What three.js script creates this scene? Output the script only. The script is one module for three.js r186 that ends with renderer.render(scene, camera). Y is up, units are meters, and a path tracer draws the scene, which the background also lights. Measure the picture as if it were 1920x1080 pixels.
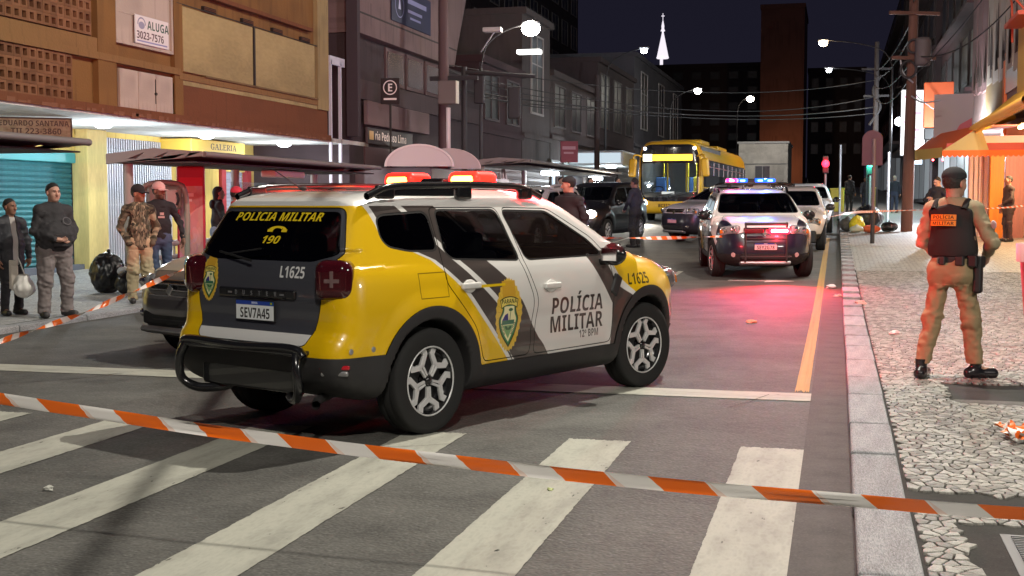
import * as THREE from 'three';
import { mergeGeometries } from 'three/addons/utils/BufferGeometryUtils.js';
import { RoundedBoxGeometry } from 'three/addons/geometries/RoundedBoxGeometry.js';

// ---------- camera, sky, moon, exposure ----------
const scene = new THREE.Scene();
const camera = new THREE.PerspectiveCamera(25.8, 16 / 9, 0.1, 1200);
camera.position.set(0, 1.494, 0);
camera.rotation.order = 'YXZ';
camera.rotation.set(-0.066685, 0.25245, 0);
const renderer = new THREE.WebGLRenderer({ antialias: true });
renderer.toneMapping = THREE.LinearToneMapping;
renderer.toneMappingExposure = 1.0;
renderer.shadowMap.enabled = true;
{ // night sky: city glow, a little lighter and bluer towards the horizon
  const W = 256, H = 128, d = new Float32Array(W * H * 4);
  for (let j = 0; j < H; j++) for (let i = 0; i < W; i++) {
    const up = Math.max(0, (j + 0.5) / H * 2 - 1), k = Math.exp(-up * 2.4), o = (j * W + i) * 4;
    const w = 0.5 + 0.25 * Math.sin(i / W * 6.283 * 2 + 3 * up) * Math.sin(up * 9) + 0.25 * Math.sin(i / W * 6.283 * 5 + up * 14);
    d[o] = 0.0062 + 0.0040 * k + 0.0010 * w; d[o + 1] = 0.0062 + 0.0032 * k + 0.0010 * w; d[o + 2] = 0.0130 + 0.0050 * k + 0.0016 * w; d[o + 3] = 1;
  }
  const t = new THREE.DataTexture(d, W, H, THREE.RGBAFormat, THREE.FloatType);
  t.mapping = THREE.EquirectangularReflectionMapping; t.magFilter = THREE.LinearFilter; t.needsUpdate = true;
  scene.background = t; scene.environment = t;
}
const moon = new THREE.DirectionalLight(new THREE.Color(0.9, 0.92, 1), 0.02);
moon.position.set(-30, 60, 40); moon.castShadow = true; moon.shadow.radius = 30;
moon.shadow.camera.left = moon.shadow.camera.bottom = -80; moon.shadow.camera.right = moon.shadow.camera.top = 80; moon.shadow.camera.far = 300;
scene.add(moon);

// ---------- helpers ----------
function rng(s) { return () => { s = (s + 0x6d2b79f5) | 0; let t = Math.imul(s ^ (s >>> 15), 1 | s); t = (t + Math.imul(t ^ (t >>> 7), 61 | t)) ^ t; return ((t ^ (t >>> 14)) >>> 0) / 4294967296; }; }
const V = (x, y, z) => new THREE.Vector3(x, y, z);
const used = {};
function numbered(n) { if (used[n] === undefined) { used[n] = 0; return n; } used[n]++; return n + '_' + String(used[n]).padStart(3, '0'); }
function tag(o, label, category, group) { o.userData.label = label; o.userData.category = category; if (group) o.userData.group = group; return o; }
function thing(name, label, category, pos = [0, 0, 0], turn = 0, group) {
  const o = new THREE.Group(); o.name = numbered(name); o.position.set(...pos); o.rotation.y = turn; tag(o, label, category, group); scene.add(o); return o;
}
function mesh(name, geo, mat, parent, label) {
  const g = Array.isArray(geo) ? merge(geo) : geo; const m = new THREE.Mesh(g, mat); m.name = parent === scene ? numbered(name) : name; m.castShadow = m.receiveShadow = true;
  if (label) m.userData.label = label; parent.add(m); return m;
}
function solo(name, geo, mat, label, category, group) { return tag(mesh(name, geo, mat, scene), label, category, group); }
function struct(name, geo, mat) { const m = mesh(name, geo, mat, scene); m.userData.kind = 'structure'; return m; }
function stuff(name, geo, mat, parent) { const m = mesh(name, geo, mat, parent); m.userData.kind = 'stuff'; return m; }
function copy(o, pos, turn, label) { const c = o.clone(); c.name = numbered(o.name.replace(/_\d{3}$/, '')); c.userData = { ...o.userData }; if (label) c.userData.label = label; if (pos) c.position.set(...pos); if (turn !== undefined) c.rotation.y = turn; scene.add(c); return c; }
function norm(g) { const o = g.index ? g.toNonIndexed() : g; for (const k of Object.keys(o.attributes)) if (!['position', 'normal', 'uv'].includes(k)) o.deleteAttribute(k); if (!o.attributes.normal) o.computeVertexNormals(); if (!o.attributes.uv) o.setAttribute('uv', new THREE.BufferAttribute(new Float32Array(o.attributes.position.count * 2), 2)); return o; }
function merge(list) { return list.length === 1 ? list[0] : mergeGeometries(list.map(norm)); }
function box(x, y, z, w, h, d, ry = 0, rx = 0, rz = 0) { const g = new THREE.BoxGeometry(w, h, d); boxUV(g, w, h, d); if (rx) g.rotateX(rx); if (rz) g.rotateZ(rz); if (ry) g.rotateY(ry); g.translate(x, y, z); return g; }
function boxUV(g, w, h, d) { const u = g.attributes.uv, s = [[d, h], [d, h], [w, d], [w, d], [w, h], [w, h]]; for (let f = 0; f < 6; f++) for (let k = 0; k < 4; k++) u.setXY(f * 4 + k, u.getX(f * 4 + k) * s[f][0], u.getY(f * 4 + k) * s[f][1]); }
function rbox(x, y, z, w, h, d, r = 0.01, ry = 0, rx = 0, rz = 0) { const g = new RoundedBoxGeometry(w, h, d, 2, Math.min(r, w / 2.01, h / 2.01, d / 2.01)); if (rx) g.rotateX(rx); if (rz) g.rotateZ(rz); if (ry) g.rotateY(ry); g.translate(x, y, z); return g; }
// box from corner to corner
function bx(x0, x1, y0, y1, z0, z1) { return box((x0 + x1) / 2, (y0 + y1) / 2, (z0 + z1) / 2, Math.abs(x1 - x0), Math.abs(y1 - y0), Math.abs(z1 - z0)); }
function rod(a, b, r, r2 = r, n = 10) { const d = V(...b).sub(V(...a)), g = new THREE.CylinderGeometry(r2, r, d.length(), n, 1); g.translate(0, d.length() / 2, 0); g.applyQuaternion(new THREE.Quaternion().setFromUnitVectors(V(0, 1, 0), d.clone().normalize())); g.translate(...a); return g; }
function tube(pts, r, seg = 24, n = 8, closed = false) { return new THREE.TubeGeometry(new THREE.CatmullRomCurve3(pts.map((p) => V(...p)), closed, 'centripetal'), seg, r, n, closed); }
function lathe(pts, n = 24) { return new THREE.LatheGeometry(pts.map(([x, y]) => new THREE.Vector2(x, y)), n); }
function shape(pts) { const s = new THREE.Shape(); pts.forEach(([x, y], i) => (i ? s.lineTo(x, y) : s.moveTo(x, y))); s.closePath(); return s; }
function ext(pts, depth, bevel = 0, holes = []) { const s = shape(pts); for (const h of holes) s.holes.push(shape(h)); return new THREE.ExtrudeGeometry(s, { depth, bevelEnabled: bevel > 0, bevelSize: bevel, bevelThickness: bevel, bevelSegments: 2, curveSegments: 8 }); }
function sphere(x, y, z, r, sx = 1, sy = 1, sz = 1, n = 14) { const g = new THREE.SphereGeometry(r, n, Math.round(n * 0.7)); g.scale(sx, sy, sz); g.translate(x, y, z); return g; }
function M(color, rough = 0.7, metal = 0, more = {}) { return new THREE.MeshStandardMaterial({ color: Array.isArray(color) ? new THREE.Color().setRGB(...color) : color, roughness: rough, metalness: metal, ...more }); }
function P(color, rough, more = {}) { return new THREE.MeshPhysicalMaterial({ color: Array.isArray(color) ? new THREE.Color().setRGB(...color) : color, roughness: rough, ...more }); }
function glow(rgb, k, more = {}) { return new THREE.MeshStandardMaterial({ color: 0x222222, roughness: 0.4, emissive: new THREE.Color().setRGB(...rgb), emissiveIntensity: k, ...more }); }
function canvas(w, h, draw, srgb = true) { const c = document.createElement('canvas'); c.width = w; c.height = h; draw(c.getContext('2d'), w, h); const t = new THREE.CanvasTexture(c); if (srgb) t.colorSpace = THREE.SRGBColorSpace; t.wrapS = t.wrapT = THREE.RepeatWrapping; return t; }
function lamp(rgb, power, pos, radius = 2, dist = 0) { const l = new THREE.PointLight(new THREE.Color().setRGB(...rgb), power, dist, 2); l.position.set(...pos); l.castShadow = true; l.shadow.radius = radius; scene.add(l); return l; }
function spot(rgb, power, pos, to, angle, pen = 0.5, radius = 2) { const l = new THREE.SpotLight(new THREE.Color().setRGB(...rgb), power, 0, angle, pen, 2); l.position.set(...pos); l.target.position.set(...to); l.castShadow = true; l.shadow.radius = radius; scene.add(l, l.target); return l; }
// value noise
const NT = (() => { const r = rng(99), a = new Float32Array(65536); for (let i = 0; i < 65536; i++) a[i] = r(); return a; })();
const fr = (x) => x * x * (3 - 2 * x);
function n2(x, y) { const i = Math.floor(x), j = Math.floor(y), a = fr(x - i), b = fr(y - j), h = (p, q) => NT[((p & 255) << 8) | (q & 255)]; return (h(i, j) * (1 - a) + h(i + 1, j) * a) * (1 - b) + (h(i, j + 1) * (1 - a) + h(i + 1, j + 1) * a) * b; }
function n3(x, y, z) { const k = Math.floor(z), c = fr(z - k); return n2(x + k * 17.3, y + k * 31.7) * (1 - c) + n2(x + k * 17.3 + 17.3, y + k * 31.7 + 31.7) * c; }
function fbm(x, y, o = 4) { let s = 0, a = 0.5; for (let i = 0; i < o; i++) { s += a * n2(x, y); x = x * 2.03 + 11.3; y = y * 2.03 + 5.7; a *= 0.5; } return s; }
// tiling noise map: f(u, v, periodic noise) -> grey 0..1 (or [r,g,b])
function pn(x, y, p) { const i = Math.floor(x), j = Math.floor(y), a = fr(x - i), b = fr(y - j), w = (q) => ((q % p) + p) % p, h = (q, r) => NT[((w(q) & 255) << 8) | (w(r) & 255)]; return (h(i, j) * (1 - a) + h(i + 1, j) * a) * (1 - b) + (h(i, j + 1) * (1 - a) + h(i + 1, j + 1) * a) * b; }
function noiseTex(size, f, srgb = false) {
  const d = new Uint8Array(size * size * 4);
  for (let y = 0; y < size; y++) for (let x = 0; x < size; x++) { const v = f(x / size, y / size), o = (y * size + x) * 4; for (let c = 0; c < 3; c++) d[o + c] = Math.max(0, Math.min(255, (Array.isArray(v) ? v[c] : v) * 255)); d[o + 3] = 255; }
  const t = new THREE.DataTexture(d, size, size); t.wrapS = t.wrapT = THREE.RepeatWrapping; t.magFilter = THREE.LinearFilter; if (srgb) t.colorSpace = THREE.SRGBColorSpace; t.needsUpdate = true; return t;
}
function rep(t, x, y) { const c = t.clone(); c.repeat.set(x, y); c.needsUpdate = true; return c; }
const G0 = (z) => { const t = -z - 17; return 0.012 * (t + Math.sqrt(t * t + 9)); };   // the street climbs a little beyond the junction

// ---------- surface nets over a distance field ----------
function nets(f, lo, hi, cell, opts = {}) {
  const n = [0, 1, 2].map((k) => Math.ceil((hi[k] - lo[k]) / cell) + 1), [nx, ny, nz] = n, N = nx * ny * nz, val = new Float32Array(N).fill(NaN);
  const B = 6, at = (i, j, k) => (k * ny + j) * nx + i, reach = B * cell * 0.9 * 1.35;
  const act = [];
  for (let bk = 0; bk < nz - 1; bk += B) for (let bj = 0; bj < ny - 1; bj += B) for (let bi = 0; bi < nx - 1; bi += B) {
    const c = f(lo[0] + (bi + B / 2) * cell, lo[1] + (bj + B / 2) * cell, lo[2] + (bk + B / 2) * cell);
    if (Math.abs(c) > reach) continue;
    act.push([bi, bj, bk]);
    for (let k = bk; k <= Math.min(bk + B, nz - 1); k++) for (let j = bj; j <= Math.min(bj + B, ny - 1); j++) for (let i = bi; i <= Math.min(bi + B, nx - 1); i++) { const o = at(i, j, k); if (val[o] !== val[o]) val[o] = f(lo[0] + i * cell, lo[1] + j * cell, lo[2] + k * cell); }
  }
  const id = new Map(), pos = [], idx = [], D = [1, nx, nx * ny];
  const E = [[0, 1], [2, 3], [4, 5], [6, 7], [0, 2], [1, 3], [4, 6], [5, 7], [0, 4], [1, 5], [2, 6], [3, 7]];
  const v = new Float32Array(8);
  for (const [bi, bj, bk] of act) for (let k = bk; k < Math.min(bk + B, nz - 1); k++) for (let j = bj; j < Math.min(bj + B, ny - 1); j++) for (let i = bi; i < Math.min(bi + B, nx - 1); i++) {
    const o = at(i, j, k); let m = 0;
    for (let q = 0; q < 8; q++) { v[q] = val[o + (q & 1) + (q >> 1 & 1) * nx + (q >> 2) * nx * ny]; if (v[q] < 0) m |= 1 << q; }
    if (m === 0 || m === 255) continue;
    let x = 0, y = 0, z = 0, c = 0;
    for (const [a, b] of E) if ((v[a] < 0) !== (v[b] < 0)) { const t = v[a] / (v[a] - v[b]); x += (a & 1) + t * ((b & 1) - (a & 1)); y += (a >> 1 & 1) + t * ((b >> 1 & 1) - (a >> 1 & 1)); z += (a >> 2) + t * ((b >> 2) - (a >> 2)); c++; }
    id.set(o, pos.length / 3); pos.push(lo[0] + (i + x / c) * cell, lo[1] + (j + y / c) * cell, lo[2] + (k + z / c) * cell);
  }
  for (const o of id.keys()) for (let a = 0; a < 3; a++) {
    const b = (a + 1) % 3, c = (a + 2) % 3, p = val[o], q = val[o + D[a]];
    if ((p < 0) === (q < 0) || q !== q) continue;
    const A = id.get(o), Bq = id.get(o - D[b]), C = id.get(o - D[b] - D[c]), Dd = id.get(o - D[c]);
    if (Bq === undefined || C === undefined || Dd === undefined) continue;
    if (p < 0) idx.push(A, Bq, C, A, C, Dd); else idx.push(A, C, Bq, A, Dd, C);
  }
  const cnt = pos.length / 3, P_ = new Float32Array(pos), Nn = new Float32Array(pos.length), e = opts.eps || cell * 0.25;
  for (let i = 0; i < cnt; i++) {
    let x = P_[i * 3], y = P_[i * 3 + 1], z = P_[i * 3 + 2], gx, gy, gz;
    for (let it = 0; it < (opts.iter ?? 2); it++) {
      gx = f(x + e, y, z) - f(x - e, y, z); gy = f(x, y + e, z) - f(x, y - e, z); gz = f(x, y, z + e) - f(x, y, z - e);
      const l2 = gx * gx + gy * gy + gz * gz || 1; let s = -f(x, y, z) * 2 * e / l2; const ml = Math.sqrt(l2) * Math.abs(s); if (ml > cell * 0.5) s *= cell * 0.5 / ml;
      if (it < (opts.iter ?? 2) - 1 || !opts.last) { x += gx * s; y += gy * s; z += gz * s; }
    }
    const l = Math.hypot(gx, gy, gz) || 1; P_[i * 3] = x; P_[i * 3 + 1] = y; P_[i * 3 + 2] = z; Nn[i * 3] = gx / l; Nn[i * 3 + 1] = gy / l; Nn[i * 3 + 2] = gz / l;
  }
  const g = new THREE.BufferGeometry();
  g.setAttribute('position', new THREE.BufferAttribute(P_, 3)); g.setAttribute('normal', new THREE.BufferAttribute(Nn, 3)); g.setAttribute('uv', new THREE.BufferAttribute(new Float32Array(cnt * 2), 2)); g.setIndex(idx);
  return g;
}
// cut an indexed geometry along fn(x,y,z,nx,ny,nz) = 0: [inside (fn < 0), outside]
function cut(g, fn) {
  const p = g.attributes.position.array, q = g.attributes.normal.array, ix = g.index.array, n = p.length / 3, pos = Array.from(p), nor = Array.from(q), d = new Float64Array(n), I = [], O = [], mid = new Map();
  for (let i = 0; i < n; i++) d[i] = fn(p[i * 3], p[i * 3 + 1], p[i * 3 + 2], q[i * 3], q[i * 3 + 1], q[i * 3 + 2]) || 1e-9;
  const cross = (a, b) => {
    const key = a < b ? a * 4194304 + b : b * 4194304 + a; let m = mid.get(key); if (m !== undefined) return m;
    const t = Math.min(1, Math.max(0, d[a] / (d[a] - d[b]))); m = pos.length / 3; for (let c = 0; c < 3; c++) pos.push(p[a * 3 + c] + t * (p[b * 3 + c] - p[a * 3 + c])); const v = []; for (let c = 0; c < 3; c++) v.push(q[a * 3 + c] + t * (q[b * 3 + c] - q[a * 3 + c])); const l = Math.hypot(...v) || 1; nor.push(v[0] / l, v[1] / l, v[2] / l);
    mid.set(key, m); return m;
  };
  for (let t = 0; t < ix.length; t += 3) {
    const a = [ix[t], ix[t + 1], ix[t + 2]], s = a.map((i) => d[i] < 0), k = s[0] + s[1] + s[2];
    if (k === 3) I.push(...a); else if (k === 0) O.push(...a); else {
      const o = k === 1 ? s.indexOf(true) : s.indexOf(false), x = a[o], y = a[(o + 1) % 3], z = a[(o + 2) % 3], xy = cross(x, y), xz = cross(x, z);
      const one = k === 1 ? I : O, two = k === 1 ? O : I; one.push(x, xy, xz); two.push(xy, y, z, xy, z, xz);
    }
  }
  const mk = (idx) => { const map = new Map(), P2 = [], N2 = [], J = []; for (const i of idx) { let m = map.get(i); if (m === undefined) { m = P2.length / 3; map.set(i, m); P2.push(pos[i * 3], pos[i * 3 + 1], pos[i * 3 + 2]); N2.push(nor[i * 3], nor[i * 3 + 1], nor[i * 3 + 2]); } J.push(m); } const r = new THREE.BufferGeometry(); r.setAttribute('position', new THREE.Float32BufferAttribute(P2, 3)); r.setAttribute('normal', new THREE.Float32BufferAttribute(N2, 3)); r.setAttribute('uv', new THREE.Float32BufferAttribute(new Float32Array(P2.length / 3 * 2), 2)); r.setIndex(J); return r; };
  return [mk(I), mk(O)];
}
function push(g, dist) { const o = g.clone(), p = o.attributes.position, q = o.attributes.normal; for (let i = 0; i < p.count; i++) p.setXYZ(i, p.getX(i) + q.getX(i) * dist, p.getY(i) + q.getY(i) * dist, p.getZ(i) + q.getZ(i) * dist); return o; }
function mapUV(g, fn) { const p = g.attributes.position, u = g.attributes.uv; for (let i = 0; i < p.count; i++) { const [a, b] = fn(p.getX(i), p.getY(i), p.getZ(i)); u.setXY(i, a, b); } return g; }
const empty = (g) => !g.index || g.index.count === 0;
// signed distance to a polygon (negative inside)
function poly(pts) {
  const n = pts.length, X = pts.map((p) => p[0]), Y = pts.map((p) => p[1]);
  return (x, y) => { let d = 1e9, s = 1; for (let i = 0, j = n - 1; i < n; j = i++) { const ex = X[j] - X[i], ey = Y[j] - Y[i], wx = x - X[i], wy = y - Y[i], t = Math.min(1, Math.max(0, (wx * ex + wy * ey) / (ex * ex + ey * ey))), bx_ = wx - ex * t, by = wy - ey * t; d = Math.min(d, bx_ * bx_ + by * by); const a = y >= Y[i], b = y < Y[j], c = ex * wy > ey * wx; if ((a && b && c) || (!a && !b && !c)) s = -s; } return s * Math.sqrt(d); };
}
function smooth(pts, per = 4) { const c = new THREE.CatmullRomCurve3(pts.map((p) => V(p[0], p[1], 0)), true, 'centripetal'); return c.getPoints(pts.length * per).slice(0, -1).map((v) => [v.x, v.y]); }
// round the corners of a polygon
function round(pts, r, n = 4) { const out = [], m = pts.length; for (let i = 0; i < m; i++) { const a = pts[(i + m - 1) % m], b = pts[i], c = pts[(i + 1) % m], R = Array.isArray(r) ? r[i] : r, la = Math.hypot(a[0] - b[0], a[1] - b[1]), lc = Math.hypot(c[0] - b[0], c[1] - b[1]), k = Math.min(R, la * 0.48, lc * 0.48), p = [b[0] + (a[0] - b[0]) / la * k, b[1] + (a[1] - b[1]) / la * k], q = [b[0] + (c[0] - b[0]) / lc * k, b[1] + (c[1] - b[1]) / lc * k]; for (let t = 0; t <= n; t++) { const s = t / n; out.push([(1 - s) * (1 - s) * p[0] + 2 * s * (1 - s) * b[0] + s * s * q[0], (1 - s) * (1 - s) * p[1] + 2 * s * (1 - s) * b[1] + s * s * q[1]]); } } return out; }
const smax = (a, b, k) => { const h = Math.max(k - Math.abs(a - b), 0) / k; return Math.max(a, b) + h * h * k * 0.25; };
const smin = (a, b, k) => { const h = Math.max(k - Math.abs(a - b), 0) / k; return Math.min(a, b) - h * h * k * 0.25; };
function table(xs, ys) { return (x) => { if (x <= xs[0]) return ys[0]; for (let i = 1; i < xs.length; i++) if (x < xs[i]) { const m = (k) => (k <= 0 || k >= xs.length - 1 ? (ys[Math.min(k + 1, xs.length - 1)] - ys[Math.max(k - 1, 0)]) / (xs[Math.min(k + 1, xs.length - 1)] - xs[Math.max(k - 1, 0)]) : (ys[k + 1] - ys[k - 1]) / (xs[k + 1] - xs[k - 1])), h = xs[i] - xs[i - 1], t = (x - xs[i - 1]) / h, t2 = t * t, t3 = t2 * t; return (2 * t3 - 3 * t2 + 1) * ys[i - 1] + (t3 - 2 * t2 + t) * h * m(i - 1) + (-2 * t3 + 3 * t2) * ys[i] + (t3 - t2) * h * m(i); } return ys[ys.length - 1]; }; }
// ---------- street lighting ----------
const WARM = [1, 0.94, 0.82], COOL = [0.82, 0.92, 1];
lamp(WARM, 330, [-0.5, 9.0, -12.4], 2);          // lamp over the kerb just above the picture
lamp([1, 0.94, 0.83], 300, [1.4, 8.8, 2.2], 8);    // the next lamp of the row, behind the camera
lamp([1, 0.95, 0.86], 27, [4.3, 2.9, -6.6], 14);     // shop front beside the camera, outside the picture
lamp(WARM, 190, [1.2, 9.2, -23.5], 8);           // the lamp after it, also above the picture
// ---------- ground textures ----------
const tAsphalt = noiseTex(512, (u, v) => { let s = 0.62 + 0.3 * (pn(u * 6, v * 6, 6) - 0.5) + 0.18 * (pn(u * 23, v * 23, 23) - 0.5); const g = pn(u * 190, v * 190, 190); s += 0.34 * (g - 0.5); if (g > 0.9) s += 0.3; const t = [1.03, 1.0, 0.95]; return t.map((k) => s * k); });
const bAsphalt = noiseTex(512, (u, v) => 0.55 * pn(u * 128, v * 128, 128) + 0.45 * pn(u * 250 + 7, v * 250, 250));
const tWall = noiseTex(512, (u, v) => { const s = 0.8 + 0.22 * (pn(u * 4, v * 3, 0 || 12) - 0.5) + 0.2 * (pn(u * 17, v * 9, 64) - 0.5) + 0.12 * (pn(u * 80, v * 80, 80) - 0.5); return [s, s * 0.985, s * 0.96]; });
const tGrime = noiseTex(512, (u, v) => { const st = pn(u * 40, v * 3, 40), b = pn(u * 7, v * 7, 7); const s = 0.88 - 0.5 * Math.max(0, st - 0.55) - 0.35 * Math.max(0, b - 0.5); return [s, s * 0.97, s * 0.93]; });
const bGrain = noiseTex(256, (u, v) => 0.6 * pn(u * 40, v * 40, 40) + 0.4 * pn(u * 120, v * 120, 120));
function strip(x0, x1, z0, z1, off, n = 40, x0b = x0, x1b = x1) {
  const p = [], u = [], ix = [];
  for (let i = 0; i <= n; i++) { const z = z0 + (z1 - z0) * i / n, t = i / n; for (const [a, b] of [[x0, x0b], [x1, x1b]]) { const x = a + (b - a) * t; p.push(x, G0(z) + off, z); u.push(x, -z); } if (i) { const a = (i - 1) * 2; ix.push(a, a + 1, a + 3, a, a + 3, a + 2); } }
  const g = new THREE.BufferGeometry(); g.setAttribute('position', new THREE.Float32BufferAttribute(p, 3)); g.setAttribute('uv', new THREE.Float32BufferAttribute(u, 2)); g.setIndex(ix); g.computeVertexNormals(); return g;
}
struct('ground', strip(-400, 400, 60, -600, -0.25, 60), M([0.05, 0.05, 0.05], 0.95));
const mAsphalt = M([0.128, 0.128, 0.124], 0.78, 0, { map: rep(tAsphalt, 0.5, 0.5), bumpMap: rep(bAsphalt, 0.5, 0.5), bumpScale: 0.004 });
{ // worn road: wheel tracks, oil and patched areas vary its tone
  const X = [], Zs = []; for (let i = 0; i <= 62; i++) X.push(-9.2 + 9.3 * i / 62); for (let z = 12; z > -30; z -= 0.15) Zs.push(z); for (let z = -30; z > -60; z -= 1) Zs.push(z); for (let z = -60; z >= -240; z -= 6) Zs.push(z);
  const p = [], u = [], c = [], ix = [], w = X.length; Zs.forEach((z, j) => X.forEach((x, i) => { p.push(x, G0(z), z); u.push(x, -z); const lane = ((x + 9.1) % 3.05) / 3.05, tr = Math.exp(-Math.pow((Math.abs(lane - 0.5) - 0.27) * 9, 2)), oil = Math.exp(-Math.pow((lane - 0.5) * 8, 2)); let k = 0.98 + 0.34 * (fbm(x * 0.5 + 3, z * 0.35 + 40, 4) - 0.47) + 0.3 * (fbm(x * 2.3 + 9, z * 2.1 + 70, 3) - 0.45) + 0.05 * tr - 0.09 * oil * fbm(x, z * 0.4 + 7, 2); if (fbm(x * 1.7 + 50, z * 1.3 + 20, 3) > 0.62) k *= 0.86; const pa = (a, b, q, d) => x > a && x < b && z < q && z > d; if (pa(-7.6, -6.4, -9, -17) || pa(-2.2, -0.7, -11.4, -13.2)) k *= 0.84; c.push(k, k * 0.995, k * 0.98); if (i && j) { const a = (j - 1) * w + i - 1; ix.push(a, a + 1, a + w + 1, a, a + w + 1, a + w); } }));
  const g = new THREE.BufferGeometry(); g.setAttribute('position', new THREE.Float32BufferAttribute(p, 3)); g.setAttribute('uv', new THREE.Float32BufferAttribute(u, 2)); g.setAttribute('color', new THREE.Float32BufferAttribute(c, 3)); g.setIndex(ix); g.computeVertexNormals(); mAsphalt.vertexColors = true; struct('road', g, mAsphalt);
  const r = rng(15), cm = M([0.035, 0.033, 0.03], 0.9), cr = []; for (const [x0, z0, dx, dz, n] of [[-3.1, -6.9, 0.1, -0.05, 10], [-0.75, -9.2, 0.05, -0.11, 7], [-5.5, -8.4, 0.12, 0.03, 14]]) { let x = x0, z = z0; const P_ = [], I = []; for (let k = 0; k <= n; k++) { const q = 0.0015 + r() * 0.0035; P_.push(x - q, G0(z) + 0.0062, z, x + q, G0(z) + 0.0062, z + q); x += dx + (r() - 0.5) * 0.06; z += dz + (r() - 0.5) * 0.06; if (k) { const a = (k - 1) * 2; I.push(a, a + 1, a + 3, a, a + 3, a + 2); } } const q = new THREE.BufferGeometry(); q.setAttribute('position', new THREE.Float32BufferAttribute(P_, 3)); q.setIndex(I); q.computeVertexNormals(); cr.push(q); } const m = stuff('road_crack', cr, cm, scene);
}
// worn paint on the road: chipped towards the edges
const tChip = (seed) => { const r = rng(seed), ox = r() * 40; return canvas(256, 1024, (c, w, h) => { const im = c.createImageData(w, h); for (let y = 0; y < h; y++) for (let x = 0; x < w; x++) { const e = Math.min(x, w - 1 - x) / 10, e2 = Math.min(y, h - 1 - y) / 6, n = fbm(x / 14 + ox, y / 14, 4), m = fbm(x / 60 + ox, y / 90 + 9, 3); const a = Math.min(e * 2.2, e2) + (n - 0.5) * 2.2 > 0.1 && n + m * 0.5 < 1.06 ? 255 : 0; const k = 225 - 70 * Math.max(0, m - 0.35) - 50 * Math.abs(n - 0.5); const o = (y * w + x) * 4; im.data[o] = k; im.data[o + 1] = k * 0.985; im.data[o + 2] = k * 0.93; im.data[o + 3] = a; } c.putImageData(im, 0, 0); }); };
const chips = [tChip(1), tChip(2), tChip(3)];
const paintRoad = (col, k) => M(col, 0.72, 0, { map: chips[k], alphaTest: 0.5, transparent: false });
const mPaint = [0, 1, 2].map((k) => paintRoad([0.53, 0.545, 0.525], k)), mYellow = paintRoad([0.55, 0.36, 0.11], 1);
function mark(x0, x1, z0, z1, off = 0.004, flip = false) { const g = strip(x0, x1, z0, z1, off, 12), u = g.attributes.uv; for (let i = 0; i < u.count; i++) u.setXY(i, flip ? Math.floor(i / 2) / 12 : i % 2, flip ? (i % 2) : Math.floor(i / 2) / 12); return g; }
for (let k = 0; k < 8; k++) { const m = struct('crosswalk_stripe', mark(-0.55 - 1.075 * k, -0.15 - 1.075 * k, -3.4, -7.75), mPaint[k % 3]); m.userData.group = 'white stripes of the crosswalk'; }
{ const g = new THREE.PlaneGeometry(8.87, 0.4, 30, 1).rotateX(-Math.PI / 2).translate(-4.565, 0.0045, -9.86), q = g.attributes; for (let i = 0; i < q.uv.count; i++) { q.uv.setXY(i, (q.position.getZ(i) + 10.06) / 0.4, q.position.getX(i) / 4.35); q.position.setY(i, G0(q.position.getZ(i)) + 0.0045); } struct('stop_line', g, mPaint[0]); }
struct('edge_line', mark(-0.30, -0.19, -10.1, -38, 0.004), mYellow);
for (const [a, b] of [[-12.5, -16.5], [-20.5, -24.5], [-28.5, -32.5]]) struct('lane_line', mark(-2.97, -2.87, a, b), mPaint[1]);
struct('lane_line', mark(-6.05, -5.95, -20, -40), mPaint[2]);
struct('lane_arrow', (() => { const g = ext([[-0.55, -0.06], [0.1, -0.06], [0.1, -0.26], [0.6, 0], [0.1, 0.26], [0.1, 0.06], [-0.55, 0.06]], 0.003).rotateX(-Math.PI / 2).rotateY(0.0).scale(1.0, 1, 1.6); g.translate(-1.3, G0(-22.5) + 0.003, -22.5); return g; })(), M([0.55, 0.55, 0.52], 0.7));
// gutter grime and repairs in the asphalt
struct('gutter', strip(-0.17, 0.1, 20, -60, 0.0045, 60), M([0.085, 0.082, 0.074], 0.8, 0, { map: rep(tAsphalt, 0.8, 0.8) }));
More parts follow.
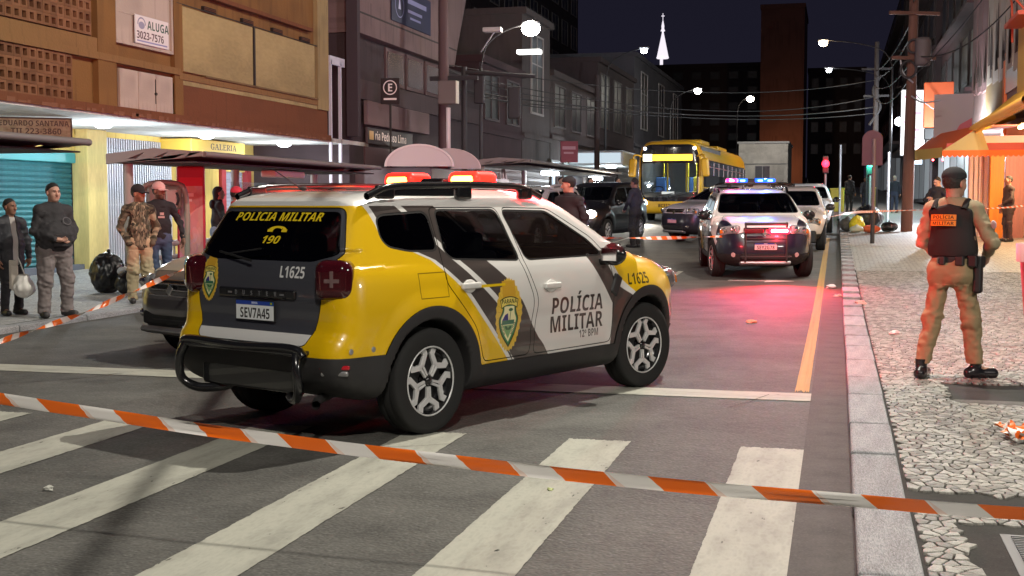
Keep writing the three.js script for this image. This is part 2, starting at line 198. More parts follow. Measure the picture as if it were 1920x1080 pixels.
// kerbs of granite blocks
const tGranite = noiseTex(256, (u, v) => { const s = 0.72 + 0.4 * (pn(u * 60, v * 60, 60) - 0.5) + 0.35 * (pn(u * 120, v * 120, 120) - 0.5) + 0.2 * (pn(u * 5, v * 5, 5) - 0.5); return [s, s, s]; });
function pavement(name, side) { const g = new THREE.Group(); g.name = name; g.userData.kind = 'structure'; scene.add(g); return g; }
const walkR = pavement('right_pavement'), walkL = pavement('left_pavement');
{
  const r = rng(5), mk = [0.4, 0.46, 0.36].map((k) => M([k * 0.96, k * 0.97, k], 0.75, 0, { map: rep(tGranite, 1, 1), bumpMap: rep(bGrain, 1.5, 1.5), bumpScale: 0.004 }));
  let z = -2.5; while (z > -46) { const L = 0.85 + r() * 0.5, zc = z - L / 2, w = 0.25, g = rbox(0, 0, 0, w, 0.3, L - 0.012, 0.018); g.rotateX(0.0); const m = mesh('kerbstone', g, mk[(r() * 3) | 0], walkR); m.position.set(0.1 + w / 2 + (r() - 0.5) * 0.012, G0(zc) - 0.065 + (r() - 0.5) * 0.008, zc); m.rotation.set(-0.012 * (zc < -17 ? 1 : 0) + (r() - 0.5) * 0.006, (r() - 0.5) * 0.01, 0); z -= L; }
  stuff('far_kerb', strip(0.1, 0.35, -46, -200, 0.09, 30), mk[0], walkR);
  z = -6; while (z > -44) { const L = 0.9 + r() * 0.5, zc = z - L / 2, m = mesh('kerbstone', rbox(0, 0, 0, 0.22, 0.32, L - 0.012, 0.025), mk[(r() * 3) | 0], walkL); m.position.set(-9.31 + (r() - 0.5) * 0.014, G0(zc) - 0.085 + (r() - 0.5) * 0.01, zc); z -= L; }
  stuff('far_kerb', strip(-9.42, -9.2, -44, -200, 0.07, 30), mk[0], walkL);
}
// petit-pave: small irregular stones, each its own cell of a jittered grid
const mJoint = M([0.045, 0.043, 0.039], 0.95, 0, { map: rep(tAsphalt, 1, 1) });
mesh('bedding', strip(0.34, 7, 10, -60, 0.072, 50), mJoint, walkR);
const covers = [[0.84, 1.9, -9.35, -10.35], [0.37, 1.8, -6.04, -6.38], [0.56, 1.6, -4.98, -5.8], [1.1, 2.2, -7.7, -8.35]];
const tStone = noiseTex(256, (u, v) => { const s = 0.8 + 0.3 * (pn(u * 20, v * 20, 20) - 0.5) + 0.3 * (pn(u * 90, v * 90, 90) - 0.5); return [s, s * 0.99, s * 0.96]; });
const stoneMats = [[0.32, 0.315, 0.29], [0.2, 0.196, 0.18], [0.4, 0.395, 0.365]].map((c) => M(c, 0.6, 0, { map: rep(tStone, 3, 3), bumpMap: rep(bGrain, 4, 4), bumpScale: 0.003 }));
{
  const r = rng(77), sx = 0.05, sz = 0.088, site = new Map();
  const S = (i, j) => { const k = i * 100003 + j; let s = site.get(k); if (!s) { const q = rng(i * 7919 + j * 104729 + 13); s = [(i + 0.5 + (j & 1) * 0.5 + (q() - 0.5) * 0.62) * sx, -(j + 0.5 + (q() - 0.5) * 0.72) * sz, q()]; site.set(k, s); } return s; };
  const cells = [];
  for (let j = 36; j < 280; j++) { const z0 = -j * sz, xm = 0.145 * -z0 + 0.75; for (let i = 7; i * sx < Math.min(xm, 4.1); i++) {
    const c = S(i, j).slice(); if (c[0] < 0.33 || covers.some(([a, b, p, q]) => c[0] > a - 0.01 && c[0] < b + 0.01 && c[1] < p + 0.02 && c[1] > q - 0.02)) continue;
    let P_ = [[c[0] - 0.2, c[1] - 0.3], [c[0] + 0.2, c[1] - 0.3], [c[0] + 0.2, c[1] + 0.3], [c[0] - 0.2, c[1] + 0.3]];
    for (let dj = -2; dj <= 2; dj++) for (let di = -2; di <= 2; di++) { if (!di && !dj) continue; const s = S(i + di, j + dj), mx = (c[0] + s[0]) / 2, mz = (c[1] + s[1]) / 2, nx = s[0] - c[0], nz = s[1] - c[1], l = Math.hypot(nx, nz); const inset = 0.0042; const d = (p) => ((p[0] - mx) * nx + (p[1] - mz) * nz) / l + inset; const o = []; for (let k = 0; k < P_.length; k++) { const a = P_[k], b = P_[(k + 1) % P_.length], da = d(a), db = d(b); if (da <= 0) o.push(a); if ((da < 0) !== (db < 0)) { const t = da / (da - db); o.push([a[0] + (b[0] - a[0]) * t, a[1] + (b[1] - a[1]) * t]); } } P_ = o; if (P_.length < 3) break; }
    { const o = []; for (let k = 0; k < P_.length; k++) { const a = P_[k], b = P_[(k + 1) % P_.length], da = 0.362 - a[0], db = 0.362 - b[0]; if (da <= 0) o.push(a); if ((da < 0) !== (db < 0)) { const t = da / (da - db); o.push([a[0] + (b[0] - a[0]) * t, a[1] + (b[1] - a[1]) * t]); } } P_ = o; c[0] = Math.max(c[0], 0.385); }
    if (P_.length >= 3) cells.push([c, P_]);
  } }
  const stone = (c, P_) => { const y0 = G0(c[1]) + 0.06, h = 0.022 + 0.004 * c[2], n = P_.length, pos = [], uv = [], ix = [], tx = (c[2] * 37 % 1 - 0.5) * 0.03, tz = (c[2] * 91 % 1 - 0.5) * 0.03, ring = (k, y) => P_.forEach(([x, z]) => { const X = c[0] + (x - c[0]) * k, Z = c[1] + (z - c[1]) * k; pos.push(X, y0 + y + (y > 0.015 ? (X - c[0]) * tx + (Z - c[1]) * tz : 0), Z); uv.push(X, Z); }); ring(1, 0); ring(0.99, h * 0.86); ring(0.92, h); pos.push(c[0], y0 + h + 0.002, c[1]); uv.push(c[0], c[1]); for (let q = 0; q < 2; q++) for (let k = 0; k < n; k++) { const a = q * n + k, b = q * n + (k + 1) % n; ix.push(a, a + n, b, b, a + n, b + n); } for (let k = 0; k < n; k++) ix.push(2 * n + k, 3 * n, 2 * n + (k + 1) % n); const g = new THREE.BufferGeometry(); g.setAttribute('position', new THREE.Float32BufferAttribute(pos, 3)); g.setAttribute('uv', new THREE.Float32BufferAttribute(uv, 2)); g.setIndex(ix); g.computeVertexNormals(); const s = g.attributes.normal.getY(3 * n); if (s < 0) { const q = g.index.array; for (let t = 0; t < q.length; t += 3) { const w = q[t]; q[t] = q[t + 1]; q[t + 1] = w; } g.computeVertexNormals(); } return g; };
  const near = [], far = [[], [], []];
  cells.forEach(([c, P_], k) => { const inView = c[0] < 0.14 * -c[1] + 0.06 && c[1] < -4.9; if (inView && near.length < 296) near.push([c, P_]); else far[(c[2] * 3) | 0].push(stone(c, P_)); });
  for (const [c, P_] of near) mesh('paving_stone', stone(c, P_), stoneMats[(c[2] * 3) | 0], walkR);
  far.forEach((l, k) => stuff('paving_stone_field', mergeGeometries(l), stoneMats[k], walkR));
}
const tPave = noiseTex(512, (u, v) => { const N = 26; const cx = u * N, cy = v * N; let d1 = 9, d2 = 9, id = 0; for (let j = -1; j <= 1; j++) for (let i = -1; i <= 1; i++) { const gx = Math.floor(cx) + i, gy = Math.floor(cy) + j, w = (q) => ((q % N) + N) % N, a = NT[(w(gx) * 61 + w(gy) * 977) & 65535], b = NT[(w(gx) * 331 + w(gy) * 57 + 9) & 65535], d = Math.hypot(gx + 0.2 + a * 0.6 - cx, gy + 0.2 + b * 0.6 - cy); if (d < d1) { d2 = d1; d1 = d; id = a; } else if (d < d2) d2 = d; } const e = Math.min(1, (d2 - d1) / 0.16), s = (0.28 + 0.72 * e) * (0.75 + 0.3 * id); return [s, s * 0.99, s * 0.96]; });
const mPave = M([0.36, 0.355, 0.34], 0.62, 0, { map: rep(tPave, 0.42, 0.42), bumpMap: rep(tPave, 0.42, 0.42), bumpScale: 0.006 });
mesh('paving', strip(0.34, 7.0, -24.2, -240, 0.086, 60), mPave, walkR);
mesh('paving', strip(-15.2, -9.42, 10, -240, 0.07, 60), M([0.34, 0.335, 0.33], 0.7, 0, { map: rep(tPave, 0.42, 0.42), bumpMap: rep(tPave, 0.42, 0.42), bumpScale: 0.005 }), walkL);
// dips and asphalt-filled joints crossing the pavement
{ const m = M([0.05, 0.048, 0.045], 0.9); const r = rng(31); for (const [x, w, z] of [[1.5, 0.5, -13.1], [0.7, 0.5, -14.6], [1.6, 0.9, -17.2], [0.9, 0.35, -18.3], [2.6, 0.8, -18.8], [1.3, 0.8, -20.6], [2.1, 1.1, -22.5], [0.9, 0.6, -24.9]]) { const g = strip(x - w / 2, x + w / 2, z, z - 0.035, 0.095, 1); mesh('pavement_crack', g, m, walkR); } }
{ // flat covers let into the stones
  const mConc = M([0.16, 0.155, 0.145], 0.8, 0, { map: rep(tAsphalt, 0.9, 0.9), bumpMap: rep(bAsphalt, 1, 1), bumpScale: 0.003 }), mIron = M([0.11, 0.115, 0.12], 0.5, 0.6);
  const slab = (k, y = 0.078) => { const [a, b, p, q] = covers[k]; return bx(a, b, y - 0.06, y, p, q); };
  const c0 = thing('cable_cover', 'brown-grey concrete cover slab under the feet of the walking officer', 'cover', [0, 0, 0]); mesh('slab', [bx(0.84, 1.36, 0.02, 0.079, -9.35, -10.35), bx(1.375, 1.9, 0.02, 0.077, -9.35, -10.35)], mConc, c0);
  mesh('concrete_patch', slab(1, 0.076), mConc, walkR); mesh('concrete_patch', slab(3, 0.076), mConc, walkR); mesh('concrete_patch', slab(2, 0.073), mConc, walkR);
  const c1 = thing('drain_grate', 'grey ribbed metal access cover in the near corner of the pavement', 'access cover', [0, 0, 0]); mesh('frame', bx(0.7, 1.5, 0.02, 0.079, -5.0, -5.68), mIron, c1); mesh('rib', Array.from({ length: 22 }, (_, k) => bx(0.74, 1.46, 0.076, 0.085, -5.04 - k * 0.028, -5.052 - k * 0.028)), mIron, c1).userData.kind = 'stuff';
}

// ---------- the ochre building on the left ----------
const wallM = (c, t = tWall, s = 0.5, rough = 0.9) => M(c, rough, 0, { map: rep(t, s, s), bumpMap: rep(bGrain, 1, 1), bumpScale: 0.003 });
const FX = -12;
{
  const b = thing('ochre_building', 'ochre two-storey building with a white canopy, brick screens and yellow ground floor', 'building');
  const ochre = wallM([0.225, 0.112, 0.03], tGrime, 0.3), brown = wallM([0.17, 0.058, 0.02], tGrime, 0.35), cream = wallM([0.42, 0.33, 0.15], tWall, 0.4), white = wallM([0.5, 0.42, 0.36], tGrime, 0.4), yellow = wallM([0.66, 0.52, 0.15], tGrime, 0.4);
  mesh('upper_wall', [bx(-22, FX - 0.06, 3.12, 9, -13, -28.6)], ochre, b);
  mesh('wall_base', [bx(FX - 0.06, FX, 3.1, 3.74, -21.3, -28.6)], brown, b);
  mesh('ledge', [bx(FX - 0.06, FX + 0.07, 3.9, 4.02, -15, -21.45), bx(FX - 0.06, FX + 0.04, 4.02, 4.25, -15, -18.9), bx(FX - 0.06, FX + 0.04, 3.83, 3.95, -21.45, -28.58)], wallM([0.24, 0.13, 0.045], tGrime, 0.5), b);
  mesh('ledge', [bx(FX - 0.06, FX + 0.09, 5.5, 5.58, -21.3, -27.6)], brown, b);
  mesh('pilaster', bx(FX - 0.06, FX + 0.05, 3.1, 9, -18.75, -19.3), ochre, b); mesh('pilaster', bx(FX - 0.06, FX + 0.03, 3.1, 9, -21.3, -21.6), ochre, b); mesh('pilaster', bx(FX - 0.06, FX + 0.045, 3.74, 9, -27.95, -28.6), wallM([0.34, 0.26, 0.12], tGrime, 0.4), b);
  // cream panels and the vents above
  for (const [z0, z1] of [[-21.66, -24.6], [-24.7, -27.85]]) mesh('panel', rbox(FX - 0.03, 4.6, (z0 + z1) / 2, 0.08, 1.22, Math.abs(z1 - z0), 0.015), cream, b);
  mesh('sill', bx(FX - 0.06, FX + 0.08, 3.95, 3.985, -22.4, -27.9), wallM([0.2, 0.12, 0.05]), b);
  mesh('band', bx(FX - 0.06, FX + 0.012, 3.74, 3.83, -21.6, -28.0), cream, b);
  mesh('conduit', [bx(FX - 0.02, FX + 0.03, 4.0, 5.22, -24.62, -24.68), rod([FX + 0.02, 5.24, -21.4], [FX + 0.02, 5.22, -28.5], 0.012)], mt_dark(), b);
  for (const z of [-22.75, -24.4, -25.85, -27.35]) { const v = mesh('vent', bx(FX - 0.09, FX + 0.005, 5.25, 5.34, z + 0.25, z - 0.25), M([0.02, 0.012, 0.01], 0.9), b); mesh('louvre', [bx(FX - 0.04, FX + 0.02, 5.275, 5.285, z + 0.23, z - 0.23), bx(FX - 0.04, FX + 0.02, 5.305, 5.315, z + 0.23, z - 0.23)], brown, v); }
  // pierced screen blocks
  const blk = ext([[-0.088, -0.088], [0.088, -0.088], [0.088, 0.088], [-0.088, 0.088]], 0.06, 0.005, [[[-0.055, -0.055], [-0.055, 0.055], [0.055, 0.055], [0.055, -0.055]]]).rotateY(Math.PI / 2), bm = [[0.17, 0.075, 0.03], [0.2, 0.09, 0.04], [0.14, 0.06, 0.025]].map((c) => M(c, 0.9)), r = rng(8);
  mesh('screen_backing', [bx(FX - 0.07, FX - 0.055, 3.14, 3.9, -15.3, -18.05), bx(FX - 0.07, FX - 0.055, 4.27, 5.5, -15.3, -18.7)], M([0.06, 0.03, 0.018], 1), b);
  for (const [y0, n, z0, m] of [[3.24, 4, -15.9, 12], [4.37, 5, -15.9, 15]]) for (let j = 0; j < n; j++) for (let i = 0; i < m; i++) { const q = mesh('screen_block', blk, bm[(r() * 3) | 0], b); q.position.set(FX - 0.045 + r() * 0.008, y0 + j * 0.187, z0 - i * 0.187); }
  // boarded openings
  const o1 = mesh('window', bx(FX - 0.07, FX - 0.02, 4.3, 6.2, -19.4, -21.25), white, b); mesh('frame', [bx(FX - 0.07, FX + 0.02, 4.26, 4.31, -19.36, -21.28), bx(FX - 0.07, FX + 0.02, 4.3, 6.2, -19.36, -19.42), bx(FX - 0.07, FX + 0.02, 4.3, 6.2, -21.22, -21.28), bx(FX - 0.03, FX - 0.012, 4.8, 4.815, -19.42, -21.22)], white, o1);
  for (let k = 0; k < 3; k++) { const s = mesh('shutter_board', rbox(FX - 0.01, 3.5, -19.74 - k * 0.6, 0.06, 0.67, 0.585, 0.012), white, b); if (k === 1) mesh('latch', [rod([FX + 0.03, 3.3, -20.6], [FX + 0.03, 3.74, -20.6], 0.008), sphere(FX + 0.035, 3.48, -20.6, 0.03)], mt_dark(), s); }
  // canopy
  mesh('canopy', [bx(-14.9, FX + 0.02, 2.98, 3.1, -13, -28.7), bx(-14.7, FX + 0.02, 3.0, 3.1, -28.7, -31.3)], wallM([0.66, 0.66, 0.64], tWall, 0.5), b);
  mesh('canopy_edge', [bx(FX, FX + 0.06, 3.02, 3.16, -13, -28.7)], brown, b);
  mesh('drip_stain', Array.from({ length: 46 }, (_, k) => box(FX + 0.062, 3.04 + r() * 0.02, -15.4 - k * 0.285 - r() * 0.2, 0.006, 0.03 + r() * 0.06, 0.04 + r() * 0.22)), M([0.2, 0.085, 0.045], 1), b).userData.kind = 'stuff';
  // ground floor
  const X = -14.65;
  mesh('shop_wall', [bx(-16, X, 0.05, 3.0, -13, -17.3), bx(X - 0.4, X, 2.42, 3.0, -17.3, -22.1), bx(X - 0.4, X + 0.02, 2.86, 2.98, -22.1, -25.8), bx(-16, X, 0.05, 3.0, -25.75, -28.3), bx(X - 0.3, X, 2.3, 3.0, -28.3, -29.5), bx(-16, X, 0.05, 3.0, -29.5, -31.0), bx(X - 0.3, X, 2.3, 3.0, -31.0, -32.8), bx(-16, X, 0.05, 3.0, -32.8, -34.8)], yellow, b);
  mesh('pillar', rbox(X + 0.1, 1.5, -22.45, 0.36, 2.96, 0.7, 0.02), wallM([0.72, 0.6, 0.24], tWall, 0.4), b); mesh('pillar', rbox(X + 0.1, 1.5, -17.3, 0.36, 2.96, 0.6, 0.02), yellow, b);
  mesh('plinth', bx(X, X + 0.16, 0.1, 0.3, -17.3, -22.1), M([0.1, 0.12, 0.15], 0.8), b);
  mesh('rear_wall', bx(-16.6, -16.5, 0.05, 3.0, -22.1, -25.8), wallM([0.1, 0.105, 0.12]), b);
  function roller(z0, z1, y0, y1, m, n, name = 'roller_shutter') { const s = mesh(name, bx(X - 0.14, X - 0.1, y0, y1, z0, z1), m, b), h = (y1 - y0) / n; for (let k = 0; k < n; k++) { const q = mesh('slat', rollerSlat(Math.abs(z1 - z0), h), m, s); q.position.set(X - 0.1, y0 + (k + 0.5) * h, (z0 + z1) / 2); } return s; }
  roller(-17.6, -22.08, 0.28, 2.3, M([0.022, 0.17, 0.2], 0.5, 0.1, { map: rep(tWall, 0.5, 2) }), 20); mesh('shutter_box', rbox(X - 0.05, 2.4, -19.8, 0.2, 0.2, 4.5, 0.02), M([0.05, 0.3, 0.32], 0.5), b);
  roller(-28.3, -29.5, 0.2, 2.3, M([0.4, 0.43, 0.5], 0.5, 0.2), 22); roller(-31.0, -32.8, 0.2, 2.3, M([0.45, 0.48, 0.52], 0.5, 0.2), 22);
  mesh('door_frame', [bx(X - 0.06, X + 0.08, 0.1, 2.45, -28.1, -28.32), bx(X - 0.06, X + 0.08, 0.1, 2.45, -29.48, -29.7)], M([0.3, 0.03, 0.035], 0.6), b);
  const gate = mesh('gate', [bx(X + 0.02, X + 0.05, 0.22, 0.28, -22.8, -25.7), bx(X + 0.02, X + 0.05, 1.45, 1.5, -22.8, -25.7), bx(X + 0.02, X + 0.05, 2.6, 2.64, -22.8, -25.7)], M([0.42, 0.43, 0.47], 0.45, 0.2), b);
  for (let k = 0; k < 32; k++) mesh('bar', bx(X + 0.035, X + 0.07, 0.2, 2.86, -22.84 - k * 0.091, -22.885 - k * 0.091), gate.material, gate);
  const side = mesh('side_wall', bx(-22, FX - 0.06, 3.1, 9, -28.6, -28.62), ochre, b);
  // ceiling lamps under the canopy
  for (const [z, k] of [[-15.2, 9], [-20.6, 14], [-24.5, 16], [-28.4, 13]]) { const L = mesh('ceiling_lamp', lathe([[0, -0.05], [0.1, -0.045], [0.16, -0.01], [0.17, 0.02], [0.12, 0.05], [0, 0.05]], 22).translate(-13.05, 2.93, z), glow(COOL, 16), b); mesh('lamp_base', lathe([[0, 0], [0.07, 0], [0.06, 0.05], [0, 0.05]], 14).translate(-13.05, 2.95, z), M([0.6, 0.6, 0.6], 0.5), L); lamp(COOL, k * 0.85, [-13.05, 2.35, z], 5); }
}
function mt_dark() { return M([0.03, 0.025, 0.022], 0.8); }
function rollerSlat(w, h) { const k = 'slat' + w.toFixed(2) + h.toFixed(3); return (rollerSlat.c ??= {})[k] || (rollerSlat.c[k] = ext([[0, -h * 0.46], [0.012, -h * 0.4], [0.026, 0], [0.012, h * 0.36], [0, h * 0.46], [-0.01, 0]], w).translate(0, 0, -w / 2)); }
// signs on it
function sign(name, label, category, g, back, tex, w, h, pos, ry, depth = 0.03, rough = 0.6, em = 0) {
  const s = thing(name, label, category, pos, ry, g); mesh('board', rbox(0, 0, -depth / 2, w, h, depth, 0.008), back, s);
  mesh('print', new THREE.PlaneGeometry(w * 0.985, h * 0.97).translate(0, 0, 0.004), em ? new THREE.MeshStandardMaterial({ color: 0x222222, map: tex, emissiveMap: tex, emissive: new THREE.Color(1, 1, 1), emissiveIntensity: em, roughness: rough }) : M(0xffffff, rough, 0, { map: tex }), s); return s;
}
sign('rental_banner', 'white rental banner reading ALUGA with a phone number on the ochre wall', 'banner', null, M([0.6, 0.6, 0.6], 0.7), canvas(512, 256, (c, w, h) => { c.fillStyle = '#d9d3d0'; c.fillRect(0, 0, w, h); c.strokeStyle = '#7f7d92'; c.lineWidth = 12; c.beginPath(); c.arc(92, 76, 56, 3.0, 6.4); c.stroke(); c.fillStyle = '#8f8da2'; c.beginPath(); c.ellipse(92, 88, 46, 34, 0, 0, 7); c.fill(); c.fillStyle = '#2c4a3c'; c.font = 'bold 112px sans-serif'; c.save(); c.translate(178, 112); c.scale(0.92, 1); c.fillText('ALUGA', 0, 0); c.restore(); c.fillStyle = '#4a2f33'; c.font = 'bold 96px sans-serif'; c.save(); c.translate(14, 212); c.scale(0.93, 1); c.fillText('3023-7576', 0, 0); c.restore(); c.fillStyle = '#8a88b0'; c.fillRect(20, 226, 470, 14); }), 1.14, 0.5, [FX + 0.04, 4.57, -20.5], Math.PI / 2, 0.02);
sign('hanging_sign', 'weathered cream sign hanging under the canopy with faded phone number', 'sign', null, M([0.2, 0.14, 0.1], 0.8), canvas(512, 192, (c, w, h) => { c.fillStyle = '#b9a684'; c.fillRect(0, 0, w, h); const r = rng(4); for (let k = 0; k < 500; k++) { c.fillStyle = `rgba(${60 + r() * 60},${50 + r() * 40},40,${r() * 0.16})`; c.fillRect(r() * w, r() * h, r() * 60, r() * 26); } c.fillStyle = '#5a4438'; c.font = 'bold 58px sans-serif'; c.save(); c.translate(16, 62); c.scale(0.86, 1); c.fillText('EDUARDO SANTANA', 0, 0); c.restore(); c.font = 'bold 60px sans-serif'; c.fillText('TII 223-3860', 96, 124); c.font = 'bold 44px sans-serif'; c.fillText('A TERRA', 200, 176); c.strokeStyle = '#4a352c'; c.lineWidth = 10; c.strokeRect(4, 4, w - 8, h - 8); }), 1.22, 0.44, [-13.2, 2.74, -18.75], 0.62, 0.04);
{ const s = thing('gallery_sign', 'yellow box sign reading GALERIA above the barred entrance', 'sign', [-14.25, 2.72, -26.6]); mesh('box', rbox(0, 0, 0, 0.8, 0.46, 2.6, 0.02), M([0.66, 0.5, 0.13], 0.6), s);
  const t = canvas(1024, 200, (c, w, h) => { c.fillStyle = '#d8b84c'; c.fillRect(0, 0, w, h); c.fillStyle = '#332711'; c.font = 'bold 88px serif'; c.save(); c.translate(340, 92); c.scale(1.25, 1); c.fillText('GALERIA', 0, 0); c.restore(); c.fillRect(0, 120, w, 6); for (let k = 0; k < 17; k++) c.fillRect(150 + k * 36, 142, 10 + (k * 7 % 15), 40); });
  mesh('print', new THREE.PlaneGeometry(2.56, 0.43).rotateY(Math.PI / 2).translate(0.404, 0, 0), M(0xffffff, 0.6, 0, { map: t }), s); mesh('print', new THREE.PlaneGeometry(0.76, 0.43).translate(0, 0, 1.304), M(0xffffff, 0.6, 0, { map: canvas(256, 144, (c, w, h) => { c.fillStyle = '#d8b84c'; c.fillRect(0, 0, w, h); }) }), s); }

// ---------- buildings along the left side ----------
function building(name, label, x, z0, z1, h, col, o = {}) { // faces +x
  const b = thing(name, label, 'building', [0, 0, 0]), y0 = G0((z0 + z1) / 2) - 0.3, D = o.depth || 10, m = wallM(col, tGrime, 0.25);
  mesh('wall', bx(x - D, x, y0, y0 + h, z0, z1), m, b); mesh('cornice', [bx(x - D - 0.1, x + 0.18, y0 + h, y0 + h + 0.25, z0 + 0.05, z1 - 0.05), bx(x, x + 0.1, y0 + (o.g || 3.6), y0 + (o.g || 3.6) + 0.18, z0, z1)], o.trim || m, b);
  const rows = o.rows || 1, cols = o.cols || 3, gh = (h - (o.g || 3.6)) / rows, gw = Math.abs(z1 - z0) / cols, fm = M(o.frame || [0.25, 0.23, 0.22], 0.7), pm = P([0.012, 0.012, 0.016], 0.4);
  for (let i = 0; i < rows; i++) for (let j = 0; j < cols; j++) { const zc = z0 - (j + 0.5) * gw, yc = y0 + (o.g || 3.6) + (i + 0.55) * gh, hw = gw * (o.ww || 0.3), hh = gh * 0.32, w = mesh('window', [bx(x, x + 0.07, yc - hh - 0.08, yc - hh, zc + hw + 0.08, zc - hw - 0.08), bx(x, x + 0.06, yc + hh, yc + hh + 0.07, zc + hw + 0.08, zc - hw - 0.08), bx(x, x + 0.06, yc - hh, yc + hh, zc + hw + 0.07, zc + hw), bx(x, x + 0.06, yc - hh, yc + hh, zc - hw, zc - hw - 0.07), bx(x, x + 0.04, yc - hh, yc + hh, zc + 0.03, zc - 0.03), bx(x, x + 0.035, yc + hh * 0.25, yc + hh * 0.25 + 0.05, zc + hw, zc - hw)], fm, b); mesh('pane', bx(x, x + 0.015, yc - hh, yc + hh, zc + hw, zc - hw), o.lit && (i * cols + j) % o.lit === 1 ? glow([1, 0.8, 0.5], 0.5) : pm, w); }
  if (o.shops) o.shops.forEach((c, j) => { const gz = Math.abs(z1 - z0) / o.shops.length, zc = z0 - (j + 0.5) * gz, s = mesh('shop_front', bx(x, x + 0.05, y0 + 0.35, y0 + 2.7, zc + gz * 0.42, zc - gz * 0.42), M(c, 0.5, 0.2), b); for (let k = 0; k < 8; k++) { const q = mesh('slat', rollerSlat(gz * 0.82, 0.28), s.material, s); q.position.set(x + 0.052, y0 + 0.5 + k * 0.28, zc); } });
  return b;
}
{ // concrete building with the leaning upper storey
  const b = thing('concrete_building', 'grey concrete building with a sloping upper storey beside the ochre building', 'building');
  const pale = wallM([0.19, 0.13, 0.13], tGrime, 0.3), dark = wallM([0.05, 0.033, 0.038], tGrime, 0.3), mid = wallM([0.075, 0.052, 0.056], tGrime, 0.3);
  const slab = (pts, m, name, x0 = -22, x1 = FX) => mesh(name, ext(pts.map(([z, y]) => [-z, y]), x1 - x0).rotateY(Math.PI / 2).translate(x0, 0, 0), m, b);
  slab([[-30.0, 5.82], [-38.3, 5.8], [-38.5, 6.25], [-42.5, 13], [-30.0, 13]], pale, 'upper_storey', -22, FX + 0.25);
  mesh('joint', bx(FX + 0.25, FX + 0.262, 6.32, 6.36, -30.0, -38.5), mt_dark(), b);
  slab([[-30.0, 0], [-42, 0], [-42, 5.8], [-30.0, 5.8]], dark, 'lower_wall');
  mesh('fin', bx(FX, FX + 0.3, 3.2, 12, -29.85, -30.05), M([0.05, 0.035, 0.04], 0.9), b);
  for (let k = 0; k < 3; k++) { const w = mesh('window', bx(FX, FX + 0.05, 4.75, 5.75, -32.6 - k * 1.7, -34.1 - k * 1.7), M([0.09, 0.05, 0.05], 0.7), b); mesh('pane', bx(FX + 0.05, FX + 0.06, 4.85, 5.65, -32.7 - k * 1.7, -34.0 - k * 1.7), P([0.06, 0.03, 0.035], 0.25), w); }
  mesh('spandrel', bx(FX, FX + 0.1, 4.2, 4.7, -30.1, -41.9), mid, b);
  mesh('blank_panel', rbox(FX + 0.16, 3.86, -33.3, 0.12, 0.62, 5.1, 0.02), pale, b);
  // recess between the two buildings
  mesh('recess_wall', bx(-16, -15, 0, 9, -28.7, -30), M([0.05, 0.045, 0.055], 0.9), b); mesh('recess_frame', [bx(FX - 0.05, FX + 0.02, 0.2, 5.0, -29.42, -29.48), bx(FX - 0.05, FX + 0.02, 4.9, 5.1, -28.75, -29.7), bx(FX - 0.05, FX + 0.02, 0.2, 5.0, -28.8, -28.86)], M([0.55, 0.55, 0.62], 0.6), b);
  mesh('ground_shutter', [bx(FX, FX + 0.04, 0.4, 3.0, -31, -36), bx(FX, FX + 0.04, 0.4, 3.0, -36.5, -41.5)], M([0.1, 0.05, 0.055], 0.6, 0.2), b);
}
sign('hanging_banner', 'navy banner with a white emblem on the concrete upper storey', 'banner', null, M([0.03, 0.03, 0.06], 0.8), canvas(512, 160, (c, w, h) => { c.fillStyle = '#1b1b3a'; c.fillRect(0, 0, w, h); c.strokeStyle = '#8c8cb0'; c.lineWidth = 5; c.beginPath(); c.arc(96, 84, 52, 0, 7); c.stroke(); c.fillStyle = '#b8b8d0'; c.beginPath(); c.moveTo(96, 40); c.lineTo(112, 100); c.lineTo(80, 100); c.fill(); c.fillStyle = '#7a7aa0'; c.fillRect(200, 34, 250, 22); c.fillRect(200, 84, 190, 14); c.fillRect(230, 116, 140, 10); }), 3.4, 1.0, [FX + 0.29, 6.95, -34.1], Math.PI / 2, 0.02);
{ const s = sign('shop_sign', 'dark fascia sign with cream script letters below the blank concrete panel', 'sign', null, M([0.08, 0.05, 0.05], 0.8), canvas(1024, 160, (c, w, h) => { c.fillStyle = '#2a181a'; c.fillRect(0, 0, w, h); c.fillStyle = '#c9a66a'; c.fillRect(30, 30, 90, 90); c.fillStyle = '#e4d6c8'; c.font = 'bold 104px sans-serif'; c.save(); c.translate(150, 116); c.scale(0.86, 1.15); c.fillText('ria Pedroso Lima', 0, 0); c.restore(); }), 3.6, 0.42, [FX + 0.15, 3.28, -32.7], Math.PI / 2, 0.06); }
{ const s = thing('parking_sign', 'black parking sign with a white circled letter E on a thin post', 'road sign', [-11.4, 0, -31.4], 0.15); mesh('post', rod([0, 0.4, -0.03], [0, 4.75, -0.03], 0.03), mt_dark(), s); mesh('board', rbox(0, 4.45, 0, 0.5, 0.68, 0.025, 0.02), M([0.02, 0.014, 0.016], 0.6), s); mesh('print', new THREE.PlaneGeometry(0.47, 0.65).translate(0, 4.45, 0.016), M(0xffffff, 0.5, 0, { map: canvas(192, 256, (c, w, h) => { c.fillStyle = '#1c1012'; c.fillRect(0, 0, w, h); c.strokeStyle = '#e8dcd8'; c.lineWidth = 11; c.beginPath(); c.arc(96, 92, 70, 0, 7); c.stroke(); c.fillStyle = '#e8dcd8'; c.font = 'bold 112px sans-serif'; c.textAlign = 'center'; c.fillText('E', 96, 132); c.fillRect(26, 200, 140, 20); }) }), s); }
building('dark_red_building', 'narrow dark building with closed shutters next to the concrete building', FX, -42, -48, 6.0, [0.05, 0.022, 0.027], { rows: 1, cols: 2, frame: [0.07, 0.05, 0.05], shops: [[0.1, 0.05, 0.05], [0.12, 0.06, 0.06]] });
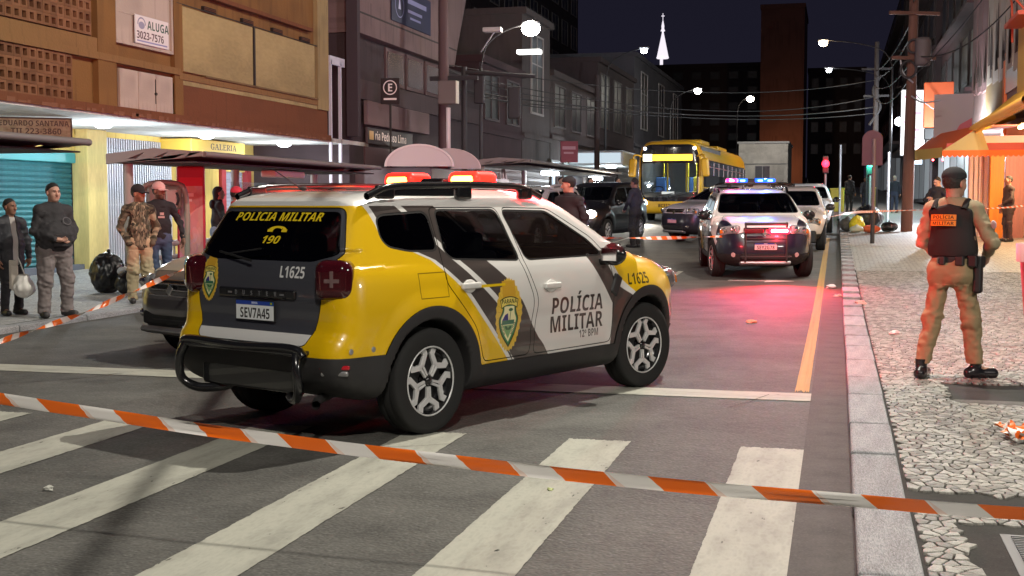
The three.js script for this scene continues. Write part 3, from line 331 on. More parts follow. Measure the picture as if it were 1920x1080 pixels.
building('grey_building', 'tall narrow grey building below the brightest street lamp', FX, -48.1, -53, 8.4, [0.09, 0.07, 0.07], { rows: 1, cols: 1, ww: 0.2, frame: [0.4, 0.36, 0.34], shops: [[0.14, 0.1, 0.1]] });
building('brown_building', 'low brown building behind the far bus shelter', FX, -53.1, -64, 6.3, [0.075, 0.055, 0.055], { rows: 1, cols: 3, frame: [0.12, 0.1, 0.1], shops: [[0.2, 0.2, 0.22], [0.25, 0.25, 0.28], [0.2, 0.2, 0.2]] });
building('maroon_building', 'dark maroon house between the low brown building and the slate one', FX, -64.1, -76, 7.8, [0.06, 0.042, 0.046], { rows: 1, cols: 3, frame: [0.1, 0.09, 0.09], shops: [[0.2, 0.2, 0.22], [0.2, 0.2, 0.2]] });
building('slate_building', 'slate grey building beside the bus with a tall pale window', FX, -76.1, -100, 9.0, [0.12, 0.12, 0.145], { rows: 1, cols: 3, ww: 0.16, frame: [0.45, 0.44, 0.44], shops: [[0.3, 0.3, 0.33], [0.3, 0.3, 0.3], [0.2, 0.2, 0.2]] });
building('background_block', 'wide unlit apartment block rising behind the low left houses', -24, -82, -118, 26, [0.05, 0.035, 0.04], { rows: 7, cols: 9, g: 4, depth: 16 });
{ // row closing the view at the far end
  const b = (name, label, x0, x1, z, h, col, rows, cols, lit) => { const t = thing(name, label, 'building'), y0 = G0(z) - 0.4, m = wallM(col, tGrime, 0.15); mesh('wall', bx(x0, x1, y0, y0 + h, z, z - 14), m, t); mesh('parapet', bx(x0 - 0.1, x1 + 0.1, y0 + h, y0 + h + 0.5, z + 0.1, z - 14.1), m, t); const gw = (x1 - x0) / cols, gh = (h - 4) / rows; for (let i = 0; i < rows; i++) for (let j = 0; j < cols; j++) { const w = mesh('window', bx(x0 + (j + 0.22) * gw, x0 + (j + 0.78) * gw, y0 + 4 + (i + 0.2) * gh, y0 + 4 + (i + 0.75) * gh, z + 0.08, z), M([0.025, 0.022, 0.026], 0.8), t); mesh('pane', bx(x0 + (j + 0.26) * gw, x0 + (j + 0.74) * gw, y0 + 4 + (i + 0.25) * gh, y0 + 4 + (i + 0.7) * gh, z + 0.1, z + 0.08), P([0.01, 0.01, 0.014], 0.4), w); } return t; };
  b('orange_tower', 'tall slab tower washed in orange light at the far end', -9.0, -4.0, -152, 21.5, [0.21, 0.1, 0.08], 0, 2, 99);
  b('far_block', 'long black block left of the orange tower', -30, -9.3, -160, 15.5, [0.03, 0.022, 0.028], 6, 9, 99);
  b('far_block', 'black block right of the orange tower above the red traffic light', -3.8, 3.2, -165, 15, [0.03, 0.025, 0.03], 4, 4, 99);
  const t = thing('white_annex', 'low white flat-roofed building behind the bus', 'building'); mesh('wall', bx(-7.2, -3.6, 2.0, 6.0, -96, -104), wallM([0.6, 0.58, 0.55], tWall, 0.3), t); mesh('roof_edge', bx(-7.3, -3.5, 6.0, 6.15, -95.9, -104.1), M([0.4, 0.4, 0.4], 0.8), t); mesh('band', bx(-7.2, -3.6, 4.45, 4.52, -95.96, -96), M([0.25, 0.25, 0.25], 0.8), t); const w = mesh('window', bx(-6.0, -4.9, 2.9, 4.35, -95.93, -96), M([0.3, 0.28, 0.3], 0.6), t); for (let k = 0; k < 2; k++) mesh('pane', bx(-5.95 + k * 0.55, -5.47 + k * 0.55, 2.95, 4.3, -95.9, -95.93), P([0.05, 0.045, 0.06], 0.15), w);
}
spot([1, 0.5, 0.22], 62, [-5.6, 5.2, -146], [-5.6, 7.5, -152], 1.25, 1, 10); spot([1, 0.95, 0.85], 70, [-5.0, 8.4, -90], [-5.3, 4.2, -96], 0.9, 0.8, 8); // floodlight at the foot of the tower
{ // church spire
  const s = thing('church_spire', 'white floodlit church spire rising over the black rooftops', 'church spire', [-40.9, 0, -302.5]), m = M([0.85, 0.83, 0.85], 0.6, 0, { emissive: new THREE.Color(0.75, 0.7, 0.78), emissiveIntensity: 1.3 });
  mesh('tower', bx(-2.1, 2.1, 5, 33, -2.1, 2.1), M([0.06, 0.055, 0.06], 0.9), s); mesh('spire_roof', new THREE.ConeGeometry(2.0, 7.0, 8).scale(0.72, 1, 0.72).translate(0, 39.8, 0), m, s); mesh('gallery', lathe([[0, 0], [1.4, 0], [1.5, 0.4], [0, 0.5]], 8).translate(0, 36.1, 0), m, s); mesh('belfry_light', bx(-0.35, 0.35, 33.6, 35.8, 1.9, 2.2), m, s); mesh('lantern', lathe([[0, 0], [0.55, 0], [0.3, 0.6], [0.35, 1.2], [0.12, 2.4], [0, 2.6]], 8).translate(0, 42.6, 0), m, s); mesh('cross', [bx(-0.06, 0.06, 45.1, 46.8, -0.06, 0.06), bx(-0.4, 0.4, 46.1, 46.25, -0.05, 0.05)], m, s);
  const s2 = thing('small_spire', 'small white floodlit spire right of the orange tower', 'church spire', [-4.6, 0, -260]); mesh('spire_roof', new THREE.ConeGeometry(1.1, 2.6, 8).scale(0.6, 1, 0.6).translate(0, 24.2, 0), m, s2); mesh('turret', lathe([[0, 3], [0.8, 3], [0.8, 22.9], [0, 22.9]], 8), M([0.05, 0.05, 0.055], 0.9), s2); mesh('finial', rod([0, 25.4, 0], [0, 26.4, 0], 0.08, 0.03), m, s2);
}
// ---------- right side of the street ----------
const RX = 4.6;
{
  const m = (c, t = tGrime) => wallM(c, t, 0.3);
  const b = thing('peeling_building', 'old building with peeling white paint and orange corner above the awnings', 'building');
  mesh('wall', bx(RX, 14, 3.9, 16, -20, -48), m([0.3, 0.2, 0.19]), b);
  const r = rng(12); for (let k = 0; k < 9; k++) { const z = -33.5 - k * 1.55, s = mesh('cladding_panel', rbox(RX - 0.03, 8.8, z - 0.75, 0.08, 7.0 + r() * 0.6, 1.42, 0.02), m(k < 6 ? [0.42, 0.36, 0.3] : [0.24, 0.13, 0.13]), b); const st = []; for (let q = 0; q < 4; q++) { const h = 0.5 + r() * 1.4; st.push(ext([[0, 0], [0.35 + r() * 0.3, 0], [0.3, h * 0.6], [0.12, h], [0.02, h * 0.5]], 0.006).rotateY(-Math.PI / 2).translate(RX - 0.075, 5.35 + r() * 0.5, z - 0.3 - r() * 0.9)); } mesh('peeled_patch', st, M([0.09, 0.055, 0.04], 0.95), s).userData.kind = 'stuff'; }
  mesh('corner_pier', bx(RX - 0.08, RX + 0.3, 3.4, 5.9, -38.2, -38.6), M([0.6, 0.13, 0.02], 0.6), b); mesh('fascia', bx(RX - 0.06, RX, 4.0, 5.6, -38.6, -43), M([0.22, 0.13, 0.03], 0.7), b);
  mesh('clerestory', bx(RX - 0.05, RX, 4.6, 5.6, -35.2, -38.2), P([0.35, 0.36, 0.36], 0.25), b); mesh('fascia', bx(RX - 0.12, RX, 4.35, 6.2, -30, -35.2), M([0.62, 0.36, 0.06], 0.6), b);
  mesh('balcony_rail', [tube([[RX - 0.35, 5.6, -34.5], [RX - 0.35, 6.6, -34.8], [RX - 0.4, 7.2, -35.4]], 0.03), tube([[RX - 0.1, 6.0, -33], [RX - 0.5, 6.6, -33.4], [RX - 0.5, 7.0, -34.4], [RX - 0.1, 7.0, -35.8]], 0.03), bx(RX - 0.55, RX, 5.95, 6.05, -32, -34.6)], M([0.5, 0.07, 0.03], 0.5), b);
  mesh('ground_floor', [bx(RX + 0.1, 14, 0.2, 3.9, -20, -33.4), bx(RX + 2.2, 14, 0.2, 3.9, -33.4, -48)], m([0.45, 0.36, 0.34]), b);
  for (const [x0, x1, z, c] of [[4.05, 4.42, -37.0, [0.75, 0.25, 0.01]], [4.95, 5.6, -35.4, [0.72, 0.2, 0.015]], [4.45, 4.95, -37.05, [0.5, 0.2, 0.17]]]) { const q = mesh('column', rbox((x0 + x1) / 2, 1.75, z, x1 - x0, 3.2, 0.4, 0.02), M(c, 0.55, 0, { map: rep(tWall, 0.6, 0.6) }), b); }
  mesh('shop_shutter', bx(3.55, 4.05, 0.5, 3.3, -37.5, -37.55), M([0.5, 0.4, 0.36], 0.6), b); for (let k = 0; k < 4; k++) mesh('shutter_fold', rbox(3.62 + k * 0.13, 1.9, -37.46, 0.11, 2.9, 0.06, 0.02), M([0.55, 0.44, 0.4], 0.55), b);
  mesh('shop_wall', [bx(4.6, 7.5, 0.5, 3.9, -38, -38.1)], M([0.55, 0.3, 0.24], 0.8), b);
}
{ // orange awning with scalloped valance facing down the street
  const a = thing('orange_awning', 'orange awning with a scalloped valance over the shop on the right', 'awning'), om = M([0.72, 0.1, 0.008], 0.7, 0, { side: THREE.DoubleSide });
  const Z = -33.6, x0 = 2.55, x1 = 7, y = 2.72, sc = []; sc.push([x0, y + 0.12]); sc.push([x1, y + 0.12]); for (let k = 36; k >= 0; k--) for (let q = 0; q < 4; q++) sc.push([x0 + (x1 - x0) * (k * 4 + 3 - q) / 148, y - 0.05 * Math.sin((3 - q) / 4 * Math.PI)]);
  mesh('valance', ext(sc, 0.015).translate(0, 0, Z), om, a);
  mesh('front_beam', bx(x0 + 0.1, x1, y + 0.12, y + 0.3, Z - 0.1, Z), M([0.34, 0.035, 0.03], 0.6), a); mesh('white_band', bx(x0 + 0.8, x1, y + 0.3, y + 0.5, Z - 0.5, Z - 0.45), M([0.7, 0.62, 0.66], 0.6), a);
  const quad = (p) => { const g = new THREE.BufferGeometry(); g.setAttribute('position', new THREE.Float32BufferAttribute(p.flat(), 3)); g.setAttribute('uv', new THREE.Float32BufferAttribute([0, 0, 1, 0, 1, 1, 0, 1], 2)); g.setIndex([0, 1, 2, 0, 2, 3]); g.computeVertexNormals(); return g; };
  mesh('side_cloth', [quad([[x0, y + 0.12, Z], [x0 + 0.9, y + 0.75, Z], [x0 + 0.5, y + 1.0, Z - 9], [x0 - 0.25, y + 0.4, Z - 9]])], om, a); mesh('end_cloth', [quad([[x0, y - 0.05, Z], [x0, y + 0.2, Z], [x0 - 0.25, y + 0.5, Z - 9], [x0 - 0.25, y + 0.15, Z - 9]])], M([0.6, 0.36, 0.05], 0.7, 0, { side: THREE.DoubleSide }), a);
  mesh('gusset', [ext([[x0, y + 0.12], [x0 + 1.1, y + 0.12], [x0 + 0.9, y + 0.72]], 0.02).translate(0, 0, Z + 0.01)], M([0.35, 0.28, 0.12], 0.8), a);
  mesh('roof_cloth', [quad([[x0 + 0.9, y + 0.75, Z], [x1, y + 0.75, Z], [x1, y + 1.1, Z - 9], [x0 + 0.5, y + 1.0, Z - 9]])], M([0.5, 0.14, 0.1], 0.8, 0, { side: THREE.DoubleSide }), a);
  const b = thing('yellow_awning', 'yellow scalloped awning above the orange awning, lit from below', 'awning'), ym = M([0.85, 0.45, 0.05], 0.7, 0, { side: THREE.DoubleSide });
  mesh('cloth', [quad([[3.35, 3.42, -35.2], [3.35, 3.42, -25], [RX, 4.45, -25], [RX, 4.45, -36.8]])], ym, b); mesh('lip', tube([[3.35, 3.42, -25], [3.35, 3.42, -34.2], [3.5, 3.47, -35.4], [RX, 3.85, -36.8]], 0.09, 30), ym, b);
  const s2 = [[-35.2, 3.42], [-25, 3.42]]; for (let k = 40; k >= 0; k--) for (let q = 0; q < 3; q++) s2.push([-35.2 + 10.2 * (k * 3 + 2 - q) / 122, 3.30 - 0.05 * Math.sin((2 - q) / 3 * Math.PI)]);
  mesh('valance', ext(s2.map(([z, yy]) => [-z, yy]), 0.012).rotateY(Math.PI / 2).translate(3.33, 0, 0), ym, b);
  const L = thing('awning_strip_light', 'bright yellow strip light under the yellow awning', 'light', [4.2, 3.32, -32.3]); mesh('tube', rod([0, 0, 0], [0, 0, 0.45], 0.05), glow([1, 0.72, 0.25], 20), L); mesh('holder', rbox(0, 0.06, 0.2, 0.08, 0.04, 0.6, 0.01), M([0.5, 0.5, 0.5], 0.5), L); lamp([1, 0.72, 0.34], 20, [4.2, 3.1, -31.0], 8);
}
function tower(name, label, x, z0, z1, h, col, rows, cols, o = {}) { // faces -x
  const b = thing(name, label, 'building'), y0 = G0((z0 + z1) / 2) - 0.3, m = wallM(col, tGrime, 0.2); mesh('wall', bx(x, x + 14, y0, y0 + h, z0, z1), m, b);
  const gw = Math.abs(z1 - z0) / cols, gh = (h - 5) / rows; for (let i = 0; i < rows; i++) { mesh('balcony_slab', bx(x - 0.5, x, y0 + 5 + i * gh - 0.1, y0 + 5 + i * gh + 0.05, z0 - 0.3, z1 + 0.3), m, b); for (let j = 0; j < cols; j++) { const zc = z0 - (j + 0.5) * gw, w = mesh('window', bx(x - 0.06, x, y0 + 5 + (i + 0.15) * gh, y0 + 5 + (i + 0.8) * gh, zc + gw * 0.34, zc - gw * 0.34), M([0.04, 0.03, 0.03], 0.8), b); mesh('pane', bx(x - 0.075, x - 0.06, y0 + 5 + (i + 0.2) * gh, y0 + 5 + (i + 0.75) * gh, zc + gw * 0.3, zc - gw * 0.3), P([0.015, 0.013, 0.016], 0.4), w); } }
  if (o.shop) { const s = mesh('shop_front', bx(x - 0.1, x, y0 + 0.4, y0 + 3.4, z0 - 0.5, z1 + 0.5), M([0.2, 0.2, 0.22], 0.5), b); for (let k = 0; k < o.shop; k++) { const gz = Math.abs(z1 - z0 + 1) / o.shop; mesh('shop_window', bx(x - 0.13, x - 0.1, y0 + 0.6, y0 + 3.1, z0 - 0.5 - (k + 0.12) * gz, z0 - 0.5 - (k + 0.88) * gz), o.em ? glow(COOL, o.em * (k % 3 ? 0.5 : 1)) : P([0.2, 0.22, 0.25], 0.1), s); } mesh('canopy', bx(x - 1.0, x, y0 + 3.5, y0 + 3.7, z0, z1), M([0.2, 0.17, 0.17], 0.7), b); }
  return b;
}
tower('brick_tower', 'dark maroon tower block behind the wooden utility pole', 4.9, -48.2, -66, 24, [0.085, 0.042, 0.045], 6, 5, { shop: 5, em: 0.9 });
tower('shadowed_tower', 'black tower block further along the right side', 4.6, -66.3, -92, 27, [0.05, 0.034, 0.036], 7, 6, { shop: 6, em: 0.25 });
tower('distant_tower', 'distant dark block with pale balconies beyond the traffic light', 4.4, -92.5, -150, 15, [0.1, 0.085, 0.085], 4, 9, { shop: 7, em: 0.1 });
// ---------- vehicles ----------
// Side views as [u, y]: u metres from the rear bumper, y above the road.
const SUV = {
  len: 4.34, ua: 0.83, uf: 3.47, R: 0.345,
  side: smooth([[0.14, 0.33], [0.03, 0.42], [0.0, 0.56], [0.03, 0.66], [0.075, 0.72], [0.085, 0.9], [0.11, 1.1], [0.19, 1.25], [0.3, 1.48], [0.33, 1.55], [0.5, 1.6], [1.0, 1.632], [1.7, 1.64], [2.2, 1.622], [2.5, 1.565], [2.75, 1.43], [3.02, 1.27], [3.24, 1.14], [3.4, 1.1], [3.75, 1.065], [4.05, 1.01], [4.2, 0.93], [4.28, 0.8], [4.335, 0.62], [4.33, 0.48], [4.26, 0.34], [4.05, 0.24], [3, 0.22], [1.5, 0.22], [0.5, 0.25]], 3),
  hw: table([0.2, 0.32, 0.5, 0.7, 0.85, 0.98, 1.05, 1.1, 1.2, 1.45, 1.58, 1.66], [0.78, 0.86, 0.888, 0.9, 0.9, 0.886, 0.868, 0.845, 0.808, 0.71, 0.645, 0.6]),
  fwin: [[1.78, 1.47], [2.3, 1.46], [2.72, 1.225], [2.86, 1.105], [1.9, 1.10]], rwin: [[1.06, 1.475], [1.7, 1.475], [1.81, 1.10], [1.1, 1.135], [1.04, 1.19]], qwin: [[0.5, 1.42], [0.55, 1.445], [0.93, 1.465], [0.965, 1.44], [0.965, 1.2], [0.7, 1.205], [0.53, 1.24], [0.49, 1.3]],
  door: [[[1.78, 1.5], [2.33, 1.49], [2.78, 1.25], [2.93, 1.1], [2.98, 0.85], [2.93, 0.42], [1.93, 0.42], [1.98, 0.82], [1.87, 1.05]], [[1.0, 1.5], [1.72, 1.5], [1.815, 1.08], [1.93, 0.82], [1.885, 0.42], [1.36, 0.42], [1.27, 0.66], [0.98, 0.98]]],
  screen: [[-0.63, 1.545], [0.63, 1.545], [0.74, 1.175], [-0.74, 1.175]], rear: round([[-0.585, 1.475], [0.585, 1.475], [0.705, 1.185], [0.5, 1.135], [-0.5, 1.135], [-0.705, 1.185]], 0.05),
  gate: [[-0.605, 1.5], [0.605, 1.5], [0.73, 1.19], [0.64, 1.1], [0.62, 0.85], [0.55, 0.62], [-0.55, 0.62], [-0.62, 0.85], [-0.64, 1.1], [-0.73, 1.19]],
  clad: (u) => (u < 0.45 ? 0.56 : u > 3.85 ? 0.46 : 0.4), bumper: [[3.83, 0.1], [3.86, 0.55], [3.98, 0.73], [4.12, 0.8], [4.6, 0.8], [4.6, 0.1]], flare: 0.49,
  bonnet: [[-0.66, 3.3], [0.66, 3.3], [0.7, 3.6], [0.54, 4.26], [-0.54, 4.26], [-0.7, 3.6]], nose: 0.3, tail: 0.17, cu: [2.4, 3.34],
};
const COMPACT = { ...SUV, len: 3.95, uf: 3.12, ua: 0.68, R: 0.32,
  side: smooth([[0.14, 0.3], [0.03, 0.4], [0.0, 0.55], [0.04, 0.75], [0.08, 0.95], [0.16, 1.12], [0.34, 1.4], [0.45, 1.47], [0.9, 1.53], [1.5, 1.55], [2.0, 1.51], [2.3, 1.42], [2.65, 1.22], [2.92, 1.06], [3.1, 1.02], [3.5, 0.95], [3.75, 0.85], [3.88, 0.72], [3.94, 0.55], [3.93, 0.4], [3.85, 0.28], [3.6, 0.2], [2.5, 0.2], [1.2, 0.2], [0.4, 0.22]], 3),
  hw: table([0.2, 0.32, 0.5, 0.7, 0.85, 0.95, 1.0, 1.05, 1.2, 1.4, 1.5, 1.58], [0.74, 0.81, 0.845, 0.86, 0.86, 0.85, 0.835, 0.815, 0.755, 0.665, 0.61, 0.56]),
  fwin: [[1.55, 1.4], [2.0, 1.39], [2.4, 1.17], [2.52, 1.04], [1.6, 1.03]], rwin: [[0.85, 1.39], [1.47, 1.4], [1.52, 1.04], [0.85, 1.08], [0.74, 1.14]], qwin: [[0.5, 1.3], [0.55, 1.34], [0.74, 1.36], [0.68, 1.14], [0.5, 1.15], [0.46, 1.2]],
  door: [[[1.53, 1.43], [2.03, 1.42], [2.46, 1.18], [2.6, 1.03], [2.62, 0.7], [2.56, 0.36], [1.6, 0.36], [1.62, 0.8], [1.56, 1.04]], [[0.82, 1.43], [1.49, 1.43], [1.51, 1.04], [1.57, 0.8], [1.55, 0.36], [1.16, 0.36], [1.08, 0.62], [0.72, 0.98]]],
  screen: [[-0.58, 1.43], [0.58, 1.43], [0.7, 1.1], [-0.7, 1.1]], rear: round([[-0.55, 1.4], [0.55, 1.4], [0.66, 1.13], [-0.66, 1.13]], 0.06), gate: [[-0.58, 1.44], [0.58, 1.44], [0.7, 1.14], [0.66, 0.9], [0.6, 0.6], [-0.6, 0.6], [-0.66, 0.9], [-0.7, 1.14]],
  clad: (u) => (u < 0.4 ? 0.34 : u > 3.4 ? 0.42 : 0.3), bumper: [[3.5, 0.1], [3.5, 0.45], [3.62, 0.55], [3.75, 0.6], [4.2, 0.6], [4.2, 0.1]], flare: 0.41,
  bonnet: [[-0.58, 2.98], [0.58, 2.98], [0.64, 3.3], [0.56, 3.74], [-0.56, 3.74], [-0.64, 3.3]], nose: 0.34, tail: 0.2, cu: [2.1, 3.0],
};
const VAN = { ...COMPACT, len: 4.1, uf: 3.25, ua: 0.72, R: 0.325,
  side: smooth([[0.14, 0.32], [0.03, 0.42], [0.0, 0.6], [0.02, 0.95], [0.08, 1.2], [0.2, 1.54], [0.4, 1.62], [1.2, 1.66], [1.9, 1.64], [2.3, 1.56], [2.7, 1.32], [3.08, 1.12], [3.3, 1.07], [3.7, 0.99], [3.92, 0.88], [4.05, 0.7], [4.1, 0.5], [4.06, 0.34], [3.8, 0.22], [2.5, 0.2], [1.2, 0.2], [0.4, 0.24]], 3),
  hw: table([0.2, 0.32, 0.5, 0.7, 0.85, 0.98, 1.05, 1.1, 1.2, 1.45, 1.58, 1.68], [0.74, 0.82, 0.855, 0.87, 0.87, 0.86, 0.84, 0.82, 0.78, 0.7, 0.64, 0.58]),
  fwin: [[1.6, 1.5], [2.16, 1.49], [2.56, 1.25], [2.72, 1.09], [1.66, 1.08]], rwin: [[0.85, 1.5], [1.52, 1.5], [1.58, 1.09], [0.85, 1.11]], qwin: [[0.35, 1.46], [0.76, 1.48], [0.76, 1.12], [0.25, 1.14]],
  door: [[[1.58, 1.54], [2.2, 1.53], [2.62, 1.27], [2.78, 1.08], [2.78, 0.7], [2.7, 0.38], [1.66, 0.38], [1.68, 0.8], [1.62, 1.05]], [[0.82, 1.54], [1.54, 1.54], [1.58, 1.05], [1.63, 0.8], [1.61, 0.38], [1.22, 0.38], [1.13, 0.62], [0.8, 0.95]]],
  screen: [[-0.62, 1.53], [0.62, 1.53], [0.73, 1.17], [-0.73, 1.17]], rear: round([[-0.6, 1.5], [0.6, 1.5], [0.68, 1.14], [-0.68, 1.14]], 0.05), bonnet: [[-0.58, 3.12], [0.58, 3.12], [0.64, 3.4], [0.56, 3.88], [-0.56, 3.88], [-0.64, 3.4]], cu: [2.1, 3.14], bumper: [[3.66, 0.1], [3.66, 0.5], [3.8, 0.58], [4.3, 0.62], [4.3, 0.1]], clad: (u) => (u < 0.4 ? 0.4 : u > 3.6 ? 0.42 : 0.32),
};
function carShell(S, cell) {
  const sd = poly(S.side), axles = [S.ua, S.uf];
  const f = (x, y, z) => {
    const u = S.ua - z, ax = Math.abs(x);
    let w = S.hw(y);
    if (u > S.len - 0.95) { const t = (u - S.len + 0.95) / 0.95; w -= 0.27 * Math.pow(Math.min(t, 1.1), 2.1); }
    if (u < 0.9) { const t = (0.9 - u) / 0.9; w -= (0.045 + (y > 1.1 ? 0.03 : 0)) * t * t; }
    let ad = 9;
    for (const a of axles) { const r = Math.hypot(u - a, y - S.R); ad = Math.min(ad, r); }
    if (ad < 0.62) { const t = 1 - Math.abs(ad - 0.47) / 0.15; if (t > 0) w += 0.018 * t * t * (3 - 2 * t); }
    if (y > 0.5 && y < 0.75) { const t = Math.sin((y - 0.5) / 0.25 * Math.PI); if (u > 1.4 && u < 2.9) w -= 0.012 * t * Math.min(1, (u - 1.4) * 4, (2.9 - u) * 4); }
    const k = y > 1.2 ? 0.13 : u > S.len - 1.0 ? S.nose : u < 0.6 ? S.tail : 0.1;
    let d = smax(sd(u, y), (ax - w) * 0.94, k);
    if (ad < 0.8) d = Math.max(d, -Math.max(ad - (S.R + 0.065), 0.5 - ax));
    return d;
  };
  let g = nets(f, [-0.99, 0.17, S.ua - S.len - 0.08], [0.99, 1.72, S.ua + 0.08], cell);
  const U = (z) => S.ua - z, out = { S, f, cell };
  const side = (pts) => { const p = poly(pts); return (x, y, z, nx) => (Math.abs(x) > 0.45 && Math.abs(nx) > 0.2 ? p(U(z), y) : 1); };
  let take; const gap = 0.0035;
  // black plastic below and round the arches
  const cl = (x, y, z) => { const u = U(z); let a = y - S.clad(u); if (Math.abs(x) > 0.45) for (const q of axles) a = Math.min(a, Math.hypot(u - q, y - S.R) - S.flare); return a; };
  [take, g] = cut(g, cl); out.cladding = push(take, 0.009);
  const bm = poly(S.bumper); [take, g] = cut(g, (x, y, z) => bm(U(z), y)); out.bumper = take;
  // glass
  const glasses = [];
  for (const [pts, n] of [[S.fwin, 'window'], [S.rwin, 'window'], [S.qwin, 'quarter_window']]) { const fn = side(round(pts, 0.045)); for (const s of [1, -1]) { [take, g] = cut(g, (x, y, z, nx) => (x * s > 0 ? fn(x, y, z, nx) : 1)); glasses.push([n, push(take, -0.006), pts, s]); let rim; [rim, g] = cut(g, (x, y, z, nx) => (x * s > 0 ? fn(x, y, z, nx) - 0.014 : 1)); glasses.push(['window_seal', push(rim, -0.002)]); } }
  const sc = poly(round(S.screen, 0.06)), rw = poly(S.rear);
  [take, g] = cut(g, (x, y, z, nx, ny, nz) => (U(z) > S.cu[0] && U(z) < S.cu[1] && nz < -0.15 ? sc(x, y) : 1)); glasses.push(['windscreen', push(take, -0.005)]);
  { let rim; [rim, g] = cut(g, (x, y, z, nx, ny, nz) => (U(z) > S.cu[0] && U(z) < S.cu[1] && nz < -0.15 ? sc(x, y) - 0.014 : 1)); glasses.push(['window_seal', push(rim, -0.001)]); }
  const isR = (z, nz) => U(z) < 0.62 && nz > 0.25;
  [take, g] = cut(g, (x, y, z, nx, ny, nz) => (isR(z, nz) ? rw(x, y) : 1)); glasses.push(['rear_window', push(take, -0.004)]);
  out.glasses = glasses;
  // panels with open shut lines
  const strips = [];
  const panel = (fn) => { let a, b; [a, g] = cut(g, (...q) => fn(...q) + gap); [b, g] = cut(g, (...q) => fn(...q) - gap); strips.push(push(b, -0.012)); return a; };
  const gt = poly(round(S.gate, 0.05)); out.tailgate = panel((x, y, z, nx, ny, nz) => (isR(z, nz) ? gt(x, y) : 1));
  const bn = poly(round(S.bonnet, 0.08)); out.bonnet = panel((x, y, z, nx, ny, nz) => (ny > 0.12 && y > 0.8 && U(z) > S.cu[1] - 0.1 ? bn(x, U(z)) : 1));
  out.doors = [];
  for (const pts of S.door) { const fn = side(round(pts, 0.05)); for (const s of [1, -1]) out.doors.push([s, panel((x, y, z, nx) => (x * s > 0 ? fn(x, y, z, nx) : 1)), pts]); }
  out.shut = merge(strips.filter((s) => !empty(s)));
  { const top = Math.max(...S.side.map((q) => q[1])) - 0.115; [take, g] = cut(g, (x, y, z) => (U(z) < S.cu[0] + 0.15 ? top - y : 1)); out.roof = take; }
  out.body = g;
  const halves = (q) => cut(q, (x) => -x); // right first
  out.paint = (q, split) => { if (!split) return mapUV(q, (x, y, z) => [U(z) / S.len, y / 1.72]); const [r, l] = halves(q); mapUV(r, (x, y, z) => [U(z) / S.len, 0.5 + y / 3.44]); mapUV(l, (x, y, z) => [U(z) / S.len, y / 3.44]); return empty(r) ? l : empty(l) ? r : merge([r, l]); };
  out.lining = push(merge([g, out.roof, out.tailgate, out.bonnet, ...out.doors.map((d) => d[1])].filter((q) => !empty(q))), -0.03);
  return out;
}
{ // a lower glasshouse
  const c = (y) => (y > 1.1 ? 1.1 + (y - 1.1) * 0.91 : y), cl = (q) => q.map(([a, b]) => [a, c(b)]);
  Object.assign(SUV, { side: cl(SUV.side), fwin: cl(SUV.fwin), rwin: cl(SUV.rwin), qwin: cl(SUV.qwin), door: SUV.door.map(cl), screen: cl(SUV.screen), rear: cl(SUV.rear), gate: cl(SUV.gate) });
  const h = SUV.hw; SUV.hw = (y) => h(y > 1.1 ? 1.1 + (y - 1.1) / 0.91 : y);
}
const shells = {};
const shellOf = (k, S, cell) => shells[k] || (shells[k] = carShell(S, cell));
const mt = {
  rubber: M([0.012, 0.012, 0.012], 0.85), plastic: M([0.022, 0.021, 0.022], 0.62), gloss: P([0.012, 0.012, 0.013], 0.18, { clearcoat: 0.6 }), seal: M([0.008, 0.008, 0.008], 0.5), lining: M([0.02, 0.019, 0.018], 0.9), silver: M([0.74, 0.74, 0.74], 0.4, 0.4), chrome: M([0.8, 0.8, 0.8], 0.12, 1), dark: M([0.008, 0.008, 0.009], 0.7),
  glass: P([0.24, 0.25, 0.25], 0.03, { transmission: 1, thickness: 0, ior: 1.5 }), privacy: P([0.05, 0.05, 0.055], 0.03, { transmission: 1, thickness: 0, ior: 1.5 }), lens: P([0.85, 0.86, 0.88], 0.06, { transmission: 0.85, thickness: 0, ior: 1.5 }), redlens: P([0.045, 0.003, 0.006], 0.07, { clearcoat: 1, clearcoatRoughness: 0.04 }), white: M([0.75, 0.75, 0.74], 0.5), discM: M([0.05, 0.05, 0.052], 0.5, 0.6), steel: M([0.45, 0.45, 0.46], 0.35, 0.8), seat: M([0.03, 0.03, 0.032], 0.9), amber: P([0.6, 0.16, 0.02], 0.15),
};
const paintMat = (color, map) => P(color, 0.32, { ...(map ? { map } : {}), clearcoat: 1, clearcoatRoughness: 0.05, ior: 1.5 });
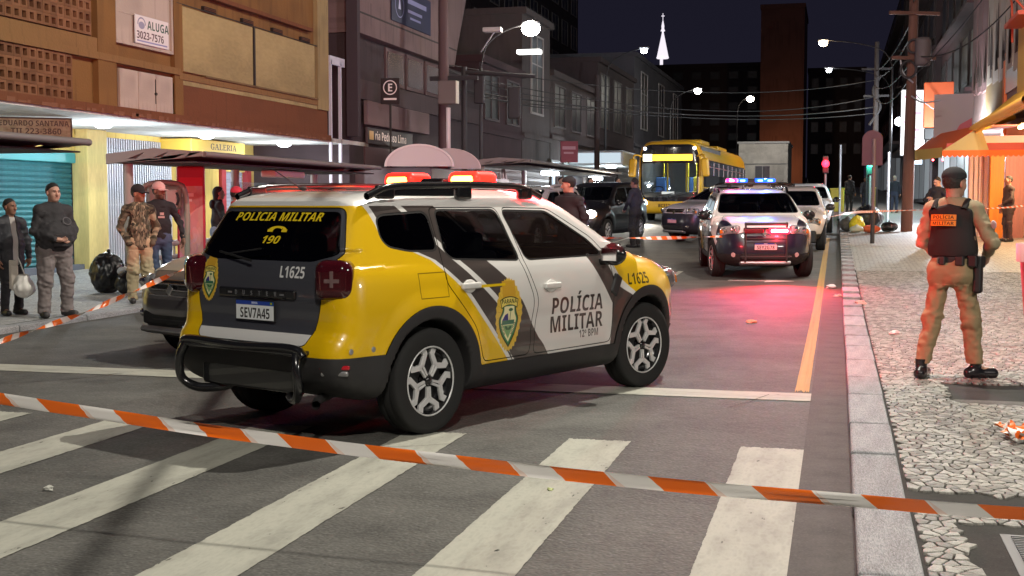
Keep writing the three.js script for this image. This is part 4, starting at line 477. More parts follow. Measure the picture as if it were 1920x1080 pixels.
// wheel parts, shared
const wheelGeo = {};
function wheelParts(R, fancy) {
  const key = R + fancy; if (wheelGeo[key]) return wheelGeo[key];
  const r = R * 0.66, w = 0.11;
  const tyre = lathe([[r, -w * 0.82], [r + 0.012, -w * 0.95], [R * 0.86, -w * 1.04], [R * 0.95, -w * 0.98], [R * 0.985, -w * 0.86], [R, -w * 0.7], [R, -w * 0.36], [R - 0.008, -w * 0.33], [R - 0.008, -w * 0.27], [R, -w * 0.24], [R, w * 0.24], [R - 0.008, w * 0.27], [R - 0.008, w * 0.33], [R, w * 0.36], [R, w * 0.7], [R * 0.985, w * 0.86], [R * 0.95, w * 0.98], [R * 0.86, w * 1.04], [r + 0.012, w * 0.95], [r, w * 0.82]], 56).rotateZ(-Math.PI / 2);
  const barrel = lathe([[r - 0.012, -w * 0.8], [r + 0.004, -w * 0.8], [r + 0.004, w * 0.86], [r - 0.006, w * 0.88], [r - 0.014, w * 0.8], [r - 0.03, -w * 0.1], [0.06, -w * 0.1], [0.0, -w * 0.1]], 40).rotateZ(-Math.PI / 2);
  const face = [], dark = [], q = r * 0.965;
  if (fancy) for (let k = 0; k < 5; k++) {
    const a = k / 5 * Math.PI * 2 - Math.PI / 2, rot = (g) => g.rotateZ(a - Math.PI / 2).rotateY(Math.PI / 2).translate(w * 0.55, 0, 0);
    for (const s of [-1, 1]) {
      face.push(rot(ext([[s * 0.004, 0.04], [s * 0.015, 0.04], [s * 0.021, q * 0.56], [s * 0.007, q * 0.56]], 0.016, 0.002)));
      face.push(rot(ext([[s * 0.0, q * 0.53], [s * 0.023, q * 0.5], [s * 0.094, q * 0.7], [s * 0.1, q * 0.93], [s * 0.062, q * 0.985], [s * 0.058, q * 0.76], [s * 0.0, q * 0.62]], 0.016, 0.002)));
      
    }
  } else for (let k = 0; k < 5; k++) { const a = k / 5 * Math.PI * 2; for (const s of [-1, 1]) face.push(ext([[s * 0.004, 0.03], [s * 0.035, 0.03], [s * 0.062, q * 0.97], [s * 0.03, q * 0.98]], 0.016, 0.002).rotateZ(a).rotateY(Math.PI / 2).translate(w * 0.5, 0, 0)); }
  const lip = new THREE.TorusGeometry(r - 0.004, 0.006, 6, 48).rotateY(Math.PI / 2).translate(w * 0.86, 0, 0);
  const cap = lathe([[0, 0.085], [0.022, 0.083], [0.03, 0.07], [0.03, 0.03], [0.045, 0.028], [0.045, 0]], 20).rotateZ(-Math.PI / 2);
  const disc = lathe([[0.05, 0.02], [r * 0.72, 0.02], [r * 0.72, 0.006], [0.05, 0.006]], 30).rotateZ(-Math.PI / 2);
  return (wheelGeo[key] = { tyre, rim: merge([...face, lip]), barrel: merge([barrel, ...dark].map((g) => norm(g))), cap, disc });
}
function addWheels(car, S, fancy, steer = 0, rimMat = mt.silver) {
  const p = wheelParts(S.R, fancy);
  for (const u of [S.ua, S.uf]) for (const s of [1, -1]) {
    const w = new THREE.Group(); w.name = 'wheel'; w.position.set(s * (S.hw(0.5) - 0.105), S.R, S.ua - u); w.rotation.y = (s < 0 ? Math.PI : 0) + (u === S.uf ? steer : 0); car.add(w);
    const t = new THREE.Group(); mesh('tyre', p.tyre, mt.rubber, w); mesh('rim', p.rim, rimMat, w); mesh('rim_barrel', p.barrel, mt.gloss, w); mesh('hub_cap', p.cap, mt.gloss, w); mesh('brake_disc', p.disc, mt.discM, w);
  }
}
function plateTex(text, tint = '#e8e8e6') {
  return canvas(512, 168, (c, w, h) => { c.fillStyle = tint; c.fillRect(0, 0, w, h); c.fillStyle = '#1e3f9a'; c.fillRect(0, 0, w, 40); c.fillStyle = '#fff'; c.font = 'bold 24px sans-serif'; c.textAlign = 'center'; c.fillText('BRASIL', w / 2, 29); c.fillStyle = '#1d7a3c'; c.fillRect(w - 56, 9, 34, 22); c.fillStyle = '#e8c020'; c.beginPath(); c.arc(w - 39, 20, 8, 0, 7); c.fill(); c.fillStyle = '#15161a'; c.font = 'bold 116px sans-serif'; c.save(); c.translate(w / 2, 148); c.scale(0.86, 1); c.fillText(text, 0, 0); c.restore(); c.lineWidth = 6; c.strokeStyle = '#15161a'; c.strokeRect(3, 3, w - 6, h - 6); });
}
function plate(car, text, x, y, z, front, tint) {
  const g = new THREE.Group(); g.name = 'number_plate'; g.position.set(x, y, z); if (front) g.rotation.y = Math.PI; car.add(g);
  mesh('plate_back', rbox(0, 0, 0, 0.405, 0.135, 0.012, 0.01), mt.dark, g);
  mesh('plate_face', new THREE.PlaneGeometry(0.396, 0.128).translate(0, 0, 0.0085), M(0xffffff, 0.4, 0, { map: plateTex(text, tint) }), g);
}
// The state police crest: scalloped gold shield with a name band, hill, tree and ribbon
function crest(c, s) {
  c.save(); c.scale(s, s);
  c.fillStyle = '#d9b23c'; c.beginPath(); for (let k = 0; k <= 60; k++) { const a = k / 60 * Math.PI * 2, r = (k % 2 ? 1 : 0.93), y = Math.cos(a) * -1, x = Math.sin(a); c.lineTo(x * r * (0.6 + 0.12 * (1 - y * y)), y * r * 1.22 + 0.02); } c.closePath(); c.fill();
  c.strokeStyle = '#b58d22'; c.lineWidth = 0.012; for (let k = 0; k < 34; k++) { const a = k / 34 * Math.PI * 2; c.beginPath(); c.moveTo(Math.sin(a) * 0.44, -Math.cos(a) * 0.8); c.lineTo(Math.sin(a) * 0.62, -Math.cos(a) * 1.1); c.stroke(); }
  c.fillStyle = '#c79a2e'; c.fillRect(-0.34, -1.08, 0.68, 0.6);
  const sh = () => { c.beginPath(); c.moveTo(-0.33, -0.34); c.bezierCurveTo(-0.28, 0, -0.5, 0.05, -0.5, 0.2); c.bezierCurveTo(-0.46, 0.62, -0.16, 0.85, 0, 1.05); c.bezierCurveTo(0.16, 0.85, 0.46, 0.62, 0.5, 0.2); c.bezierCurveTo(0.5, 0.05, 0.28, 0, 0.33, -0.34); c.closePath(); };
  sh(); c.fillStyle = '#2f7a4a'; c.fill(); c.lineWidth = 0.05; c.strokeStyle = '#2c3316'; c.stroke();
  c.save(); c.scale(0.82, 0.84); c.translate(0, 0.03); sh(); c.fillStyle = '#ece3ae'; c.fill(); c.restore();
  c.fillStyle = '#2b2a78'; c.beginPath(); c.moveTo(-0.34, 0.2); c.lineTo(-0.2, 0.02); c.lineTo(-0.06, -0.03); c.lineTo(0, 0.2); c.closePath(); c.fill();
  c.fillStyle = '#2c6a4e'; c.fillRect(-0.34, 0.2, 0.66, 0.14); c.fillStyle = '#78a068'; c.beginPath(); c.moveTo(-0.3, 0.36); c.lineTo(0.3, 0.36); c.lineTo(0, 0.8); c.closePath(); c.fill();
  c.fillStyle = '#2d5c3a'; c.fillRect(0.07, -0.1, 0.025, 0.3); c.beginPath(); c.ellipse(0.08, -0.14, 0.11, 0.05, 0, 0, 7); c.fill(); c.beginPath(); c.ellipse(-0.08, 0.45, 0.1, 0.05, 0.6, 0, 7); c.ellipse(0.1, 0.46, 0.1, 0.05, -0.5, 0, 7); c.fill();
  c.fillStyle = '#3a3f22'; c.font = 'bold 0.12px sans-serif'; c.textAlign = 'center'; c.save(); c.translate(-0.31, 0.5); c.rotate(1.05); c.font = 'bold 10px sans-serif'; c.scale(0.011, 0.011); c.fillText('POLICIA', 0, 0); c.restore(); c.save(); c.translate(0.31, 0.5); c.rotate(-1.05); c.font = 'bold 10px sans-serif'; c.scale(0.011, 0.011); c.fillText('MILITAR', 0, 0); c.restore();
  c.fillStyle = '#e3cf6a'; c.strokeStyle = '#2c3316'; c.lineWidth = 0.03; c.beginPath(); c.moveTo(-0.46, -0.46); c.quadraticCurveTo(0, -0.66, 0.46, -0.46); c.lineTo(0.4, -0.2); c.quadraticCurveTo(0, -0.4, -0.4, -0.2); c.closePath(); c.fill(); c.stroke();
  c.fillStyle = '#2c3316'; c.textAlign = 'center'; c.save(); c.translate(0, -0.33); c.scale(0.017, 0.017); c.font = 'bold 12px sans-serif'; c.fillText('PARANÁ', 0, -1); c.restore();
  c.restore();
}
const YELLOW = '#e0b400', GREY = '#463f3c', WHITE = '#d8d6d2';
// livery on both sides; metres, u forward, y up
function liveryTex(base, num, yellow = YELLOW, front = yellow) {
  const S = SUV, w = 2048, h = 1600, k = w / S.len, ky = 800 / 1.72;
  return canvas(w, h, (c) => {
    for (const half of [0, 1]) {
      c.save(); c.beginPath(); c.rect(0, half * 800, w, 800); c.clip(); c.translate(0, half * 800 + 800); c.scale(k, -ky);
      const F = (col, pts) => { c.fillStyle = col; c.beginPath(); pts.forEach((p, i) => (i ? c.lineTo(...p) : c.moveTo(...p))); c.closePath(); c.fill(); };
      F(base, [[0, 0], [S.len, 0], [S.len, 1.72], [0, 1.72]]);
      const curve = [[0.30, 1.56], [0.36, 1.54], [0.43, 1.47], [0.47, 1.36], [0.49, 1.27], [0.55, 1.215], [0.72, 1.185], [0.88, 1.125], [1.14, 0.93], [1.31, 0.75], [1.5, 0.56], [1.68, 0.36]];
      const sh = (d) => curve.map(([a, b]) => [a + d, b]);
      F(GREY, [[0.56, 1.56], ...sh(0.045).slice(2), [1.68, 0.3], [2.25, 0.3], [1.9, 0.62], [1.66, 0.95], [1.45, 1.1], [1.04, 1.5], [1.0, 1.56]]);
      F(GREY, [[1.5, 0.9], [1.78, 0.82], [2.02, 0.5], [2.2, 0.3], [1.6, 0.3]]);
      F(base, [[0.63, 1.56], [0.71, 1.52], [0.9, 1.34], [1.15, 1.13], [1.48, 0.88], [1.66, 0.72], [1.63, 0.70], [1.45, 0.85], [1.1, 1.12], [0.86, 1.32], [0.67, 1.5]]);
      F(base, [...sh(0.045), ...sh(0.0).reverse()].map((p) => p));
      F(yellow, [[0, 0.2], [0, 1.56], ...curve, [1.68, 0.2]]);
      F(base, [[1.66, 0.46], [1.72, 0.36], [1.76, 0.36], [1.40, 0.7], [1.36, 0.72]]);
      F(base, [[2.2, 0.3], [1.78, 0.82], [2.4, 1.0], [2.9, 0.9], [2.9, 0.3]]);
      F(GREY, [[2.62, 1.13], [2.95, 0.72], [2.95, 0.56], [2.92, 0.3], [3.4, 0.3], [3.3, 0.75], [3.06, 0.9], [2.9, 1.13]]);
      F(base, [[2.86, 1.1], [3.02, 0.86], [3.24, 0.76], [3.32, 0.76], [3.07, 0.9], [2.9, 1.1]]);
      F(front, front === yellow ? [[2.9, 1.13], [3.07, 0.91], [3.3, 0.77], [S.len, 0.5], [S.len, 1.06], [3.4, 1.13]] : [[3.62, 1.06], [3.85, 0.92], [3.9, 0.7], [S.len, 0.5], [S.len, 1.02], [3.9, 1.06]]);
      const T = (s, x, y, sz, col, font = 'bold', sx = 1) => { c.save(); c.translate(x, y); c.scale(half && 0 ? 1 : 1, -1); if (half) c.scale(-1, 1); c.scale(sz / 100 * sx, sz / 100); c.font = font + ' 100px sans-serif'; c.textAlign = 'center'; c.fillStyle = col; c.fillText(s, 0, 0); c.restore(); };
      T('POLÍCIA', 2.475, 0.685, 0.165, '#24211f', 'bold', 1.04); T('MILITAR', 2.475, 0.55, 0.165, '#24211f', 'bold', 1.04); T('12º BPM', 2.64, 0.487, 0.075, '#55504e', 'bold', 0.9);
      T(num, 3.33, 0.852, 0.125, '#35300f', 'bold', 0.95);
      c.save(); c.translate(1.635, 0.725); c.scale(half ? -1 : 1, -1); crest(c, 0.215); c.restore();
      c.fillStyle = '#d8b400'; c.fillRect(1.3, 0.925, 0.3, 0.018);
      c.strokeStyle = 'rgba(40,30,0,0.55)'; c.lineWidth = 0.006; c.strokeRect(0.72, 0.885, 0.27, 0.16);
      c.restore();
    }
  });
}
function gateTex(num) {
  return canvas(1024, 1024, (c, w, h) => { // x -0.8..0.8, y 0.56..1.56
    const k = w / 1.6, kk = h / 1.0; c.fillStyle = '#3f4046'; c.fillRect(0, 0, w, h); c.save(); c.translate(w / 2, h + 0.56 * kk); c.scale(k, -kk);
    c.fillStyle = '#d9d8d6'; c.fillRect(-0.8, 0.5, 1.6, 0.19); c.fillStyle = WHITE; c.fillRect(-0.8, 1.475, 1.6, 0.2);
    const T = (s, x, y, sz, col, sx = 1) => { c.save(); c.translate(x, y); c.scale(sz / 100 * sx, -sz / 100); c.font = 'bold 100px sans-serif'; c.textAlign = 'center'; c.fillStyle = col; c.fillText(s, 0, 0); c.restore(); };
    T(num, 0.33, 1.03, 0.1, '#d8d8d8', 0.92);
    c.save(); c.translate(-0.52, 1.01); c.scale(1, -1); crest(c, 0.13); c.restore(); c.restore();
  });
}
function buildCar(G, o) {
  const S = G.S, car = thing(o.name, o.label, o.category, o.pos, o.turn, o.group), Z = (u) => S.ua - u, split = !!o.map;
  if (o.narrow) car.scale.x = o.narrow;
  { const z = o.pos[2]; car.position.y = G0(z); car.rotation.x = Math.atan((G0(z - 1.5) - G0(z + 1.5)) / 3); }
  const pm = paintMat(o.color || 0xffffff, o.map);
  const P1 = (q) => G.paint(q, split);
  mesh('body', P1(G.body), pm, car);
  mesh('cladding', G.cladding, mt.plastic, car); mesh('front_bumper', G.bumper, o.bumperMat || pm, car);
  mesh('roof', P1(G.roof), o.roofMat || pm, car);
  mesh('bonnet', P1(G.bonnet), o.bonnetMat || pm, car);
  if (o.gateMap) mesh('tailgate', mapUV(G.tailgate.clone(), (x, y) => [x / 1.6 + 0.5, (y - 0.56) / 1.0]), paintMat(0xffffff, o.gateMap), car); else mesh('tailgate', P1(G.tailgate), o.gateMat || pm, car);
  mesh('shut_line', G.shut, mt.dark, car); mesh('interior', G.lining, mt.lining, car);
  G.doors.forEach(([s, q, pts], i) => {
    const d = mesh('door', P1(q), pm, car), front = i < 2, u = front ? pts[6][0] + 0.2 : pts[4][0] - 0.68, y = front ? 0.9 : 0.945, x = s * (S.hw(y) + 0.012);
    const h = [rbox(x + s * 0.012, y, Z(u), 0.03, 0.045, 0.2, 0.015), sphere(x - s * 0.006, y - 0.004, Z(u), 0.055, 0.3, 0.85, 1.3)];
    mesh('door_handle', h, o.handleMat || pm, d);
  });
  for (const [n, q] of G.glasses) if (!empty(q)) mesh(n, q, n === 'window_seal' ? mt.seal : n === 'window' && !o.dark ? mt.glass : n === 'windscreen' ? mt.glass : mt.privacy, car);
  addWheels(car, S, o.fancy, o.steer || 0, o.rimMat);
  // seats and dashboard
  const seats = []; for (const [u, xs] of [[2.15 * S.len / 4.34, [-0.36, 0.36]], [1.3 * S.len / 4.34, [-0.42, 0, 0.42]]]) for (const x of xs) seats.push(rbox(x, 0.55, Z(u), 0.46, 0.16, 0.5, 0.05), rbox(x, 0.85, Z(u - 0.27), 0.46, 0.62, 0.13, 0.05, 0, 0.22), rbox(x, 1.2, Z(u - 0.36), 0.25, 0.17, 0.1, 0.04));
  mesh('seat', seats, mt.seat, car); mesh('dashboard', [rbox(0, 0.92, Z(S.cu[1] - 0.5), 1.45, 0.22, 0.5, 0.08), new THREE.TorusGeometry(0.18, 0.016, 8, 24).rotateX(-0.4).translate(-0.36, 1.0, Z(S.cu[1] - 0.85))], mt.lining, car);
  // mirrors
  for (const s of [1, -1]) { const mu = S.fwin[3][0] - 0.02, my = S.fwin[3][1] - 0.01; mesh('mirror', [sphere(s * (S.hw(my) + 0.135), my + 0.01, Z(mu + 0.01), 0.1, 1.15, 0.88, 0.72, 18), rbox(s * (S.hw(my) + 0.03), my - 0.05, Z(mu), 0.14, 0.05, 0.08, 0.02)], o.mirrorMat || mt.gloss, car); mesh('mirror_glass', rbox(s * (S.hw(my) + 0.14), my + 0.01, Z(mu - 0.066), 0.15, 0.1, 0.01, 0.004), mt.chrome, car); }
  // tail lights
  const ty = S === SUV ? 1.025 : 0.98, tw = S.hw(ty) - 0.172;
  for (const s of [1, -1]) {
    const t = mesh('tail_light', rbox(0, 0, 0, 0.25, 0.25, 0.19, 0.07).rotateY(s * 0.55).translate(s * tw, ty, Z(0.14)), mt.redlens, car);
    mesh('lamp_reflector', [rbox(0, 0, 0.0945, 0.1, 0.024, 0.006, 0.003), rbox(0, 0.01, 0.0955, 0.024, 0.1, 0.006, 0.003)].map((g) => g.rotateY(s * 0.55).translate(s * tw, ty, Z(0.14))), o.tailOn ? glow([1, 0.05, 0.05], 14) : M([0.2, 0.13, 0.13], 0.25, 0.4), t);
  }
  // headlights
  const onFront = (x, y) => { let z = Z(S.len + 0.1); while (G.f(x, y, z) > 0 && z < 0) z += 0.006; const e = 0.01, gx = G.f(x + e, y, z) - G.f(x - e, y, z), gz = G.f(x, y, z + e) - G.f(x, y, z - e); return [z, Math.atan2(gx, -gz)]; };
  const hy = S === SUV ? 0.865 : S.len < 4 ? 0.72 : 0.78, hx = S.hw(hy) - 0.3, [hz, hyaw] = onFront(hx, hy);
  for (const s of [1, -1]) {
    const rot = (g) => g.rotateZ(s * -0.1).rotateX(0.25).rotateY(s * -hyaw).translate(s * hx, hy, hz + 0.075);
    const hl = mesh('headlight', rot(rbox(0, 0, 0, 0.4, 0.185, 0.16, 0.07)), M([0.3, 0.3, 0.31], 0.22, 0.7), car);
    mesh('headlight_lens', rot(rbox(0, 0, -0.012, 0.385, 0.172, 0.155, 0.065)), P([0.7, 0.71, 0.73], 0.08, { transmission: 0.7, thickness: 0, clearcoat: 1 }), hl);
    if (o.headOn) mesh('headlight_glare', rot(sphere(0, 0, -0.1, 0.12, 1.2, 0.85, 0.5)), glow([1, 0.93, 0.82], o.headOn), hl);
    for (const dx of [-0.09, 0.07]) mesh('headlight_bulb', rot(lathe([[0, 0.05], [0.02, 0.045], [0.048, 0.006], [0.05, 0]].map(([q, e]) => [q * (o.headOn ? 1.5 : 1), e]), 18).rotateX(-Math.PI / 2).translate(s * dx, 0, -0.087)), o.headOn ? glow([1, 0.93, 0.8], o.headOn) : mt.chrome, hl);
    mesh('indicator', rot(rbox(s * 0.135, -0.02, -0.085, 0.055, 0.07, 0.02, 0.01)), mt.amber, hl);
  }
  // grille, badge, fog lamps
  const gy = hy - 0.03, gz = onFront(0, gy)[0], slats = []; for (let k = 0; k < 3; k++) slats.push(rbox(0, gy - 0.055 + k * 0.055, gz - 0.012, 0.8 * S.hw(0.5), 0.016, 0.03, 0.006));
  const gr = mesh('grille', [rbox(0, gy, gz + 0.045, 0.86 * S.hw(0.5), 0.19, 0.1, 0.03)], mt.gloss, car); mesh('grille_slat', slats, mt.chrome, gr); mesh('badge', [rbox(0, gy, gz - 0.03, 0.07, 0.1, 0.012, 0.005, 0, 0, 0.6)], mt.chrome, gr);
  mesh('air_intake', rbox(0, 0.42, Z(S.len - 0.06), 0.85, 0.13, 0.1, 0.03), mt.dark, car);
  mesh('skid_plate', rbox(0, 0.3, Z(S.len - 0.06), 0.9, 0.06, 0.14, 0.025, 0, 0.3), mt.steel, car);
  for (const s of [1, -1]) mesh('fog_lamp', lathe([[0, 0.02], [0.03, 0.018], [0.04, 0], [0.05, -0.02]], 16).rotateX(-Math.PI / 2).rotateY(s * -onFront(0.56, 0.45)[1]).translate(s * 0.56, 0.45, onFront(0.56, 0.45)[0] - 0.012), o.fogMat || mt.chrome, car);
  // roof rails and aerial
  if (o.rails) for (const s of [1, -1]) { const ry = S.hw(1.6), r = (p) => [s * (0.665 - 0.03 * Math.max(0, p[0] - 1.9)), p[1], Z(p[0])]; mesh('roof_rail', [tube([r([0.45, 1.535]), r([0.62, 1.59]), r([1.1, 1.612]), r([1.7, 1.618]), r([2.1, 1.6]), r([2.3, 1.54])], 0.026, 28, 8), ...[0.62, 1.4, 2.1].map((u) => rbox(s * 0.66, 1.565, Z(u), 0.05, 0.09, 0.16, 0.02)), rbox(s * 0.66, 1.57, Z(0.95), 0.02, 0.06, 0.7, 0.008)], o.railMat || mt.gloss, car); }
  mesh('aerial', [rod([0, 1.585, Z(0.48)], [0, 1.7, Z(0.25)], 0.006, 0.003), sphere(0, 1.59, Z(0.49), 0.022, 1, 0.7, 1.4)], mt.dark, car);
  mesh('wiper', [rod([-0.05, 1.13, Z(0.075)], [-0.42, 1.18, Z(0.11)], 0.008), rod([-0.35, 1.165, Z(0.1)], [0.0, 1.205, Z(0.12)], 0.006), sphere(0, 1.13, Z(0.09), 0.035)].slice(0, 2), mt.dark, car);
  return { car, Z, S };
}
function lightBar(car, Z, u, y, red, blue) {
  const b = new THREE.Group(); b.name = 'light_bar'; b.position.set(0, y, Z(u)); car.add(b);
  mesh('bar_base', [rbox(0, 0, 0, 1.0, 0.045, 0.26, 0.02), rbox(0.42, -0.05, 0, 0.08, 0.07, 0.16, 0.02), rbox(-0.42, -0.05, 0, 0.08, 0.07, 0.16, 0.02)], mt.plastic, b);
  mesh('siren', [rbox(0, 0.05, 0, 0.26, 0.075, 0.2, 0.03), rbox(0.2, 0.04, 0, 0.06, 0.06, 0.15, 0.02), rbox(-0.2, 0.04, 0, 0.06, 0.06, 0.15, 0.02)], mt.gloss, b);
  return b;
}
// ---------- the cars in the picture ----------
{
  const G = shellOf('suv_fine', SUV, 0.02);
  const { car, Z } = buildCar(G, { name: 'police_car', label: 'yellow, white and grey police car with red flashing roof lights, parked across the crosswalk', category: 'police car', pos: [-3.27, 0, -8.01], turn: -0.402, map: liveryTex(WHITE, 'L1625'), gateMap: gateTex('L1625'), fancy: true, rails: true, bumperMat: paintMat([0.03, 0.03, 0.033]), bonnetMat: paintMat([0.62, 0.43, 0.005]), handleMat: paintMat([0.7, 0.69, 0.66]), roofMat: paintMat([0.68, 0.67, 0.65]), steer: -0.12, narrow: 0.92 });
  // rear window lettering
  mesh('window_lettering', G.glasses.find((g) => g[0] === 'rear_window')[1].clone(), M(0xffffff, 0.5, 0, { map: canvas(1024, 512, (c, w, h) => { c.clearRect(0, 0, w, h); const T = (s, x, y, sz, sx) => { c.save(); c.translate(x, y); c.transform(1, 0, -0.18, 1, 0, 0); c.scale(sx, 1); c.font = `bold ${sz}px sans-serif`; c.textAlign = 'center'; c.fillStyle = '#e6c81e'; c.fillText(s, 0, 0); c.restore(); }; T('POLÍCIA MILITAR', 500, 170, 92, 0.8); T('190', 505, 345, 82, 0.95); c.fillStyle = '#e6c81e'; c.beginPath(); c.ellipse(530, 240, 62, 30, 0, Math.PI, 0); c.lineTo(570, 248); c.lineTo(560, 226); c.ellipse(530, 238, 26, 12, 0, 0, Math.PI, true); c.lineTo(492, 248); c.closePath(); c.fill(); c.fillRect(462, 236, 38, 20); c.fillRect(560, 236, 38, 20); }), transparent: true, alphaTest: 0.5 }), car);
  { const m = car.children.find((k) => k.name === 'window_lettering'); m.geometry = mapUV(push(m.geometry, 0.003), (x, y) => [x / 1.5 + 0.5, (y - 1.1) / 0.42]); }
  plate(car, 'SEV7A45', 0.0, 0.815, Z(0.068), false, '#dfe3e4');
  { const t = mesh('badge_strip', rbox(0, 0.925, Z(0.082), 0.78, 0.06, 0.03, 0.012), mt.gloss, car);
    mesh('badge_lettering', new THREE.PlaneGeometry(0.62, 0.05).translate(0, 0.925, Z(0.0655)), M(0xffffff, 0.3, 0.6, { map: canvas(1024, 84, (c, w, h) => { c.font = 'bold 66px sans-serif'; c.fillStyle = '#9a9a9e'; c.textAlign = 'center'; [...'DUSTER'].forEach((q, i) => c.fillText(q, 180 + i * 133, 66)); c.fillRect(40, 36, 70, 18); c.fillRect(920, 36, 70, 18); }), transparent: true, alphaTest: 0.4 }), t); }
  // rear bull bar
  mesh('bull_bar', [tube([[-0.62, 0.57, Z(-0.06)], [-0.6, 0.6, Z(-0.07)], [0, 0.605, Z(-0.085)], [0.6, 0.6, Z(-0.07)], [0.62, 0.57, Z(-0.06)]], 0.03, 30), rbox(0, 0.585, Z(-0.03), 1.2, 0.03, 0.14, 0.012), ...[-1, 1].map((s) => tube([[s * 0.56, 0.6, Z(-0.07)], [s * 0.6, 0.5, Z(-0.1)], [s * 0.6, 0.36, Z(-0.09)], [s * 0.52, 0.3, Z(-0.04)], [s * 0.36, 0.3, Z(0.05)], [s * 0.3, 0.33, Z(0.2)]], 0.03, 30)), rbox(0, 0.45, Z(0.03), 1.0, 0.26, 0.05, 0.02)], mt.gloss, car);
  mesh('exhaust_pipe', [tube([[0.5, 0.3, Z(0.3)], [0.62, 0.29, Z(0.05)], [0.7, 0.28, Z(-0.03)]], 0.028, 16, 10)], mt.plastic, car);
  for (const s of [1, -1]) { mesh('reflector', [rbox(s * 0.78, 0.505, Z(0.055), 0.2, 0.028, 0.03, 0.01, s * 0.5)], P([0.5, 0.01, 0.02], 0.15, { clearcoat: 1 }), car); mesh('reflector_base', [rbox(s * 0.78, 0.468, Z(0.055), 0.18, 0.035, 0.028, 0.012, s * 0.5)], mt.steel, car); }
  for (const [u, y] of [[0.12, 0.6], [0.3, 0.6]]) mesh('parking_sensor', lathe([[0, 0.004], [0.016, 0.003], [0.018, 0]], 14).rotateZ(-Math.PI / 2).translate(S_hw(SUV, y, u) + 0.002, y, Z(u)), mt.steel, car);
  mesh('snorkel_vent', [rbox(0.893, 0.86, Z(3.0), 0.05, 0.17, 0.1, 0.02, 0, -0.5)], mt.plastic, car);
  const b = lightBar(car, Z, 1.86, 1.59);
  for (const s of [1, -1]) { const l = mesh('beacon', rbox(s * 0.345, 0.07, 0, 0.32, 0.125, 0.25, 0.05), glow([1, 0.012, 0.006], s > 0 ? 7 : 5, { color: 0x550000 }), b); mesh('beacon_bulb', rbox(s * 0.345, 0.07, 0, 0.27, 0.095, 0.262, 0.045), glow([1, 0.2, 0.03], s > 0 ? 30 : 22), l); }
  car.updateMatrixWorld(true);
  for (const [s, to, k] of [[1, [0.2, 0, -14.0], 170], [-1, [-11.5, 3.4, -44], 190]]) { const p = b.localToWorld(V(s * 0.345, 0.06, 0)).toArray(); lamp([1, 0.03, 0.03], 9, p, 3); const q = b.localToWorld(V(s * 0.53, 0.16, -0.03)).toArray(); spot([1, 0.03, 0.04], k, q, to, 0.72, 0.6, 4); }
}
function S_hw(S, y, u) { let w = S.hw(y); if (u < 0.9) { const t = (0.9 - u) / 0.9; w -= 0.045 * t * t; } return w; }
const Gm = shellOf('suv', SUV, 0.034), Gc = shellOf('compact', COMPACT, 0.034), Gv = shellOf('van', VAN, 0.036);
